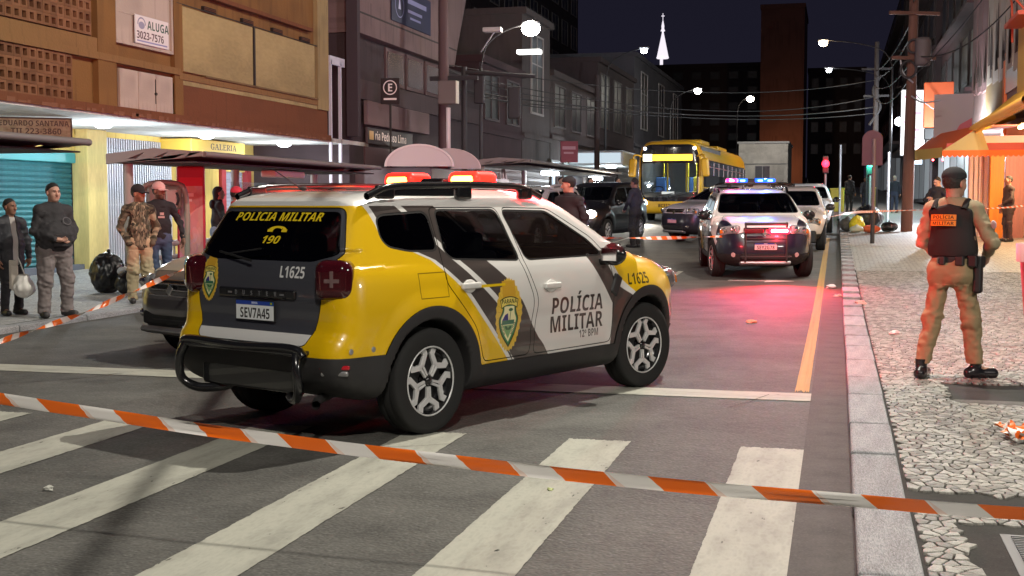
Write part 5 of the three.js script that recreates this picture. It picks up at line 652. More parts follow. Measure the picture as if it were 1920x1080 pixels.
{ // police car facing the camera with blue roof lights
  const navy = paintMat([0.012, 0.013, 0.032]), o = { name: 'police_car', label: 'white and navy police car facing us with blue roof lights and a red grille strobe', category: 'police car', pos: [-1.83, G0(-25) - 0.02, -26.15], turn: -2.965, map: liveryTex(WHITE, 'L1627', '#c2a21a', '#15172c'), gateMap: gateTex('L1627'), fancy: true, rails: true, bumperMat: navy, bonnetMat: paintMat([0.66, 0.65, 0.66]), roofMat: paintMat([0.62, 0.61, 0.62]), fogMat: glow([1, 0.35, 0.3], 0.6), steer: 0.1, dark: true };
  const { car, Z } = buildCar(Gm, o);
  plate(car, 'SEY2G78', 0, 0.6, Z(4.36), true, '#e2c8cc');
  mesh('push_bar', [...[-0.36, 0.36].map((x) => rbox(x, 0.68, Z(4.42), 0.035, 0.7, 0.04, 0.012)), rbox(0, 1.0, Z(4.42), 0.76, 0.05, 0.05, 0.02), rbox(0, 0.42, Z(4.42), 0.9, 0.035, 0.04, 0.012), rbox(0, 0.74, Z(4.42), 0.74, 0.03, 0.03, 0.012), rbox(-0.36, 0.45, Z(4.36), 0.03, 0.05, 0.14, 0.01), rbox(0.36, 0.45, Z(4.36), 0.03, 0.05, 0.14, 0.01)], mt.plastic, car);
  mesh('strobe_lamp', rbox(-0.22, 0.88, Z(4.48), 0.36, 0.1, 0.05, 0.02), glow([1, 0.01, 0.03], 7, { color: 0x440000 }), car); mesh('strobe_core', rbox(-0.22, 0.88, Z(4.49), 0.3, 0.055, 0.05, 0.02), glow([1, 0.3, 0.28], 14), car); mesh('strobe_lamp', rbox(0.22, 0.88, Z(4.47), 0.34, 0.08, 0.05, 0.02), P([0.2, 0.01, 0.02], 0.2), car);
  const b = lightBar(car, Z, 1.9, 1.7);
  const cols = [[-0.36, [0.0, 0.07, 1]], [-0.17, [0.0, 0.07, 1]], [0.17, [0.0, 0.07, 1]], [0.38, [1, 0.02, 0.2]]];
  cols.forEach(([x, c], i) => { const l = mesh('beacon', rbox(x, 0.05, 0, 0.2, 0.085, 0.24, 0.03), glow(c, 5, { color: 0x000022 }), b); mesh('beacon_bulb', rbox(x, 0.05, 0, 0.11, 0.045, 0.25, 0.02), glow(i < 3 ? [0.12, 0.45, 1] : [1, 0.45, 0.6], 12), l); });
  car.updateMatrixWorld(true);
  spot([1, 0.03, 0.06], 130, car.localToWorld(V(-0.22, 0.9, Z(4.56))).toArray(), [-0.6, 0, -14], 0.8, 0.7, 3); lamp([1, 0.03, 0.06], 2.5, car.localToWorld(V(-0.22, 0.88, Z(4.47))).toArray(), 3);
  lamp([0.06, 0.16, 1], 42, b.localToWorld(V(-0.28, 0.06, 0)).toArray(), 3); lamp([0.06, 0.16, 1], 30, b.localToWorld(V(0.17, 0.06, 0)).toArray(), 3); lamp([1, 0.12, 0.3], 22, b.localToWorld(V(0.38, 0.06, 0)).toArray(), 3);
}
{ // third police car, half behind the second
  const navy = paintMat([0.02, 0.02, 0.032]);
  const { car, Z } = buildCar(Gm, { name: 'police_car', label: 'white police car with a black front end turned towards the bus, half hidden', category: 'police car', pos: [-1.94, 0, -37.4], turn: 2.36, color: [0.5, 0.48, 0.49], bumperMat: navy, rails: true, steer: -0.1, bonnetMat: paintMat([0.5, 0.48, 0.5]), dark: true });
  plate(car, '', 0, 0.6, Z(4.35), true, '#d89aa4');
}
buildCar(Gc, { name: 'grey_car', label: 'grey car with a pale bonnet tucked in behind the yellow police car', category: 'car', pos: [-4.62, 0, -13.45], turn: 2.7, color: [0.1, 0.095, 0.095], bonnetMat: paintMat([0.3, 0.28, 0.24]), roofMat: paintMat([0.3, 0.28, 0.25]), bumperMat: paintMat([0.06, 0.056, 0.056]), dark: true });
buildCar(Gm, { name: 'silver_car', label: 'silver car with roof rails behind the officer in profile', category: 'car', pos: [-7.55, G0(-30) - 0.02, -33.2], turn: 2.95, color: [0.42, 0.4, 0.4], rails: true, railMat: M([0.6, 0.58, 0.58], 0.3, 0.6) });
{
  const { car, Z } = buildCar(Gv, { name: 'black_minivan', label: 'black minivan with lit headlights in front of the far bus shelter', category: 'car', pos: [-6.5, G0(-37) - 0.02, -37.5], turn: 2.93, color: [0.008, 0.007, 0.008], headOn: 60, fancy: true });
  car.updateMatrixWorld(true); for (const s of [-1, 1]) { const p = car.localToWorld(V(s * 0.58, 0.78, Z(4.06))); const q = car.localToWorld(V(s * 0.6, 0.2, Z(14))); spot([1, 0.93, 0.82], 160, p.toArray(), q.toArray(), 0.5, 0.8, 3); }
}
{
  const { car, Z } = buildCar(Gc, { name: 'white_car', label: 'white parked car with a black lower bumper against the right kerb', category: 'car', pos: [-1.12, G0(-33) - 0.02, -34.35], turn: Math.PI, color: [0.6, 0.57, 0.56], fancy: false });
  mesh('lower_bumper', rbox(0, 0.36, Z(3.9), 1.3, 0.3, 0.12, 0.05), mt.plastic, car);
}
buildCar(Gc, { name: 'white_car', label: 'second white parked car directly behind the first one', category: 'car', pos: [-0.98, 0, -43.6], turn: Math.PI, color: [0.62, 0.6, 0.59] });
buildCar(Gc, { name: 'dark_car', label: 'dark car with glowing red tail lights beyond the parked white cars', category: 'car', pos: [-2.85, 0, -49], turn: 0.05, color: [0.02, 0.02, 0.025], tailOn: true, dark: true });
{ // articulated city bus
  const b = thing('city_bus', 'yellow city bus with an orange destination display waiting in the left lane', 'bus', [-6.4, G0(-50) + 0.02, -49.6], -0.04), y = M([0.72, 0.4, 0.02], 0.35), k = P([0.015, 0.015, 0.018], 0.12, { clearcoat: 1 });
  const w = 1.27, h = 3.15, L = 15;
  const sec = round([[-w, 0.35], [w, 0.35], [w, 2.7], [w - 0.28, h], [-w + 0.28, h], [-w, 2.7]], [0.1, 0.1, 0.3, 0.3, 0.3, 0.3], 6);
  const body = mesh('body', [ext(sec, L - 0.3, 0, [sec.map(([x, q]) => [x * 0.965, 0.12 + q * 0.935]).reverse()]).translate(0, 0, -L), bx(-w + 0.05, w - 0.05, 0.4, 2.8, -L + 0.02, -L + 0.06)], y, b);
  // rounded front
  const sd = poly(round([[-w, 0.3], [w, 0.3], [w, 2.6], [w - 0.3, h + 0.02], [-w + 0.3, h + 0.02], [-w, 2.6]], [0.3, 0.3, 0.45, 0.35, 0.35, 0.45], 6));
  const front = nets((x, yy, z) => smax(sd(x, yy), z - 0.12 + 0.06 * x * x + 0.02 * (yy - 1.2) * (yy - 1.2), 0.28), [-1.4, 0.2, -0.45], [1.4, 3.3, 0.2], 0.035);
  const gl = poly(round([[-1.14, 1.0], [-0.8, 0.78], [0.8, 0.78], [1.14, 1.0], [1.16, 2.6], [0.95, 3.02], [-0.95, 3.02], [-1.16, 2.6]], [0.3, 0.3, 0.3, 0.3, 0.3, 0.25, 0.25, 0.3], 5));
  const [g1, g2] = cut(front, (x, yy, z, nx, ny, nz) => (nz > 0.1 ? gl(x, yy) : 1)); mesh('front', g2, y, b);
  const [top, scr] = cut(g1, (x, yy) => 2.28 - yy); mesh('front_panel', top, k, b); const [lowp, ws] = cut(scr, (x, yy) => yy - 0.95); mesh('lower_panel', lowp, k, b); const [mask, pane] = cut(ws, (x, yy) => -gl(x, yy) - 0.07); mesh('mask', mask, k, b); mesh('windscreen', push(pane, -0.01), P([0.62, 0.64, 0.64], 0.03, { transmission: 1, thickness: 0 }), b);
  mesh('roof_pod', [rbox(0, h + 0.08, -4, 1.7, 0.22, 2.4, 0.1), rbox(0, h + 0.06, -10, 1.6, 0.2, 3, 0.1)], y, b);
  const side = mesh('side_glass', [bx(w + 0.002, w + 0.025, 1.35, 2.45, -0.5, -L + 0.5), bx(-w - 0.025, -w - 0.002, 1.35, 2.45, -0.5, -L + 0.5)], k, b);
  for (let q = 0; q < 9; q++) { const z = -0.9 - q * 1.55; for (const s of [1, -1]) { const wd = mesh('window', bx(s * (w + 0.025), s * (w + 0.045), 1.85, 2.38, z, z - 1.45), P([0.09, 0.09, 0.11], 0.06), side); mesh('window_bar', [bx(s * (w + 0.045), s * (w + 0.06), 1.85, 2.38, z - 0.7, z - 0.74), bx(s * (w + 0.045), s * (w + 0.06), 2.16, 2.19, z, z - 1.45)], mt.steel, side); } }
  mesh('skirt', [bx(w + 0.002, w + 0.02, 0.4, 1.3, -0.5, -L + 0.4)], M([0.03, 0.028, 0.03], 0.5), b);
  mesh('destination_display', rbox(0.1, 2.5, 0.1, 1.62, 0.24, 0.05, 0.02), glow([1, 0.42, 0.03], 4.5), b); mesh('route_number', rbox(-0.85, 2.5, 0.1, 0.36, 0.26, 0.05, 0.02), glow([1, 0.85, 0.55], 9), b);
  for (const s of [1, -1]) { const m = mesh('mirror', rbox(s * 1.43, 2.1, 0.22, 0.3, 0.72, 0.22, 0.08, 0, 0, s * 0.08), y, b); mesh('mirror_arm', tube([[s * 1.1, 2.55, 0.05], [s * 1.35, 2.6, 0.2], [s * 1.43, 2.4, 0.22]], 0.035), y, m); mesh('headlight', lathe([[0, 0.05], [0.1, 0.04], [0.14, 0], [0.15, -0.03]], 18).rotateX(Math.PI / 2).translate(s * 0.98, 0.72, 0.04), s < 0 ? glow([1, 0.9, 0.75], 30) : glow([1, 0.9, 0.75], 8), b); }
  for (const [x, e] of [[0.98, 26], [-0.98, 10]]) mesh('marker_lamp', sphere(x, 2.86, 0.02, 0.06), glow(x > 0 ? [1, 0.95, 0.9] : [0.6, 0.7, 1], e), b);
  mesh('bumper_lettering', new THREE.PlaneGeometry(1.1, 0.17).translate(0.0, 0.62, 0.135), M(0xffffff, 0.5, 0, { map: canvas(512, 80, (c) => { c.font = 'bold 74px sans-serif'; c.fillStyle = '#3a2506'; c.fillText('BC317', 60, 66); }), alphaTest: 0.4, transparent: true }), b);
  mesh('wiper', [rod([-0.5, 0.98, 0.16], [0.25, 1.12, 0.16], 0.015), rod([0.1, 0.96, 0.17], [0.8, 1.1, 0.14], 0.015), rod([0, 0.9, 0.16], [0, 1.0, 0.16], 0.03)], mt.dark, b);
  mesh('lining', [bx(-1.2, -1.18, 0.5, 2.95, -0.32, -6), bx(1.18, 1.2, 0.5, 2.95, -0.32, -6), bx(-1.2, 1.2, 2.93, 2.95, -0.32, -6)], M([0.12, 0.125, 0.13], 0.6), b);
  // what shows through the windscreen
  mesh('cab_floor', [bx(-1.15, 1.15, 0.5, 0.8, -0.3, -6), rbox(0.0, 1.0, -0.25, 2.2, 0.3, 0.35, 0.08), bx(-1.2, 1.2, 0.8, 3.0, -6, -6.05)], M([0.12, 0.13, 0.14], 0.7), b);
  for (const [x, z] of [[-0.35, -1.6], [0.45, -1.4], [0.7, -2.6], [-0.7, -2.8], [0.25, -3.2]]) mesh('grab_pole', rod([x, 0.8, z], [x, 2.9, z], 0.03), M([0.75, 0.6, 0.05], 0.4), b);
  for (const [x, z] of [[0.8, -2.2], [0.8, -3.2], [-0.8, -2.4], [-0.8, -3.4], [0.3, -3.4]]) mesh('seat', [rbox(x, 1.15, z, 0.42, 0.12, 0.42, 0.05), rbox(x, 1.5, z - 0.2, 0.42, 0.6, 0.1, 0.05)], M(x > 0.5 ? [0.55, 0.5, 0.05] : [0.05, 0.15, 0.4], 0.6), b);
  mesh('steering_wheel', new THREE.TorusGeometry(0.24, 0.02, 8, 24).rotateX(-1.0).translate(-0.55, 1.25, -0.45), mt.dark, b);
  mesh('notice_card', rbox(-0.05, 1.12, 0.02, 0.5, 0.1, 0.02, 0.004), glow([1, 1, 0.95], 1.2), b);
  mesh('ceiling_lamp', rbox(0.3, 2.95, -2.2, 0.2, 0.04, 0.45, 0.015), glow([0.8, 0.95, 1], 12), b); b.updateMatrixWorld(true); lamp([0.8, 0.95, 1], 16, b.localToWorld(V(0.3, 2.86, -2.2)).toArray(), 6);
  const wg = wheelParts(0.48, false); for (const [x, z] of [[1.14, -2.3], [-1.14, -2.3], [1.14, -8.5], [-1.14, -8.5], [1.14, -14], [-1.14, -14]]) { const q = new THREE.Group(); q.name = 'wheel'; q.position.set(x, 0.46, z); q.rotation.y = x < 0 ? Math.PI : 0; b.add(q); mesh('tyre', wg.tyre, mt.rubber, q); mesh('rim', wg.rim, mt.steel, q); }
  spot([1, 0.9, 0.75], 160, b.localToWorld(V(-0.98, 0.72, 0.2)).toArray(), b.localToWorld(V(-1.0, 0.1, 9)).toArray(), 0.5, 0.8, 4);
}
// ---------- street lamps, poles, wires ----------
const galv = M([0.32, 0.33, 0.35], 0.5, 0.5), darkM = M([0.03, 0.028, 0.03], 0.7), poleM = M([0.035, 0.034, 0.036], 0.7);
function streetLamp(label, base, head, power, tint, r = 0.16, em = 60) {
  const l = thing('street_lamp', label, 'street lamp', base, 0, 'street lamps along the road'), d = [head[0] - base[0], head[1] - base[1], head[2] - base[2]];
  mesh('pole', [rod([0, 0, 0], [0, d[1] - 1.1, 0], 0.06, 0.045)], poleM, l);
  mesh('arm', tube([[0, d[1] - 1.15, 0], [d[0] * 0.12, d[1] - 0.5, d[2] * 0.12], [d[0] * 0.5, d[1] - 0.08, d[2] * 0.5], [d[0] * 0.92, d[1] + 0.1, d[2] * 0.92]], 0.024, 20), poleM, l);
  const h = mesh('lamp_head', rbox(d[0], d[1] + 0.12, d[2], 0.5, 0.1, 0.26, 0.04), galv, l);
  mesh('bulb', sphere(d[0], d[1] - 0.02, d[2], r, 1, 0.8, 1), glow(tint, em), h);
  spot(tint, power, [head[0], head[1] - 0.1, head[2]], [head[0], 0, head[2]], 1.12, 0.7, 8); return l;
}
{ // lamp with two heads, one dark
  const l = streetLamp('brightest street lamp, white, on the left pole with a second unlit head', [-9.95, G0(-35), -35], [-8.55, 6.52, -35.3], 80, [1, 0.93, 0.82], 0.27, 90);
  mesh('lamp_head', [rbox(0.35, 6.45 - G0(-35), 0, 0.55, 0.14, 0.28, 0.04)], M([0.5, 0.48, 0.46], 0.5), l); mesh('brace', rod([0, 5.4, 0], [0.5, 6.1, 0], 0.02), galv, l);
}
streetLamp('white street lamp on a curved arm left of the church spire', [-11.2, G0(-62), -62], [-9.15, 8.9, -61], 60, [0.85, 0.92, 1], 0.16, 50);
streetLamp('white street lamp high above the roof of the bus', [-9.8, G0(-76), -76], [-8.1, 8.2, -75.5], 60, [1, 0.96, 0.86], 0.22, 50);
streetLamp('street lamp on a curved pole just left of the orange tower', [-6.9, G0(-90), -90], [-6.0, 8.85, -90], 60, [1, 0.88, 0.7], 0.26, 50);
streetLamp('warm street lamp reaching over the road from the right side', [2.4, G0(-62), -62], [-0.76, 9.12, -62], 110, [1, 0.74, 0.45], 0.2, 50);
streetLamp('small cool street lamp below the warm one on the right', [2.7, G0(-71), -71], [-0.55, 8.75, -71], 60, [0.9, 0.95, 1], 0.14, 50);
// the two lamps of the near row, above and behind the picture
for (const [label, base, head] of [['street lamp over the kerb above the yellow police car', [0.7, 0, -12.4], [-0.5, 9.03, -12.4]], ['street lamp above and behind the camera', [2.6, 0, 2.2], [1.4, 8.83, 2.2]], ['street lamp over the right pavement above the second police car', [2.4, 0, -23.5], [1.2, 9.23, -23.5]]]) { const l = thing('street_lamp', label, 'street lamp', base, 0, 'street lamps along the road'), d = head.map((v, i) => v - base[i]); mesh('arm', rod([d[0] + 0.3 * Math.sign(-d[0]), d[1] + 0.2, 0], [d[0] + 3 * Math.sign(-d[0]), d[1] + 0.6, 0], 0.04), galv, l); const h = mesh('lamp_head', rbox(d[0], d[1] + 0.14, d[2], 0.5, 0.1, 0.26, 0.04), galv, l); mesh('bulb', sphere(d[0], d[1], d[2], 0.15), glow(WARM, 40), h); }
{ // wooden and concrete poles
  const wood = M([0.15, 0.075, 0.055], 0.9, 0, { map: rep(tGrime, 2, 1), bumpMap: rep(bGrain, 2, 8), bumpScale: 0.006 });
  const p = thing('utility_pole', 'thick brown utility pole on the right pavement with tangled equipment', 'utility pole', [2.08, G0(-40.5), -40.5]);
  mesh('pole', rod([0, 0, 0], [0.12, 10, -0.1], 0.18, 0.12, 16), wood, p); mesh('crossarm', [box(0.1, 5.35, 0.1, 1.4, 0.1, 0.1, 0.4), box(0.1, 6.7, 0.1, 1.6, 0.1, 0.1, 0.4)], wood, p);
  mesh('transformer', lathe([[0, 0], [0.2, 0], [0.24, 0.1], [0.24, 0.75], [0.2, 0.85], [0, 0.88]], 16).translate(0.36, 5.1, 0.15), M([0.1, 0.085, 0.085], 0.7), p); mesh('bracket', tube([[0.1, 4.6, 0.15], [-0.2, 4.9, 0.2], [-0.3, 5.4, 0.2]], 0.03), galv, p); mesh('bracket', tube([[0.05, 4.2, 0.2], [0.35, 4.0, 0.3], [0.9, 4.05, 0.3]], 0.025), galv, p);
  mesh('cable_coil', [new THREE.TorusGeometry(0.25, 0.04, 8, 24).rotateY(0.4).translate(-0.05, 5.0, 0.2), new THREE.TorusGeometry(0.2, 0.035, 8, 24).rotateY(-0.3).translate(0.1, 5.7, 0.18)], darkM, p);
  const p2 = thing('utility_pole', 'dark concrete utility pole far along the right side with a bundle of cables', 'utility pole', [1.75, G0(-64), -64]); mesh('pole', rod([0, 0, 0], [0, 8.2, 0], 0.17, 0.1, 14), M([0.05, 0.042, 0.04], 0.9), p2); mesh('cable_bundle', [tube([[-0.3, 4.2, 0], [0.2, 5.1, 0.1], [-0.15, 5.8, 0], [0.2, 6.6, 0]], 0.07, 20), box(0, 6.9, 0, 1.4, 0.1, 0.1), box(0, 5.6, 0, 1.2, 0.1, 0.1)], darkM, p2);
  const p3 = thing('utility_pole', 'dark utility pole in front of the concrete building', 'utility pole', [-10.75, G0(-34), -34]); mesh('pole', rod([0, 0, 0], [0, 12, 0], 0.17, 0.12, 14), M([0.11, 0.07, 0.07], 0.9), p3); mesh('crossarm', [box(0.3, 4.6, 0, 1.4, 0.12, 0.12)], darkM, p3);
  const p4 = thing('utility_pole', 'slim dark pole beside the red shop sign of the brown building', 'utility pole', [-9.75, G0(-52), -52]); mesh('pole', rod([0, 0, 0], [0, 6.0, 0], 0.13, 0.1, 12), M([0.06, 0.045, 0.045], 0.9), p4);
  const st = thing('steel_post', 'white painted post with a pale box behind the roof lights', 'post', [-10.15, G0(-32.5), -32.5]); mesh('post', rod([0, 0, 0], [0, 3.7, 0], 0.06), M([0.6, 0.5, 0.5], 0.5), st); mesh('box', rbox(0, 4.1, 0, 0.5, 0.62, 0.3, 0.03), M([0.16, 0.13, 0.12], 0.7), st); mesh('lit_face', rbox(0.27, 4.1, 0.05, 0.02, 0.6, 0.25, 0.005), M([0.75, 0.72, 0.6], 0.5), st);
  const arm = thing('traffic_light', 'dark traffic light arm seen from behind beside the brightest street lamp', 'traffic light', [-10.3, G0(-34.5), -34.5]); mesh('post', rod([0, 0, 0], [0, 4.95, 0], 0.08), darkM, arm); mesh('arm', rod([0, 4.8, 0], [2.1, 4.62, 0.1], 0.06), darkM, arm); mesh('housing', rbox(0.45, 4.3, 0, 0.3, 0.8, 0.2, 0.05), darkM, arm); mesh('housing', rbox(1.5, 3.9, 0.1, 0.36, 0.9, 0.2, 0.06), darkM, arm);
}
const wireM = M([0.03, 0.028, 0.028], 0.8);
function wire(label, a, b, sag, r = 0.012) { const m = []; for (let k = 0; k <= 14; k++) { const t = k / 14; m.push([a[0] + (b[0] - a[0]) * t, a[1] + (b[1] - a[1]) * t - sag * 4 * t * (1 - t), a[2] + (b[2] - a[2]) * t]); } return solo('overhead_cable', tube(m, r, 28, 5), wireM, label, 'cable', 'overhead cables'); }
wire('cable sagging from the top right corner to the wooden pole', [2.16, 7.6, -40.5], [0.3, 9.2, -20], 0.25, 0.02);
wire('thick cable bundle crossing above the yellow police car out of the top of the picture', [-3.385, 5.229, -13.918], [-0.214, 5.214, -5.573], 0.0, 0.026);
wire('upper pale cable crossing from the left pole towards the far right pole', [-10.7, 5.4, -34], [1.7, 7.5, -64], 0.7, 0.014);
wire('middle cable crossing the street above the bus', [-10.7, 5.2, -34], [1.7, 6.7, -64], 0.9, 0.014);
wire('lower thick cable crossing the street above the bus', [-10.7, 4.75, -34], [1.7, 6.2, -64], 0.6, 0.022);
wire('lowest cable crossing the street above the bus', [-10.6, 4.6, -34], [1.7, 5.9, -64], 0.5, 0.016);
wire('upper cable running along the left houses', [-10.75, 5.3, -34], [-9.75, 5.9, -52], 0.35, 0.016); wire('lower cable running along the left houses', [-10.75, 4.85, -34], [-9.75, 5.5, -52], 0.3, 0.02);
for (const [a, b, s, n] of [[6.7, 7.6, 0.3, 'top'], [6.3, 7.3, 0.4, 'second'], [5.4, 6.8, 0.35, 'third'], [5.0, 6.2, 0.5, 'lowest']]) wire(n + ' cable strung between the two right hand poles', [2.2, G0(-40.5) + a, -40.5], [1.75, G0(-64) + b - 0.8, -64], s, 0.016);
wire('cable drooping from the wooden pole to the peeling facade', [2.2, 6.0, -40.5], [4.5, 6.9, -36], 0.5, 0.02); wire('thin cable rising from the wooden pole to the peeling facade', [2.2, 5.4, -40.5], [4.5, 8.2, -35], 0.25, 0.015); wire('slack cable from the wooden pole to the orange sign', [2.2, 4.9, -40.5], [4.7, 4.9, -50], 0.35, 0.02);
// ---------- bus shelters ----------
function shelter(name, label, x0, x1, z0, z1, y, o = {}) {
  const s = thing(name, label, 'bus shelter', [0, 0, 0]), m = M([0.15, 0.13, 0.125], 0.6), u = M([0.055, 0.045, 0.045], 0.8), L = Math.abs(z1 - z0), prof = [[x0, y], [x0 + 0.3, y + 0.05], [(x0 + x1) / 2, y + 0.09], [x1 - 0.3, y + 0.06], [x1, y + 0.1], [x1, y + 0.15], [(x0 + x1) / 2, y + 0.18], [x0, y + 0.1]];
  mesh('roof', ext(prof, L).translate(0, 0, z1), m, s); mesh('soffit', bx(x0 + 0.1, x1 - 0.1, y - 0.02, y + 0.0, z0, z1), u, s);
  // end truss with triangular openings
  const tri = []; for (let k = 0; k < 3; k++) { const a = x0 + 0.35 + k * (x1 - x0 - 0.4) / 3; tri.push([[a, y + 0.05], [a + 0.16, y + 0.05], [a + 0.3, y + 0.15]]); }
  for (const z of [z0, z1 - 0.04]) mesh('end_truss', ext([[x0 - 0.02, y - 0.03], [x1 + 0.02, y + 0.08], [x1 + 0.02, y + 0.15], [(x0 + x1) / 2, y + 0.21], [x0 - 0.02, y + 0.13]], 0.04, 0, tri).translate(0, 0, z), M([0.24, 0.215, 0.2], 0.55), s);
  mesh('gutter', rod([x1 + 0.03, y + 0.11, z0], [x1 + 0.03, y + 0.11, z1], 0.045), m, s);
  for (let k = 0; k < (o.posts || 3); k++) { const z = z0 - 0.15 * Math.sign(L) - k * (L - 0.4) / ((o.posts || 3) - 1); mesh('post', rod([x0 + 0.25, G0(z), z], [x0 + 0.25, y + 0.05, z], 0.075, 0.075, 14), M([0.3, 0.27, 0.24], 0.5), s); }
  for (const z of o.lamps || []) { const b = mesh('lamp_box', rbox((x0 + x1) / 2 + 0.2, y - 0.1, z, 0.3, 0.12, 1.3, 0.03), o.lit ? glow(COOL, o.lit) : M([0.62, 0.52, 0.46], 0.5), s); if (o.lit) lamp(COOL, o.power || 10, [(x0 + x1) / 2 + 0.2, y - 0.16, z], 8); }
  return s;
}
const S1 = shelter('bus_shelter', 'dark flat-roofed bus shelter behind the yellow police car', -10.95, -9.35, -17.4, -25.0, 2.14, { posts: 3, lamps: [-21.6] });
mesh('seat_rail', [rod([-10.65, 0.85, -17.5], [-10.65, 0.85, -20.6], 0.05), rod([-10.7, 0.62, -17.6], [-10.7, 0.62, -24], 0.04)], M([0.45, 0.45, 0.46], 0.4, 0.5), S1);
mesh('glass_panel', bx(-10.72, -10.7, 0.75, 1.9, -21.0, -24.6), P([0.8, 0.82, 0.84], 0.05, { transmission: 1, thickness: 0 }), S1);
mesh('back_rail', [bx(-10.72, -10.68, 0.32, 0.36, -17.6, -24.8), ...Array.from({ length: 9 }, (_, k) => bx(-10.71, -10.69, 0.3, 0.85, -17.7 - k * 0.4, -17.73 - k * 0.4))], M([0.4, 0.4, 0.42], 0.4, 0.4), S1);
shelter('bus_shelter', 'dark roof corner of another bus shelter at the left edge', -10.9, -9.3, -7.2, -14.3, 2.17, { posts: 2 });
shelter('bus_shelter', 'far bus shelter with lit lamps behind the black minivan', -9.7, -8.1, -33.2, -48, 2.55, { posts: 4, lamps: [-38.5, -46.2], lit: 9, power: 16 });
{ // telephone stand and advertising panel at the near shelter
  const t = thing('phone_stand', 'grey public telephone stand inside the near bus shelter', 'telephone stand', [-10.55, 0.075, -18.35], 0.5), m = M([0.26, 0.24, 0.2], 0.5); mesh('frame', [tube([[-0.34, 0, 0], [-0.34, 1.55, 0], [-0.28, 1.72, 0], [0.28, 1.72, 0], [0.34, 1.55, 0], [0.34, 0, 0]], 0.045, 40)], m, t); mesh('hood', rbox(0, 1.52, -0.08, 0.56, 0.4, 0.3, 0.08), M([0.2, 0.19, 0.16], 0.4), t); mesh('telephone', rbox(0.12, 1.5, 0.09, 0.18, 0.3, 0.1, 0.03), M([0.5, 0.49, 0.44], 0.5), t); mesh('handset', tube([[0.2, 1.6, 0.16], [0.23, 1.5, 0.19], [0.2, 1.4, 0.16]], 0.02), darkM, t);
  const a = thing('advertising_panel', 'red advertising panel with a washed-out poster at the near bus shelter', 'advertising panel', [-10.45, 0.075, -19.05], 0.42), red = M([0.38, 0.012, 0.035], 0.5); mesh('frame', [rbox(0, 1.12, 0, 0.46, 1.86, 0.14, 0.04)], red, a); mesh('foot', rbox(0, 0.1, 0, 0.36, 0.22, 0.12, 0.02), darkM, a);
  mesh('poster', new THREE.PlaneGeometry(0.385, 1.52).translate(0, 1.1, 0.073), M(0xffffff, 0.35, 0, { map: canvas(256, 640, (c, w, h) => { c.fillStyle = '#b97a7c'; c.fillRect(0, 0, w, h); const r = rng(6); for (let k = 0; k < 60; k++) { c.fillStyle = `rgba(${150 + r() * 90},${90 + r() * 90},${90 + r() * 90},0.25)`; c.beginPath(); c.ellipse(r() * w, r() * h, 20 + r() * 60, 14 + r() * 60, r() * 3, 0, 7); c.fill(); } c.fillStyle = '#c22a3a'; c.fillRect(0, 0, w, 60); c.fillStyle = '#e8d8d4'; c.fillRect(30, 110, 130, 24); c.fillRect(60, 150, 80, 18); }) }), a);
}
{ // news stand with twin barrel domes
  const k = thing('news_stand', 'kiosk with twin pale barrel domes behind the red roof lights', 'kiosk', [-11.0, G0(-33) + 0.05, -32.0]), dm = P([0.62, 0.5, 0.48], 0.35, { clearcoat: 0.4 }), seg = []; for (let q = 0; q <= 20; q++) { const a = Math.PI * q / 20; seg.push([Math.cos(a) * 0.86, Math.sin(a) * 0.55]); }
  mesh('dome_end', ext(seg, 0.03).rotateY(0.35).translate(0.86, 2.0, -0.42), M([0.45, 0.36, 0.35], 0.5), k);
  for (const [z, s] of [[0.9, 1], [-1.6, 1]]) mesh('dome', ext([...seg, ...seg.slice().reverse().map(([x, y]) => [x * 0.96, y * 0.95])], 2.2, 0.01).rotateY(0.35).translate(0.1, 2.0, z - 1), dm, k).scale.set(1, 1, s);
  mesh('dome_end', ext(seg, 0.03).rotateY(0.35).translate(0.85, 2.0, 1.92), M([0.5, 0.4, 0.39], 0.5), k); mesh('cabin', rbox(0, 1.0, -0.6, 2.1, 2.0, 4.4, 0.05), M([0.14, 0.1, 0.1], 0.6), k); mesh('counter', rbox(1.1, 1.0, -0.6, 0.2, 0.06, 3.6, 0.02), M([0.3, 0.2, 0.2], 0.5), k);
  const f = thing('picket_fence', 'pale spiked fence beside the kiosk domes', 'fence', [-10.2, G0(-37), -36.8]); mesh('panel', rbox(0, 1.0, 0, 0.08, 1.6, 4.4, 0.02), M([0.36, 0.28, 0.28], 0.7), f); for (let q = 0; q < 12; q++) mesh('spike', new THREE.ConeGeometry(0.06, 0.25, 6).translate(0, 1.9, 2 - q * 0.36), M([0.3, 0.22, 0.22], 0.7), f);
}
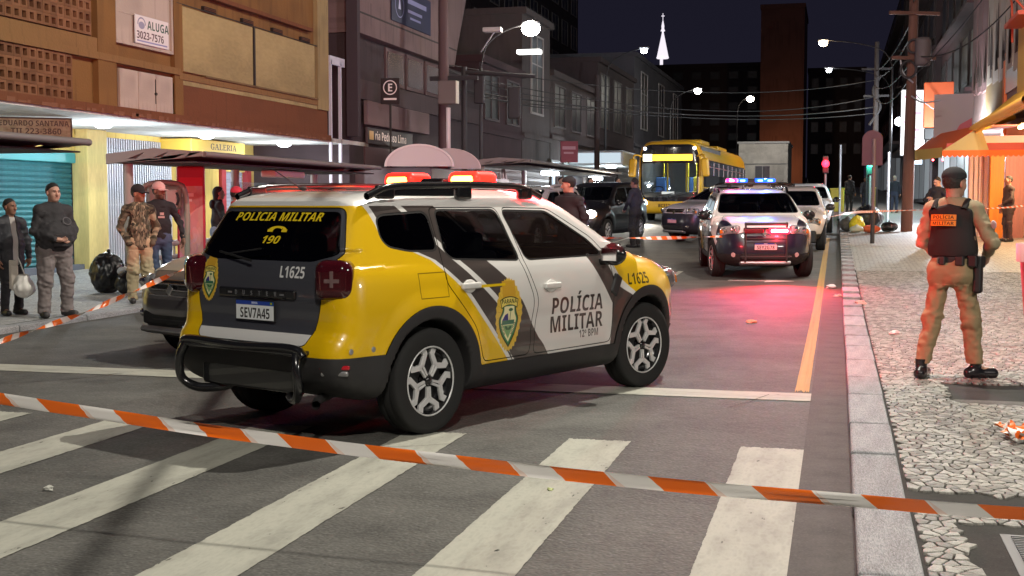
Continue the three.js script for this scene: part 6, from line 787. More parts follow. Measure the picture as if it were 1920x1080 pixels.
// lit shop signs along the left row
{
  sign('red_shop_sign', 'red and white shop sign standing out above the far bus shelter', 'sign', null, M([0.3, 0.05, 0.06], 0.6), canvas(256, 256, (c, w, h) => { c.fillStyle = '#7c2a38'; c.fillRect(0, 0, w, h); c.fillStyle = '#a87880'; c.fillRect(20, 60, 200, 40); c.fillRect(40, 130, 150, 24); }), 0.72, 0.85, [-10.5, 3.6, -50.0], 0.5, 0.1);
  const t = thing('lit_canopy', 'brightly lit white shop canopy behind the bus mirror', 'canopy', [-10.6, 3.55, -58.0]); mesh('panel', rbox(0, 0, 0, 2.6, 0.7, 3.6, 0.1), M([0.7, 0.75, 0.78], 0.4), t); mesh('strip_light', rbox(0.6, -0.38, 1.2, 0.45, 0.06, 0.4, 0.02), glow([0.9, 0.97, 1], 14), t); mesh('face', rbox(0, 0.02, 1.82, 2.3, 0.45, 0.03, 0.01), glow([0.75, 0.9, 1], 0.8), t); lamp([0.85, 0.95, 1], 30, [-10.0, 3.0, -56.4], 8);
  for (const [x, y, z, c, n] of [[-11.9, 2.6, -53.5, [0.6, 0.8, 1], 'first'], [-11.9, 2.6, -56.0, [0.6, 0.85, 0.9], 'second'], [-11.9, 2.6, -63.5, [0.9, 0.9, 0.8], 'third']]) { const w = thing('lit_window', n + ' glowing shop window seen through the far bus shelter', 'window', [x, y, z]); mesh('frame', bx(-0.05, 0.04, -1.0, 0.8, 0.75, -0.75), M([0.2, 0.2, 0.2], 0.6), w); mesh('pane', bx(0.04, 0.06, -0.9, 0.7, 0.65, -0.65), glow(c, 0.7), w); }
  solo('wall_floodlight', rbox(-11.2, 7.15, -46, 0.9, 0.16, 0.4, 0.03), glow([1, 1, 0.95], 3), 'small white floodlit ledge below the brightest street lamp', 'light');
}
// ---------- right side signs ----------
sign('lit_sign', 'bright white lit sign panel beside the wooden pole', 'sign', null, M([0.3, 0.3, 0.3], 0.6), canvas(256, 512, (c, w, h) => { c.fillStyle = '#fff'; c.fillRect(0, 0, w, h); c.fillStyle = '#e6b9cc'; for (let k = 0; k < 7; k++) c.fillRect(30 + (k % 3) * 20, 40 + k * 66, 150 - (k % 2) * 40, 20); c.fillStyle = '#b06888'; c.fillRect(60, 200, 90, 60); }), 0.85, 2.4, [2.62, 4.45, -48.2], 0.1, 0.2, 0.4, 1.6);
solo('orange_sign_board', rbox(3.42, 5.0, -47.3, 1.0, 1.6, 0.3, 0.03), M([0.62, 0.1, 0.02], 0.55), 'plain orange sign board right of the white lit sign', 'sign');
solo('black_sign_board', rbox(3.45, 3.98, -47.25, 1.0, 0.4, 0.3, 0.03), M([0.012, 0.012, 0.012], 0.6), 'black board below the orange sign board', 'sign');
{ const s = thing('fabric_sign', 'translucent grey and red banner between the orange board and the awnings', 'banner', [3.45, 3.75, -41.5], -0.15); mesh('cloth', rbox(0, 0.3, 0, 1.15, 1.7, 0.03, 0.01), M([0.34, 0.3, 0.31], 0.6), s); mesh('stripe', [ext([[-0.2, -0.5], [0.55, -0.1], [0.55, 0.4], [0.2, 0.2]], 0.01).translate(0, 0, 0.02)], M([0.45, 0.08, 0.1], 0.6), s); }
for (const [x, y, z, w, h, n] of [[3.35, 4.75, -58, 0.36, 1.2, 'tall bluish lit sign left of the wooden pole'], [3.3, 3.55, -57, 0.4, 0.7, 'small bluish lit sign left of the wooden pole']]) { const s = thing('lit_sign', n, 'sign', [x, y, z]); mesh('box', rbox(0, 0, 0, w + 0.06, h + 0.06, 0.2, 0.03), darkM, s); mesh('face', rbox(0, 0, 0.11, w, h, 0.02, 0.008), glow([0.7, 0.85, 1], 3.5), s); lamp([0.75, 0.87, 1], 5, [x, y, z + 0.35], 10); }
for (const [x, y, z, n] of [[3.1, 6.05, -60, 'upper'], [3.2, 5.75, -61, 'middle'], [2.75, 5.35, -62, 'lower']]) { const s = thing('floodlight', n + ' cold white floodlight on the facade left of the wooden pole', 'light', [x, y, z]); mesh('bracket', rod([0, 0, 0], [1.6, 0.1, 0], 0.03), darkM, s); mesh('bulb', sphere(0, 0, 0.05, n === 'lower' ? 0.2 : 0.11), glow([0.9, 0.95, 1], 26), s); if (n === 'lower') lamp([0.85, 0.93, 1], 45, [x, y, z + 0.05], 8); }
// shop light that spills onto the right pavement
{ const s = thing('shop_light', 'white strip light under the shop canopy behind the wooden pole', 'light', [3.9, 3.55, -43.5]); mesh('tube', rbox(0, 0, 0, 0.12, 0.06, 0.45, 0.02), glow(COOL, 14), s); mesh('casing', rbox(0, 0.06, 0, 0.2, 0.05, 1.2, 0.02), M([0.6, 0.6, 0.6], 0.5), s); lamp(COOL, 270, [3.9, 3.4, -43.5], 8); }
{ const s = thing('shop_bulb', 'warm round lamp hanging behind the orange valance', 'light', [4.75, 2.75, -34.4]); mesh('bulb', sphere(0, 0, 0, 0.09), glow([1, 0.72, 0.35], 18), s); mesh('cord', rod([0, 0.05, 0], [0, 0.5, 0], 0.012), darkM, s); lamp([1, 0.72, 0.38], 26, [4.75, 2.75, -34.4], 5); }
// ---------- traffic signs and lights ----------
{
  const s = thing('traffic_light', 'maroon round-topped traffic signal backboard seen from behind on a thin post', 'traffic light', [0.85, G0(-33.6), -33.6]), pts = [[-0.25, 0], [0.25, 0], [0.25, 0.62]]; for (let k = 0; k <= 14; k++) pts.push([0.25 * Math.cos(k / 14 * Math.PI), 0.64 + 0.25 * Math.sin(k / 14 * Math.PI)]); pts.push([-0.25, 0.62]);
  mesh('backboard', ext(pts, 0.03, 0.004).translate(0, 2.08, 0), M([0.06, 0.012, 0.018], 0.6), s); mesh('post', rod([0.04, 0, 0.05], [0.04, 2.75, 0.05], 0.045), M([0.13, 0.09, 0.085], 0.7), s); mesh('housing', rbox(0, 2.5, -0.12, 0.26, 0.75, 0.2, 0.05), darkM, s); mesh('sleeve', rod([0.04, 0, 0.05], [0.04, 0.9, 0.05], 0.056), darkM, s);
  const light = (name, label, pos, c, em, r, pw) => { const t = thing('traffic_light', label, 'traffic light', pos); mesh('post', rod([0, 0, 0], [0, 2.6, 0], 0.06), galv, t); mesh('housing', rbox(0, 2.5, 0, 0.3, 0.85, 0.2, 0.05), darkM, t); mesh('lens', sphere(0, pos[3] || 2.55, 0.1, r, 1, 1, 0.5), glow(c, em), t); if (pw) lamp(c, pw, [pos[0], pos[1] + 2.55, pos[2] + 0.3], 5); };
  light('a', 'red traffic light glowing in front of the far buildings', [-0.58, G0(-64) - 0.2, -64.2], [1, 0.015, 0.04], 9, 0.18, 5); light('b', 'small green traffic light left of the wooden pole', [1.38, G0(-57) - 0.28, -57.4], [0.05, 1, 0.6], 12, 0.13, 8);
  const pl = thing('pedestrian_light', 'small square pedestrian signal with a red hand under the maroon backboard', 'traffic light', [1.22, G0(-57), -57.2]); mesh('housing', rbox(0, 3.0, 0, 0.3, 0.3, 0.15, 0.03), darkM, pl); mesh('lens', rbox(0, 3.0, 0.08, 0.18, 0.18, 0.02, 0.01), glow([1, 0.35, 0.3], 3), pl); mesh('post', rod([0, 0, 0], [0, 2.9, 0], 0.04), darkM, pl);
  for (const [x, n] of [[3.05, 'left'], [3.35, 'right']]) { const q = thing('indicator_light', `small red shop light on the ${n === 'left' ? 'pole side' : 'awning side'} under the canopy`, 'light', [x, 2.95, -44]); mesh('bulb', sphere(0, 0, 0, 0.035), glow([1, 0.05, 0.1], 14), q); mesh('stem', rod([0, 0, 0], [0, 0.4, 0], 0.01), darkM, q); }
  for (const [x, z, h, n, m] of [[1.7, -45.5, 2.6, 'grey steel post on the pavement between the signal and the wooden pole', galv], [0.1, -52, 3.0, 'slim grey post at the kerb behind the parked cars', galv]]) { const q = thing('steel_post', n, 'post', [x, G0(z), z]); mesh('post', rod([0, 0, 0], [0, h, 0], 0.05), m, q); mesh('collar', lathe([[0, 0], [0.1, 0], [0.09, 0.06], [0, 0.06]], 12), darkM, q); }
}
// ---------- barrier tape ----------
{
  const tw = canvas(1024, 64, (c, w, h) => { c.fillStyle = '#f0ece8'; c.fillRect(0, 0, w, h); for (let k = 0; k < 4; k++) { const x = k * 256; c.fillStyle = '#f4701a'; c.beginPath(); c.moveTo(x, 0); c.lineTo(x + 142, 0); c.lineTo(x + 178, h); c.lineTo(x + 44, h); c.fill(); c.fillStyle = 'rgba(225,150,120,0.30)'; c.beginPath(); c.moveTo(x + 200, h); c.lineTo(x + 150, 0); c.lineTo(x + 178, h); c.fill(); } });
  function tape(label, pts, w, twist, parts = 60, per = 1.2) { const cv = new THREE.CatmullRomCurve3(pts.map((p) => V(...p)), false, 'centripetal'), P_ = [], U = [], I = [], L = cv.getLength(); for (let k = 0; k <= parts; k++) { const t = k / parts, p = cv.getPointAt(t), a = twist(t), fold = 0.004 * Math.sin(t * 57) + 0.003 * Math.sin(t * 131); for (let q = 0; q <= 4; q++) { const s = (q / 4 - 0.5) * w; P_.push(p.x + Math.sin(a) * s * 0.25, p.y + Math.cos(a) * s, p.z + Math.sin(a) * s + fold * (q % 2 ? 1 : -0.6)); U.push(t * L / per, q / 4); } if (k) for (let q = 0; q < 4; q++) { const i = (k - 1) * 5 + q; I.push(i, i + 1, i + 6, i, i + 6, i + 5); } } const g = new THREE.BufferGeometry(); g.setAttribute('position', new THREE.Float32BufferAttribute(P_, 3)); g.setAttribute('uv', new THREE.Float32BufferAttribute(U, 2)); g.setIndex(I); g.computeVertexNormals(); return solo('barrier_tape', g, P(0xffffff, 0.28, { map: tw, side: THREE.DoubleSide, clearcoat: 0.6, clearcoatRoughness: 0.15 }), label, 'barrier tape'); }
  tape('orange and white barrier tape stretched low across the crosswalk in front', [[-9.6, 1.12, -5.4], [-6.6, 0.93, -4.9], [-4.6, 0.78, -4.6], [-3.34, 0.69, -4.47], [-2.2, 0.595, -4.43], [-1.14, 0.53, -4.4], [-0.5, 0.51, -4.35], [0.07, 0.505, -4.3], [0.59, 0.51, -4.23], [1.6, 0.56, -4.1], [4.3, 0.85, -3.6]], 0.051, (t) => 0.35 + 0.25 * Math.sin(t * 9), 300, 1.45);
  tape('twisted barrier tape running from the left edge to the yellow police car', [[-6.87, 0.26, -8.8], [-6.68, 0.36, -8.96], [-6.16, 0.57, -9.32], [-5.67, 0.84, -9.77], [-5.42, 1.01, -10.16]], 0.05, (t) => 0.6 + t * 16, 220, 0.55);
  tape('thin barrier tape crossing behind the yellow police car to the strobe-lit police car', [[-5.4, 1.02, -20.6], [-4.4, 0.93, -21.2], [-3, 0.9, -22], [-1.75, 0.92, -23.0]], 0.06, (t) => 0.3 + t * 9, 80, 0.8);
  tape('thin barrier tape from the second police car past the wooden pole to the awning', [[-1.15, 1.0, -23.0], [0.2, 1.28, -29], [0.9, 1.3, -33.5], [2.0, 1.33, -35.5], [3.9, 1.4, -33.0], [5, 1.6, -30]], 0.06, (t) => 0.3 + t * 6, 100, 0.8);
  // crumpled end of tape lying on the stones
  const cr = thing('crumpled_tape', 'crumpled piece of orange and white tape lying on the paving stones', 'tape'); const pm = P(0xffffff, 0.4, { map: tw, side: THREE.DoubleSide }), r = rng(44);
  for (let s = 0; s < 2; s++) { const pts = []; let x = 0.98, z = -8.3 + s * 0.16, y = 0.12; for (let k = 0; k < 9; k++) { pts.push([x, y, z]); x += (r() - 0.42) * 0.07; z += 0.035 + r() * 0.05; y = 0.1 + r() * 0.07; } const cv = new THREE.CatmullRomCurve3(pts.map((p) => V(...p))), P_ = [], U = [], I = []; for (let k = 0; k <= 40; k++) { const t = k / 40, p = cv.getPointAt(t), a = 1.2 + Math.sin(t * 19 + s) * 1.0; for (const q of [-1, 1]) { P_.push(p.x + Math.sin(a) * 0.03 * q, p.y + 0.012 + Math.cos(a) * 0.022 * q, p.z); U.push(t * 0.9 + s * 0.3, q * 0.5 + 0.5); } if (k) { const i = (k - 1) * 2; I.push(i, i + 1, i + 3, i, i + 3, i + 2); } } const g = new THREE.BufferGeometry(); g.setAttribute('position', new THREE.Float32BufferAttribute(P_, 3)); g.setAttribute('uv', new THREE.Float32BufferAttribute(U, 2)); g.setIndex(I); g.computeVertexNormals(); mesh('tape_fold', g, pm, cr); }
}
// ---------- bags, bin, litter ----------
function bagGeo(r, sy, seed, cell = 0.02) { return nets((x, y, z) => { const q = Math.hypot(x, (y - r * sy) / sy, z) - r; return smax(q + 0.05 * (n3(x * 9 + seed, y * 9, z * 9) - 0.5) + 0.025 * (n3(x * 24 + seed, y * 12, z * 24 + seed) - 0.5), -y + 0.004, 0.03) - 0.03 * Math.exp(-((y - r * sy * 2) ** 2) * 120 - (x * x + z * z) * 260); }, [-r * 1.4, -0.03, -r * 1.4], [r * 1.4, r * sy * 2.5, r * 1.4], cell); }
const binBag = P([0.01, 0.01, 0.011], 0.3, { clearcoat: 0.3 });
{
  const a = thing('rubbish_bag', 'large full black rubbish bag beside the left bus shelter post', 'rubbish bag', [-10.98, LY2(-17.3), -17.35]); mesh('bag', bagGeo(0.27, 1.15, 1), binBag, a); mesh('knot', rbox(0.03, 0.64, 0, 0.05, 0.09, 0.05, 0.02, 0.4, 0.3), binBag, a);
  const b = thing('rubbish_bag', 'small black rubbish bag at the feet of the camouflage jacket', 'rubbish bag', [-10.56, LY2(-17.2), -17.2]); mesh('bag', bagGeo(0.17, 0.95, 4), binBag, b); mesh('knot', rbox(0, 0.33, 0, 0.04, 0.07, 0.04, 0.015), binBag, b);
  const w = thing('white_bag', 'white carrier bag lying on the small black rubbish bag', 'bag', [-10.66, LY2(-17.2) + 0.28, -17.3]); mesh('bag', bagGeo(0.11, 0.55, 7, 0.014), M([0.6, 0.55, 0.5], 0.6), w);
  const h = thing('carrier_bag', 'white plastic carrier bag hanging from the hand of the short man', 'bag', [-9.75, 0.32, -13.56]); mesh('bag', bagGeo(0.12, 1.25, 9, 0.014), M([0.68, 0.66, 0.62], 0.5), h); mesh('handle', tube([[0.03, 0.26, 0], [-0.02, 0.42, 0.02], [-0.08, 0.52, 0]], 0.008), M([0.68, 0.66, 0.62], 0.5), h);
  const tw = thing('cloth', 'pale folded cloth hanging beside the white carrier bag', 'cloth', [-9.88, 0.45, -13.54]); mesh('fold', [rbox(0, 0.17, 0, 0.12, 0.36, 0.025, 0.012), rbox(0.03, 0.13, 0.02, 0.09, 0.3, 0.02, 0.01, 0.3)], M([0.58, 0.52, 0.45], 0.9), tw);
}
function LY2(z) { return G0(z) + 0.072; }
{ // heap of rubbish at the right kerb
  const y = (z) => G0(z) + 0.085;
  const items = [['black rubbish sack at the back of the heap by the kerb', 'rubbish bag', [0.95, -41.0], 0.46, 0.85, binBag, 2], ['black rubbish sack at the right end of the heap', 'rubbish bag', [1.55, -40.2], 0.26, 0.6, binBag, 3], ['dark grey sack at the left end of the heap', 'rubbish bag', [0.32, -40.3], 0.24, 0.9, M([0.07, 0.065, 0.06], 0.7), 4], ['yellow sack in the heap of rubbish by the kerb', 'rubbish bag', [0.6, -40.0], 0.22, 1.1, M([0.6, 0.5, 0.02], 0.5), 5], ['orange cloth bundle in front of the heap', 'cloth', [1.0, -39.4], 0.26, 0.45, M([0.6, 0.12, 0.04], 0.8), 6], ['pale plastic bag in front of the yellow sack', 'bag', [0.58, -39.3], 0.2, 0.55, M([0.42, 0.43, 0.32], 0.6), 7]];
  for (const [label, cat, [x, z], r, sy, m, sd] of items) { const t = thing(cat === 'cloth' ? 'cloth_bundle' : 'rubbish_sack', label, cat, [x, y(z), z]); mesh('bag', bagGeo(r, sy, sd, 0.035), m, t); mesh('knot', rbox(0, r * sy * 2, 0, 0.06, 0.08, 0.06, 0.02), m, t); }
  for (const [x, z, c, label] of [[0.0, -57.5, [0.5, 0.36, 0.03], 'yellow crate behind the far pedestrians'], [1.4, -60.5, [0.45, 0.38, 0.06], 'second yellow crate under the dark heap behind the pedestrians']]) { const t = thing('crate', label, 'crate', [x, y(z), z]); mesh('box', rbox(0, 0.6, 0, 0.6, 1.0, 0.5, 0.05), M(c, 0.6), t); mesh('rim', rbox(0, 1.1, 0, 0.66, 0.06, 0.56, 0.02), M(c, 0.6), t); }
}
{ // litter bin at the right edge
  const b = thing('litter_bin', 'red-brown litter bin cut off by the right edge of the picture', 'litter bin', [2.33, 0.088, -15.6]); mesh('body', lathe([[0, 0.02], [0.19, 0.02], [0.2, 0.05], [0.27, 0.86], [0.25, 0.86], [0.2, 0.1], [0, 0.1]], 26), M([0.34, 0.06, 0.05], 0.5), b); mesh('rim', lathe([[0.245, 0.84], [0.285, 0.85], [0.29, 0.93], [0.24, 0.93]], 26), darkM, b); mesh('liner', lathe([[0.24, 0.93], [0.3, 0.94], [0.295, 0.75], [0.3, 0.74], [0.31, 0.95], [0.24, 0.96]], 22), M([0.5, 0.4, 0.4], 0.6), b);
}
function scrap(name, label, pos, c, s, seed) { const r = rng(seed), g = new THREE.IcosahedronGeometry(s, 1), p = g.attributes.position, cache = {}; for (let i = 0; i < p.count; i++) { const k = [p.getX(i), p.getY(i), p.getZ(i)].map((v) => v.toFixed(4)).join(); const f = cache[k] ??= 0.6 + r() * 0.7; p.setXYZ(i, p.getX(i) * f * 1.3, p.getY(i) * f * 0.7 + s * 0.5, p.getZ(i) * f); } g.computeVertexNormals(); g.translate(pos[0], pos[1], pos[2]); return solo(name, g, M(c, 0.6), label, 'litter'); }
scrap('crumpled_paper', 'orange scrap of paper on the red-lit road', [-1.0, 0.01, -15.8], [0.7, 0.25, 0.15], 0.05, 3); scrap('crumpled_paper', 'pink scrap of paper on the pavement by the kerb', [0.34, 0.11, -17.8], [0.7, 0.4, 0.35], 0.06, 4); scrap('crumpled_paper', 'white scrap in the gutter near the second police car', [-0.08, 0.11, -21.2], [0.7, 0.7, 0.7], 0.06, 5); scrap('crumpled_paper', 'pinkish scrap in the gutter by the kerb', [0.03, 0.06, -19.8], [0.7, 0.4, 0.35], 0.05, 6); scrap('leaf', 'tiny pale leaf on the road between two crosswalk stripes', [-1.42, 0.006, -6.3], [0.5, 0.55, 0.25], 0.014, 7); scrap('paper_strip', 'small pale paper strip on the road at the left', [-3.95, 0.006, -5.66], [0.5, 0.5, 0.45], 0.022, 8); scrap('paper_scrap', 'pale scrap on the pavement left of the officer', [0.62, 0.095, -14.0], [0.7, 0.68, 0.66], 0.045, 9);
// ---------- people ----------
// local frame: facing +z, left is +x, feet at y = 0; sizes for a height of 1.76
const ease = (t) => Math.max(0, Math.min(1, t));
function cap(a, b, ra, rb, sx = 1, sz = 1) { const bx_ = (b[0] - a[0]) / sx, by = b[1] - a[1], bz = (b[2] - a[2]) / sz, L = bx_ * bx_ + by * by + bz * bz || 1e-9; return (x, y, z) => { const px = (x - a[0]) / sx, py = y - a[1], pz = (z - a[2]) / sz, t = ease((px * bx_ + py * by + pz * bz) / L); return Math.hypot(px - bx_ * t, py - by * t, pz - bz * t) - (ra + (rb - ra) * t); }; }
function ell(c, r) { const m = Math.min(...r); return (x, y, z) => { const k = Math.hypot((x - c[0]) / r[0], (y - c[1]) / r[1], (z - c[2]) / r[2]); return (k - 1) * m * (k < 0.5 ? 1 : 1); }; }
function blend(list, k) { return (x, y, z) => { let d = list[0](x, y, z); for (let i = 1; i < list.length; i++) d = smin(d, list[i](x, y, z), k); return d; }; }
function bounds(list, pad) { const lo = [9, 9, 9], hi = [-9, -9, -9]; for (const p of list) for (let k = 0; k < 3; k++) { lo[k] = Math.min(lo[k], p[k] - pad); hi[k] = Math.max(hi[k], p[k] + pad); } return [lo, hi]; }
const skinMat = new THREE.MeshStandardMaterial({ vertexColors: true, roughness: 0.6 });
function paintVerts(g, fn) { const p = g.attributes.position, c = new Float32Array(p.count * 3); for (let i = 0; i < p.count; i++) c.set(fn(p.getX(i), p.getY(i), p.getZ(i)), i * 3); g.setAttribute('color', new THREE.BufferAttribute(c, 3)); return g; }
function mergeCol(list) { return mergeGeometries(list.map((g) => { const o = g.toNonIndexed(); return o; })); }
function handGeo(w, dir, side, cell, curl = 0.5, pt = null) { // palm and five fingers hanging along dir
  const d = V(...dir).normalize(), n = V(-side, 0, 0.25), f = n.clone().addScaledVector(d, -n.dot(d)).normalize(), a = new THREE.Vector3().crossVectors(d, f), P = (l, s, o) => [w[0] + d.x * l + a.x * s + f.x * o, w[1] + d.y * l + a.y * s + f.y * o, w[2] + d.z * l + a.z * s + f.z * o];
  const parts = [cap(P(0, 0, 0), P(0.07, 0, 0.004), 0.026, 0.03, 1, 1), cap(P(0.03, -0.018, 0), P(0.085, -0.024, 0.006), 0.017, 0.015), cap(P(0.03, 0.018, 0), P(0.085, 0.024, 0.006), 0.017, 0.015)], len = [0.072, 0.08, 0.074, 0.058], pts = [P(0, 0, 0), P(0.18, 0.06, 0.05), P(0.18, -0.06, 0.05), P(0.05, 0, -0.05), P(0.05, 0.1, 0.06)];
  const base = blend(parts, 0.02), fs = []; for (let k = 0; k < 4; k++) { const s = (k - 1.5) * -0.0185, b = P(0.088, s, 0.006), m = P(0.088 + len[k] * 0.5, s * 1.1, 0.012 + 0.02 * curl), e = P(0.088 + len[k] * (0.98 - 0.25 * curl), s * 1.1, 0.02 + 0.06 * curl); fs.push(cap(b, m, 0.009, 0.0082), cap(m, e, 0.0082, 0.007)); }
  const th = [cap(P(0.02, 0.026, 0.01), P(0.06, 0.046, 0.026), 0.013, 0.0105), cap(P(0.06, 0.046, 0.026), P(0.092, 0.048, 0.042), 0.01, 0.0085)];
  const all = (x, y, z) => { let q = base(x, y, z); for (const g of fs) q = smin(q, g(x, y, z), 0.005); for (const g of th) q = smin(q, g(x, y, z), 0.01); return q; };
  return nets(all, ...bounds(pts, 0.035), cell);
}
function person(o) {
  const H = o.H || 1.74, k = H / 1.76, fat = o.fat || 0, lod = o.lod ?? 1, c = [0.010, 0.014, 0.022, 0.03][lod], hc = [0.005, 0.007, 0.011, 0.015][lod];
  const g = thing('person', o.label, 'person', o.pos, o.turn, o.group); g.scale.setScalar(k);
  const J = { hipL: [0.09, 0.92, 0], hipR: [-0.09, 0.92, 0], kneeL: [0.105, 0.5, 0.025], kneeR: [-0.105, 0.5, 0.025], ankL: [0.11, 0.085, -0.02], ankR: [-0.11, 0.085, -0.02], shL: [0.175, 1.405, -0.01], shR: [-0.175, 1.405, -0.01], elL: [0.235, 1.15, -0.03], elR: [-0.235, 1.15, -0.03], wrL: [0.26, 0.9, 0.05], wrR: [-0.26, 0.9, 0.05], chest: [0, 1.3, 0], neck: [0, 1.47, -0.005], head: [0, 1.635, 0.015], ...(o.J || {}) };
  const F = 1 + fat, toe = (a, yaw) => [a[0] + Math.sin(yaw) * 0.15, 0.045, a[2] + Math.cos(yaw) * 0.15];
  const yL = o.footL ?? 0.15, yR = o.footR ?? -0.15;
  // --- body: one continuous figure under the clothes
  const bodyF = blend([cap([0, 0.96, 0], J.chest, 0.08, 0.075, 1.3), cap(J.chest, J.neck, 0.07, 0.048, 1.1), cap(J.neck, [J.head[0], J.head[1] - 0.06, J.head[2] - 0.01], 0.052 + fat * 0.02, 0.05 + fat * 0.02), ...['L', 'R'].flatMap((s) => [cap(J['sh' + s], J['el' + s], 0.045, 0.037), cap(J['el' + s], J['wr' + s], 0.036, 0.026), cap(J['hip' + s], J['knee' + s], 0.07, 0.05), cap(J['knee' + s], J['ank' + s], 0.05, 0.035), cap(J['ank' + s], toe(J['ank' + s], s === 'L' ? yL : yR), 0.035, 0.03)])], 0.05);
  const sk = o.skin || [0.42, 0.24, 0.16], pts = Object.values(J);
  const bodyG = paintVerts(nets(bodyF, ...bounds(pts, 0.2), Math.max(0.02, c * 1.3)), () => sk);
  // head in its own frame, then turned
  const headF = (() => { const skull = ell([0, 0.03, -0.012], [0.077, 0.098, 0.096]), jaw = ell([0, -0.052, 0.03], [0.056 + fat * 0.025, 0.062, 0.058]), chin = ell([0, -0.092, 0.058], [0.026, 0.02, 0.022]), nose = cap([0, 0.012, 0.083], [0, -0.026, 0.104], 0.011, 0.015), tip = ell([0, -0.03, 0.097], [0.018, 0.012, 0.014]), brow = cap([-0.034, 0.028, 0.076], [0.034, 0.028, 0.076], 0.013, 0.013), lips = cap([-0.018, -0.06, 0.079], [0.018, -0.06, 0.079], 0.009, 0.009), cheekL = ell([0.04, -0.018, 0.05], [0.026, 0.028, 0.028]), cheekR = ell([-0.04, -0.018, 0.05], [0.026, 0.028, 0.028]), ears = [1, -1].map((s) => ell([s * 0.081, -0.002, -0.012], [0.012, 0.032, 0.02])), neck = cap([0, -0.05, -0.02], [0, -0.19, -0.03], 0.05 + fat * 0.02, 0.054 + fat * 0.03); const sock = [1, -1].map((s) => ell([s * 0.031, 0.012, 0.088], [0.016, 0.01, 0.012])); const f = blend([skull, jaw, chin, brow, cheekL, cheekR, neck], 0.03); return (x, y, z) => { let d = f(x, y, z); d = smin(d, nose(x, y, z), 0.012); d = smin(d, tip(x, y, z), 0.008); d = smin(d, lips(x, y, z), 0.008); for (const s of sock) d = smax(d, -s(x, y, z), 0.012); for (const e of ears) d = smin(d, e(x, y, z), 0.008); return d; }; })();
  const turnHead = (q) => { q.rotateX(o.headPitch || 0); q.rotateY(o.headYaw || 0); q.translate(...J.head); return q; };
  const beard = o.beard || 0, hd = paintVerts(nets(headF, [-0.12, -0.2, -0.13], [0.12, 0.15, 0.14], hc), (x, y, z) => { const ax = Math.abs(x); if (z > 0.05 && Math.hypot((ax - 0.031) / 0.013, (y - 0.012) / 0.006) < 1) return [0.03, 0.02, 0.015]; if (z > 0.05 && ax > 0.012 && ax < 0.05 && Math.abs(y - 0.034 + ax * 0.08) < 0.006) return [0.05, 0.03, 0.02]; if (z > 0.05 && ax < 0.024 && Math.abs(y + 0.06) < 0.009) return [sk[0] * 0.8, sk[1] * 0.55, sk[2] * 0.55]; if (beard && y < -0.045 && z > -0.01 && !(ax < 0.024 && Math.abs(y + 0.06) < 0.01)) return [sk[0] * (1 - beard), sk[1] * (1 - beard), sk[2] * (1 - beard)]; const e = ax > 0.075 || (z > 0.09 && ax < 0.02) ? [1.06, 0.9, 0.88] : [1, 1, 1]; return sk.map((v, i) => v * e[i]); });
  turnHead(hd);
  const bits = [bodyG, hd];
  for (const s of ['L', 'R']) { if (o['hide' + s]) continue; const w = J['wr' + s], e = J['el' + s], dir = o['hand' + s] || [w[0] - e[0], w[1] - e[1] - 0.05, w[2] - e[2]]; bits.push(paintVerts(handGeo(w, dir, s === 'L' ? 1 : -1, hc, o.curl ?? 0.5), () => sk)); }
  mesh('body', mergeCol(bits), skinMat, g);
  const seed = (o.seed || 1) * 7.3, wr = (amp, f1) => (x, y, z) => amp * (n3(x * f1 + seed, y * f1 * 0.8 + seed, z * f1 + 3) - 0.5 + 0.6 * (n3(x * f1 * 2.3, y * f1 * 2.6 + seed, z * f1 * 2.3 + 9) - 0.5));
  const garment = (name, f, pts2, pad, mat, lab) => mesh(name, nets(f, ...bounds(pts2, pad), c), mat, g, lab);
  const uvm = (m) => { mapUV(m.geometry, (x, y, z) => [Math.atan2(x, z) / 6.283 + 0.5, y]); return m; };
  // --- trousers
  const tf = o.tw || 1, noise1 = wr(0.02 * (o.wrinkle || 1), 11);
  const legs = ['L', 'R'].map((s) => blend([cap(J['hip' + s], J['knee' + s], 0.092 * F * 0.97 * tf, 0.074 * tf, 1, 1.08), cap(J['knee' + s], J['ank' + s], 0.074 * tf, 0.064 * tf)], 0.05)), pel = cap([0, 0.9, -0.01], [0, 1.0, -0.005], 0.112 * F, 0.105 * F, 1.38, 1.08), seat = [1, -1].map((s) => ell([s * 0.075, 0.9, -0.07], [0.1, 0.105, 0.085]));
  const tb = blend([pel, ...seat], 0.06), hem = o.hemT ?? 0.055;
  garment('trousers', (x, y, z) => { let d = smin(smin(legs[0](x, y, z), tb(x, y, z), 0.06), smin(legs[1](x, y, z), tb(x, y, z), 0.06), 0.012); d += noise1(x, y, z) * (y < 0.8 ? 1.0 : 0.4); d += 0.03 * (n3(x * 7 + seed + z * 4, y * 27 + x * 8 + z * 9, z * 5 + seed) - 0.5) * (Math.exp(-Math.pow((y - 0.5) / 0.13, 2)) + 0.7 * Math.exp(-Math.pow((y - 0.84) / 0.07, 2))); if (y < 0.3) d += 0.03 * (n3(x * 8 + seed, y * 30 + z * 8, z * 8) - 0.5) * (0.3 - y) / 0.3; return smax(d, Math.max(hem - y, y - 1.03), 0.01); }, [J.hipL, J.hipR, J.kneeL, J.kneeR, J.ankL, J.ankR, [0, 1.0, 0]], 0.2 + fat * 0.15, o.trouserMat);
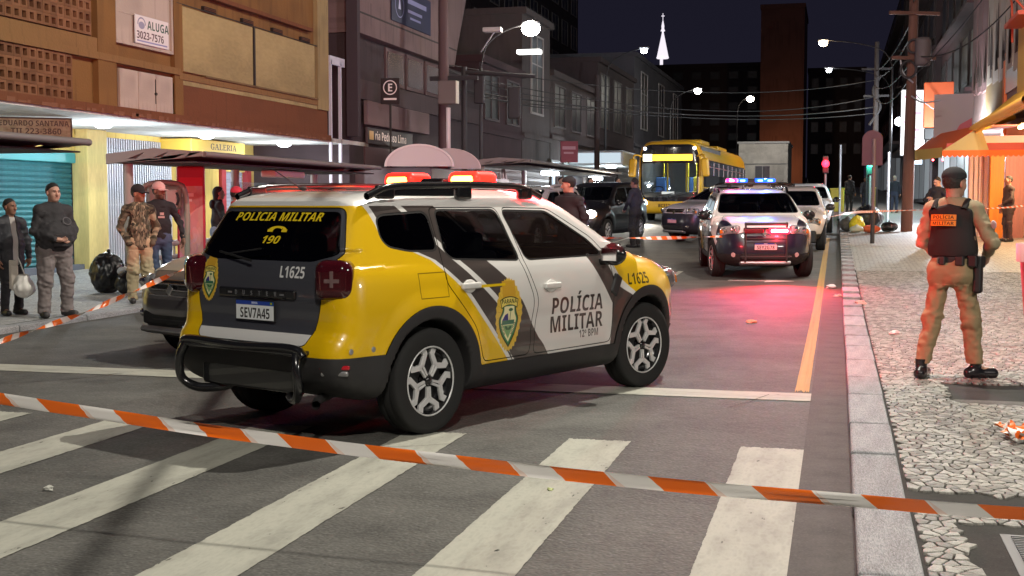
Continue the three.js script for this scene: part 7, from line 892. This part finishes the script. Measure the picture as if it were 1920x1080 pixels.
  // --- shoes
  for (const s of ['L', 'R']) { const a = J['ank' + s], yw = s === 'L' ? yL : yR, t = toe(a, yw), hl = [a[0] - Math.sin(yw) * 0.055, 0.05, a[2] - Math.cos(yw) * 0.055], bt = o.boot ? 0.2 : 0.11; const f = blend([cap(hl, t, 0.047, 0.045), cap([a[0], 0.05, a[2]], [a[0], bt, a[2]], 0.047, 0.05)], 0.03); const lift = o['lift' + s] || 0; const m = garment('shoe', (x, y, z) => Math.max(smax(f(x, y, z), 0.004 - y, 0.012), y - bt), [a, t, hl], 0.09, o.shoeMat || M([0.02, 0.02, 0.022], 0.4)); }
  // --- upper garment
  const amp = 0.02 * (o.wrinkle || 1), noise2 = wr(amp, 9), A = o.arm || 1, hemY = o.hem ?? 0.84, loose = o.loose || 0;
  const tor = blend([cap([0, hemY + 0.08, 0.005], [0, 1.12, 0.0], 0.118 * F + loose, 0.112 * F + loose, 1.36, 1 + fat * 0.25), cap([0, 1.12, 0], [0, 1.36, -0.005], 0.114 * F + loose * 0.7, 0.108 + fat * 0.035, 1.4), cap(J.shL, J.shR, 0.058 + fat * 0.03, 0.058 + fat * 0.03), cap([0, 1.475, -0.01], J.shL, 0.06, 0.05), cap([0, 1.475, -0.01], J.shR, 0.06, 0.05), ...(fat > 0.25 ? [ell([0, 1.08, 0.1], [0.2 * F * 0.9, 0.19, 0.17])] : [])], 0.07);
  const collar = cap([J.neck[0], 1.44, J.neck[2] - 0.01], [J.neck[0], 1.5, J.neck[2]], 0.078, 0.066 + fat * 0.02);
  const arms = ['L', 'R'].map((s) => blend([cap(J['sh' + s], J['el' + s], (0.062 + fat * 0.03) * A, 0.052 * A + fat * 0.015), cap(J['el' + s], J['wr' + s], 0.052 * A + fat * 0.015, 0.038 * A)], 0.03));
  const jf = (x, y, z) => { let d = tor(x, y, z); d = smin(d, collar(x, y, z), 0.03); for (const a of arms) d = smin(d, a(x, y, z), 0.028); d += noise2(x, y, z) * (y < 1.4 ? 1 : 0.4); const q = Math.abs(x) - 0.19; if (q > 0 && y < 1.38) d += 0.026 * Math.min(1, q * 14) * (n3(x * 9 + seed, y * 26 + z * 14 + x * 10, z * 7) - 0.5); return d; };
  const J2 = [J.shL, J.shR, J.elL, J.elR, J.wrL, J.wrR, [0, hemY, 0], [0, 1.5, 0]];
  const open = o.open;
  if (!o.noTop) uvm(garment(o.topName || 'jacket', (x, y, z) => { let d = smax(jf(x, y, z), Math.max(hemY - y, y - 1.525), 0.012); if (open && z > 0.02) d = smax(d, 0.045 - Math.abs(x), 0.012); return d; }, J2, 0.2 + fat * 0.18, o.topMat));
  if (open) garment('shirt', (x, y, z) => smax(tor(x, y, z) + 0.015, Math.max(hemY + 0.02 - y, y - 1.5), 0.01), [[0.1, hemY, 0], [-0.1, 1.5, 0]], 0.22, open);
  if (o.hood) { const hf = blend([cap([0.08, 1.47, 0.02], [0, 1.45, -0.1], 0.04, 0.05), cap([-0.08, 1.47, 0.02], [0, 1.45, -0.1], 0.04, 0.05), ell([0, 1.43, -0.12], [0.1, 0.09, 0.05])], 0.03); garment('hood', hf, [[0.1, 1.5, 0.05], [-0.1, 1.35, -0.15]], 0.09, o.topMat); }
  // --- hair and hats, in the head's frame
  const inHead = (name, f, lo, hi, mat, cell = hc) => mesh(name, turnHead(nets(f, lo, hi, cell)), mat, g);
  const hairMat = M(o.hair || [0.015, 0.012, 0.01], 0.75);
  const shell = ell([0, 0.036, -0.018], [0.086, 0.104, 0.104]);
  if (o.hairStyle !== 'none') inHead('hair', (x, y, z) => { let d = shell(x, y, z) + 0.006 * (n3(x * 60, y * 60, z * 60) - 0.5); d = smax(d, z - 0.016 - Math.max(-0.02, (y - 0.045) * 1.15), 0.012); const low = o.hairStyle === 'short' ? -0.045 : -0.06; d = smax(d, low - y + Math.max(0, z) * 1.2, 0.01); if (o.hairStyle === 'long') d = smin(d, cap([0, 0.0, -0.06], [0.01, -0.24, -0.085], 0.075, 0.055, 1.15, 0.75)(x, y, z), 0.04); return d; }, [-0.13, -0.34, -0.16], [0.13, 0.17, 0.14], hairMat);
  if (o.hat === 'cap' || o.hat === 'beret') {
    const dome = ell([0, 0.062, -0.012], o.hat === 'beret' ? [0.095, 0.082, 0.11] : [0.092, 0.098, 0.108]), hm = o.hatMat || M([0.02, 0.02, 0.024], 0.8);
    const visor = (x, y, z) => { const q = Math.hypot(x / 0.08, (z - 0.08) / 0.095) - 1, yy = y - 0.048 + 0.25 * (z - 0.08) + x * x * 4; return smax(smax(q * 0.08, Math.abs(yy) - 0.006, 0.006), 0.05 - z, 0.01); };
    inHead('cap', (x, y, z) => { let d = smax(dome(x, y, z), 0.036 + (o.hat === 'beret' ? z * 0.12 : 0) - y, 0.014); if (o.hat === 'cap') d = smin(d, visor(x, y, z), 0.008); return d; }, [-0.14, -0.03, -0.16], [0.14, 0.19, 0.22], hm);
  }
  return { g, J, garment, inHead, tor, c };
}
const cl = (c, r = 0.85) => M(c, r, 0, { bumpMap: rep(bGrain, 6, 6), bumpScale: 0.0015 });
const denim = cl([0.05, 0.07, 0.13]), blackC = cl([0.014, 0.013, 0.016]), navyC = cl([0.016, 0.018, 0.03]);
{ // the walking officer on the right, seen from behind
  const khaki = cl([0.29, 0.24, 0.145]), kh2 = cl([0.27, 0.2, 0.105]);
  const p = person({ label: 'police officer seen from behind in khaki uniform and black vest on the pavement', pos: [0.905, 0.085, -10.66], turn: 2.72, H: 1.69, lod: 0, seed: 3, skin: [0.4, 0.22, 0.15], trouserMat: kh2, topMat: khaki, topName: 'shirt', hem: 0.93, boot: true, shoeMat: P([0.012, 0.012, 0.014], 0.22, { clearcoat: 0.5 }), hairStyle: 'short', hair: [0.025, 0.02, 0.017], headYaw: -0.35, headPitch: 0.02, tw: 1.0, wrinkle: 1.35, hemT: 0.13, footL: 0.12, footR: -0.85, arm: 1.0,
    J: { ankL: [0.19, 0.085, -0.15], kneeL: [0.15, 0.5, -0.03], ankR: [-0.17, 0.085, 0.13], kneeR: [-0.13, 0.5, 0.09], shL: [0.175, 1.425, 0], shR: [-0.175, 1.425, 0], elL: [0.27, 1.14, 0.03], wrL: [0.15, 1.0, 0.2], elR: [-0.33, 1.16, -0.02], wrR: [-0.22, 1.03, 0.2] }, hat: 'beret', hatMat: M([0.02, 0.02, 0.022], 0.9) });
  const vm = M([0.016, 0.013, 0.013], 0.85, 0, { bumpMap: rep(bGrain, 12, 12), bumpScale: 0.002 });
  p.garment('vest', (x, y, z) => { let d = p.tor(x, y, z) - 0.022; d = smax(d, Math.max(1.03 - y, y - 1.47 + Math.abs(x) * 0.25), 0.02); d = smax(d, Math.abs(x) - 0.185 - Math.max(0, 1.2 - y) * 0.25, 0.03); return d; }, [[0.15, 1.0, 0.1], [-0.15, 1.5, -0.1]], 0.18, vm);
  p.garment('belt', (x, y, z) => smax(cap([0, 0.9, -0.01], [0, 1.06, -0.005], 0.122, 0.122, 1.36, 1.1)(x, y, z), Math.abs(y - 1.0) - 0.032, 0.008), [[0.1, 0.95, 0], [-0.1, 1.05, 0]], 0.19, M([0.013, 0.012, 0.013], 0.6));
  for (const s of [-1, 1]) mesh('shoulder_strap', tube([[s * 0.12, 1.45, 0.06], [s * 0.125, 1.492, -0.02], [s * 0.125, 1.42, -0.12]], 0.026, 16, 8), vm, p.g);
  mesh('holster', [rbox(-0.215, 0.86, 0.0, 0.07, 0.26, 0.13, 0.025, 0.2), rbox(-0.225, 0.99, 0.0, 0.07, 0.1, 0.12, 0.02), rbox(-0.2, 1.0, -0.09, 0.08, 0.1, 0.06, 0.015)], M([0.014, 0.013, 0.014], 0.5), p.g);
  mesh('pouch', [rbox(0.03, 1.0, -0.155, 0.05, 0.07, 0.04, 0.01), rbox(-0.11, 1.0, -0.14, 0.07, 0.08, 0.05, 0.012)], M([0.02, 0.018, 0.018], 0.6), p.g); mesh('keychain', rbox(0.06, 1.0, -0.178, 0.018, 0.05, 0.012, 0.004), mt.chrome, p.g);
  const pt = new THREE.PlaneGeometry(0.215, 0.1, 12, 1); { const q = pt.attributes.position; for (let i = 0; i < q.count; i++) q.setZ(i, -Math.pow(q.getX(i), 2) * 1.7); pt.computeVertexNormals(); } pt.rotateX(-0.1).rotateY(Math.PI).translate(0.03, 1.335, -0.168);
  mesh('back_patch', pt, M(0xffffff, 0.6, 0, { map: canvas(512, 256, (c, w, h) => { c.fillStyle = '#241a18'; c.fillRect(0, 0, w, h); c.fillStyle = '#d9861c'; c.fillRect(6, 8, w - 12, 112); c.fillRect(6, 136, w - 12, 112); c.fillStyle = '#2a1708'; c.font = 'bold 96px sans-serif'; c.textAlign = 'center'; c.save(); c.translate(w / 2, 98); c.scale(1.1, 1); c.fillText('POLÍCIA', 0, 0); c.fillText('MILITAR', 0, 130); c.restore(); }), side: THREE.DoubleSide }), p.g);
  mesh('arm_badge', ell2([-0.352, 1.3, -0.065], [0.008, 0.034, 0.048]), M([0.6, 0.63, 0.68], 0.5), p.g);
}
function ell2(c, r) { const g = new THREE.SphereGeometry(1, 18, 12); g.scale(...r); g.rotateY(0.75); g.rotateZ(-0.25); g.translate(...c); return g; }
// onlookers on the left pavement
const LY = (z) => G0(z) + 0.072;
{ // heavy man in a hooded top
  const p = person({ label: 'heavy man in a charcoal hooded top and grey sweatpants, hands in his pocket', pos: [-9.42, LY(-13.7), -13.72], turn: 1.02, H: 1.66, fat: 0.31, lod: 1, seed: 5, skin: [0.48, 0.27, 0.2], trouserMat: cl([0.2, 0.17, 0.165]), topMat: cl([0.032, 0.03, 0.033]), topName: 'hooded_top', hem: 0.87, loose: 0.012, tw: 1.22, wrinkle: 1.4, shoeMat: M([0.05, 0.045, 0.045], 0.6), hairStyle: 'full', headYaw: 0.1, J: { elL: [0.265, 1.14, 0.0], wrL: [0.13, 1.02, 0.23], elR: [-0.265, 1.14, 0.0], wrR: [-0.12, 1.04, 0.28], ankL: [0.17, 0.085, -0.02], ankR: [-0.15, 0.085, -0.02], kneeL: [0.15, 0.5, 0.03], kneeR: [-0.14, 0.5, 0.03], shL: [0.19, 1.41, -0.01], shR: [-0.19, 1.41, -0.01] }, handL: [-0.9, -0.2, 0.1], handR: [0.9, -0.2, 0.1], hood: true, footL: 0.3, footR: -0.2 });
  mesh('chest_print', new THREE.TorusGeometry(0.055, 0.008, 6, 24).scale(1.1, 0.9, 0.5).rotateX(-0.35).rotateY(0.25).translate(0.1, 1.27, 0.186), M([0.09, 0.085, 0.09], 0.7), p.g);
  mesh('pocket', rbox(0, 1.02, 0.262, 0.24, 0.16, 0.02, 0.008, 0, 0.12), p.g.children.find((q) => q.name === 'hooded_top').material, p.g);
}
person({ label: 'short man in a dark open jacket over a pale shirt at the far left', pos: [-10.1, LY(-13.8), -13.8], turn: 1.15, H: 1.47, lod: 1, seed: 6, fat: 0.08, skin: [0.24, 0.12, 0.075], trouserMat: cl([0.025, 0.024, 0.028]), topMat: cl([0.02, 0.021, 0.027], 0.6), hem: 0.74, loose: 0.025, arm: 1.12, tw: 1.05, hairStyle: 'full', headYaw: 0.25, open: cl([0.4, 0.38, 0.36]), J: { elL: [0.27, 1.14, 0.0], wrL: [0.26, 0.88, 0.06], elR: [-0.27, 1.14, 0], wrR: [-0.25, 0.86, 0.06] } });
{ const c = canvas(256, 256, (x, w, h) => { x.fillStyle = '#5e5848'; x.fillRect(0, 0, w, h); const r = rng(21), col = ['#3a3a2b', '#7a715b', '#2b2820', '#94896f', '#4c4635']; for (let k = 0; k < 260; k++) { x.fillStyle = col[(r() * 5) | 0]; x.save(); x.translate(r() * w, r() * h); x.rotate(r() * 6); x.beginPath(); x.ellipse(0, 0, 4 + r() * 14, 3 + r() * 6, 0, 0, 7); x.fill(); x.restore(); } });
  person({ label: 'man in a camouflage jacket, khaki trousers and black cap on the kerb', pos: [-9.5, LY(-15.8), -15.83], turn: 0.75, H: 1.65, lod: 1, seed: 8, skin: [0.34, 0.17, 0.1], beard: 0.35, trouserMat: cl([0.42, 0.34, 0.21]), topMat: M(0xffffff, 0.9, 0, { map: rep(c, 2, 1.2) }), hem: 0.8, loose: 0.008, tw: 1.15, wrinkle: 1.5, arm: 1.08, shoeMat: M([0.025, 0.022, 0.024], 0.5), hairStyle: 'short', hat: 'cap', hatMat: M([0.016, 0.014, 0.016], 0.9), headYaw: 0.75, hood: true, hideL: true, J: { elL: [0.27, 1.14, -0.05], wrL: [0.17, 0.9, 0.1], elR: [-0.27, 1.14, -0.05], wrR: [-0.18, 0.9, 0.1] }, hideR: true }); }
{ const p = person({ label: 'man in a pale pink cap and black jacket behind the camouflage jacket', pos: [-9.60, LY(-16.56), -16.56], turn: 0.75, H: 1.69, lod: 1, seed: 9, skin: [0.22, 0.11, 0.07], beard: 0.6, trouserMat: denim, topMat: blackC, hem: 0.88, tw: 1.0, hairStyle: 'short', hat: 'cap', hatMat: M([0.62, 0.36, 0.34], 0.8), headYaw: 0.55, J: { elL: [0.3, 1.17, 0.0], wrL: [0.33, 0.93, 0.1] } }); mesh('chest_print', [rbox(0, 1.25, 0.118, 0.1, 0.03, 0.01, 0.003), rbox(0.01, 1.3, 0.115, 0.06, 0.04, 0.01, 0.003)], M([0.45, 0.3, 0.28], 0.7), p.g); }
person({ label: 'woman with long dark hair in a black top and jeans, back to the camera', pos: [-10.55, LY(-20.2), -20.2], turn: 2.2, H: 1.63, lod: 1, seed: 10, trouserMat: cl([0.16, 0.19, 0.26]), topMat: blackC, hem: 0.93, fat: 0.05, loose: 0.015, hairStyle: 'long', J: { elL: [0.25, 1.16, 0.05], wrL: [0.1, 1.05, 0.22], elR: [-0.26, 1.16, 0.06], wrR: [-0.1, 1.06, 0.24] }, hood: true });
person({ label: 'man in a red cap and red shirt half hidden behind the yellow police car', pos: [-9.55, LY(-18.9), -18.9], turn: 2.0, H: 1.62, lod: 2, seed: 11, skin: [0.25, 0.12, 0.08], trouserMat: denim, topMat: cl([0.35, 0.02, 0.025]), hat: 'cap', hatMat: M([0.5, 0.03, 0.06], 0.8), hairStyle: 'short' });
person({ label: 'man in a black cap just right of the red cap', pos: [-9.55, LY(-20.3), -20.3], turn: 1.5, H: 1.68, lod: 2, seed: 12, skin: [0.3, 0.15, 0.1], trouserMat: denim, topMat: cl([0.1, 0.09, 0.09]), hat: 'cap', hairStyle: 'short' });
{ // officers on the road
  const p = person({ label: 'officer in dark uniform and beret standing between the parked cars, face in profile', pos: [-4.25, G0(-20.3), -20.2], turn: -0.55, H: 1.84, lod: 1, seed: 13, fat: 0.12, skin: [0.5, 0.26, 0.19], trouserMat: navyC, topMat: cl([0.02, 0.017, 0.022]), hem: 0.92, arm: 1.1, hat: 'beret', hairStyle: 'short', boot: true, headYaw: -0.8, headPitch: 0.05, J: { elL: [0.33, 1.16, -0.02], wrL: [0.32, 0.9, 0.03], elR: [-0.34, 1.17, 0.02], wrR: [-0.16, 1.02, 0.22] } });
  p.garment('vest', (x, y, z) => smax(p.tor(x, y, z) - 0.028, Math.max(1.0 - y, y - 1.46), 0.02), [[0.15, 1, 0.1], [-0.15, 1.5, -0.1]], 0.2, M([0.02, 0.016, 0.02], 0.8));
  person({ label: 'man in dark clothes standing on the road beside the bus headlight', pos: [-5.06, G0(-32.3), -32.3], turn: -1.9, H: 1.78, lod: 2, seed: 14, fat: 0.1, skin: [0.26, 0.13, 0.09], trouserMat: blackC, topMat: navyC, hem: 0.92, tw: 1.1, hairStyle: 'short', headPitch: 0.1, boot: true, J: { elL: [0.3, 1.16, 0.02], wrL: [0.17, 0.98, 0.2], elR: [-0.3, 1.16, 0], wrR: [-0.27, 0.92, 0.08] } });
}
const RY = (z) => G0(z) + 0.088;
person({ label: 'man in a black jacket looking down at his phone beside the wooden pole', pos: [2.42, RY(-33.2), -33.2], turn: -0.6, H: 1.68, lod: 2, seed: 15, fat: 0.12, skin: [0.45, 0.25, 0.18], trouserMat: blackC, topMat: blackC, hairStyle: 'full', headPitch: 0.35, headYaw: -0.2, J: { elL: [0.32, 1.16, 0.05], wrL: [0.06, 1.18, 0.3], elR: [-0.32, 1.16, 0.05], wrR: [-0.06, 1.16, 0.3] }, handL: [-0.5, 0.4, 0.5], handR: [0.5, 0.4, 0.5] });
person({ label: 'person in dark clothes and boots leaning in the orange shop doorway', pos: [4.28, RY(-34.7), -34.7], turn: -1.2, H: 1.7, lod: 2, seed: 16, skin: [0.3, 0.15, 0.1], trouserMat: cl([0.05, 0.03, 0.03]), topMat: cl([0.045, 0.03, 0.028]), hem: 0.7, loose: 0.02, hairStyle: 'full', boot: true, J: { elL: [0.3, 1.14, 0.08], wrL: [0.12, 1.02, 0.22] } });
const walkers = [
  ['far pedestrian with white sleeves and a pale bag walking on the right pavement', 2.5, -59.5, 2.9, [0.03, 0.035, 0.05], [0.05, 0.06, 0.1], 1.66, 'full', [0.4, 0.36, 0.3]],
  ['far pedestrian in a long dark coat near the traffic light', 0.55, -60.5, 2.6, [0.03, 0.028, 0.03], [0.02, 0.02, 0.02], 1.7, 'full'],
  ['far pedestrian carrying a pale bag left of the white sleeves', 1.22, -58.8, 0.4, [0.025, 0.025, 0.03], [0.03, 0.03, 0.05], 1.62, 'short'],
  ['dark figure waiting under the far bus shelter nearest the black car', -8.1, -42.0, 1.2, [0.03, 0.03, 0.035], [0.03, 0.03, 0.04], 1.7, 'short'],
  ['dark figure waiting under the far bus shelter nearest the bus', -7.6, -44.5, 1.4, [0.05, 0.03, 0.035], [0.04, 0.03, 0.04], 1.68, 'short'],
  ['dark figure waiting at the back of the far bus shelter', -8.9, -41.0, 1.0, [0.02, 0.025, 0.03], [0.03, 0.03, 0.03], 1.72, 'full'],
];
for (const [label, x, z, t, top, leg, H, hs, hair] of walkers) person({ label, pos: [x, G0(z) + 0.085, z], turn: t, H, lod: 3, seed: x * 3 + 2, trouserMat: cl(leg), topMat: cl(top), hem: 0.76, loose: 0.015, hairStyle: hs, hair });
renderer.render(scene, camera);
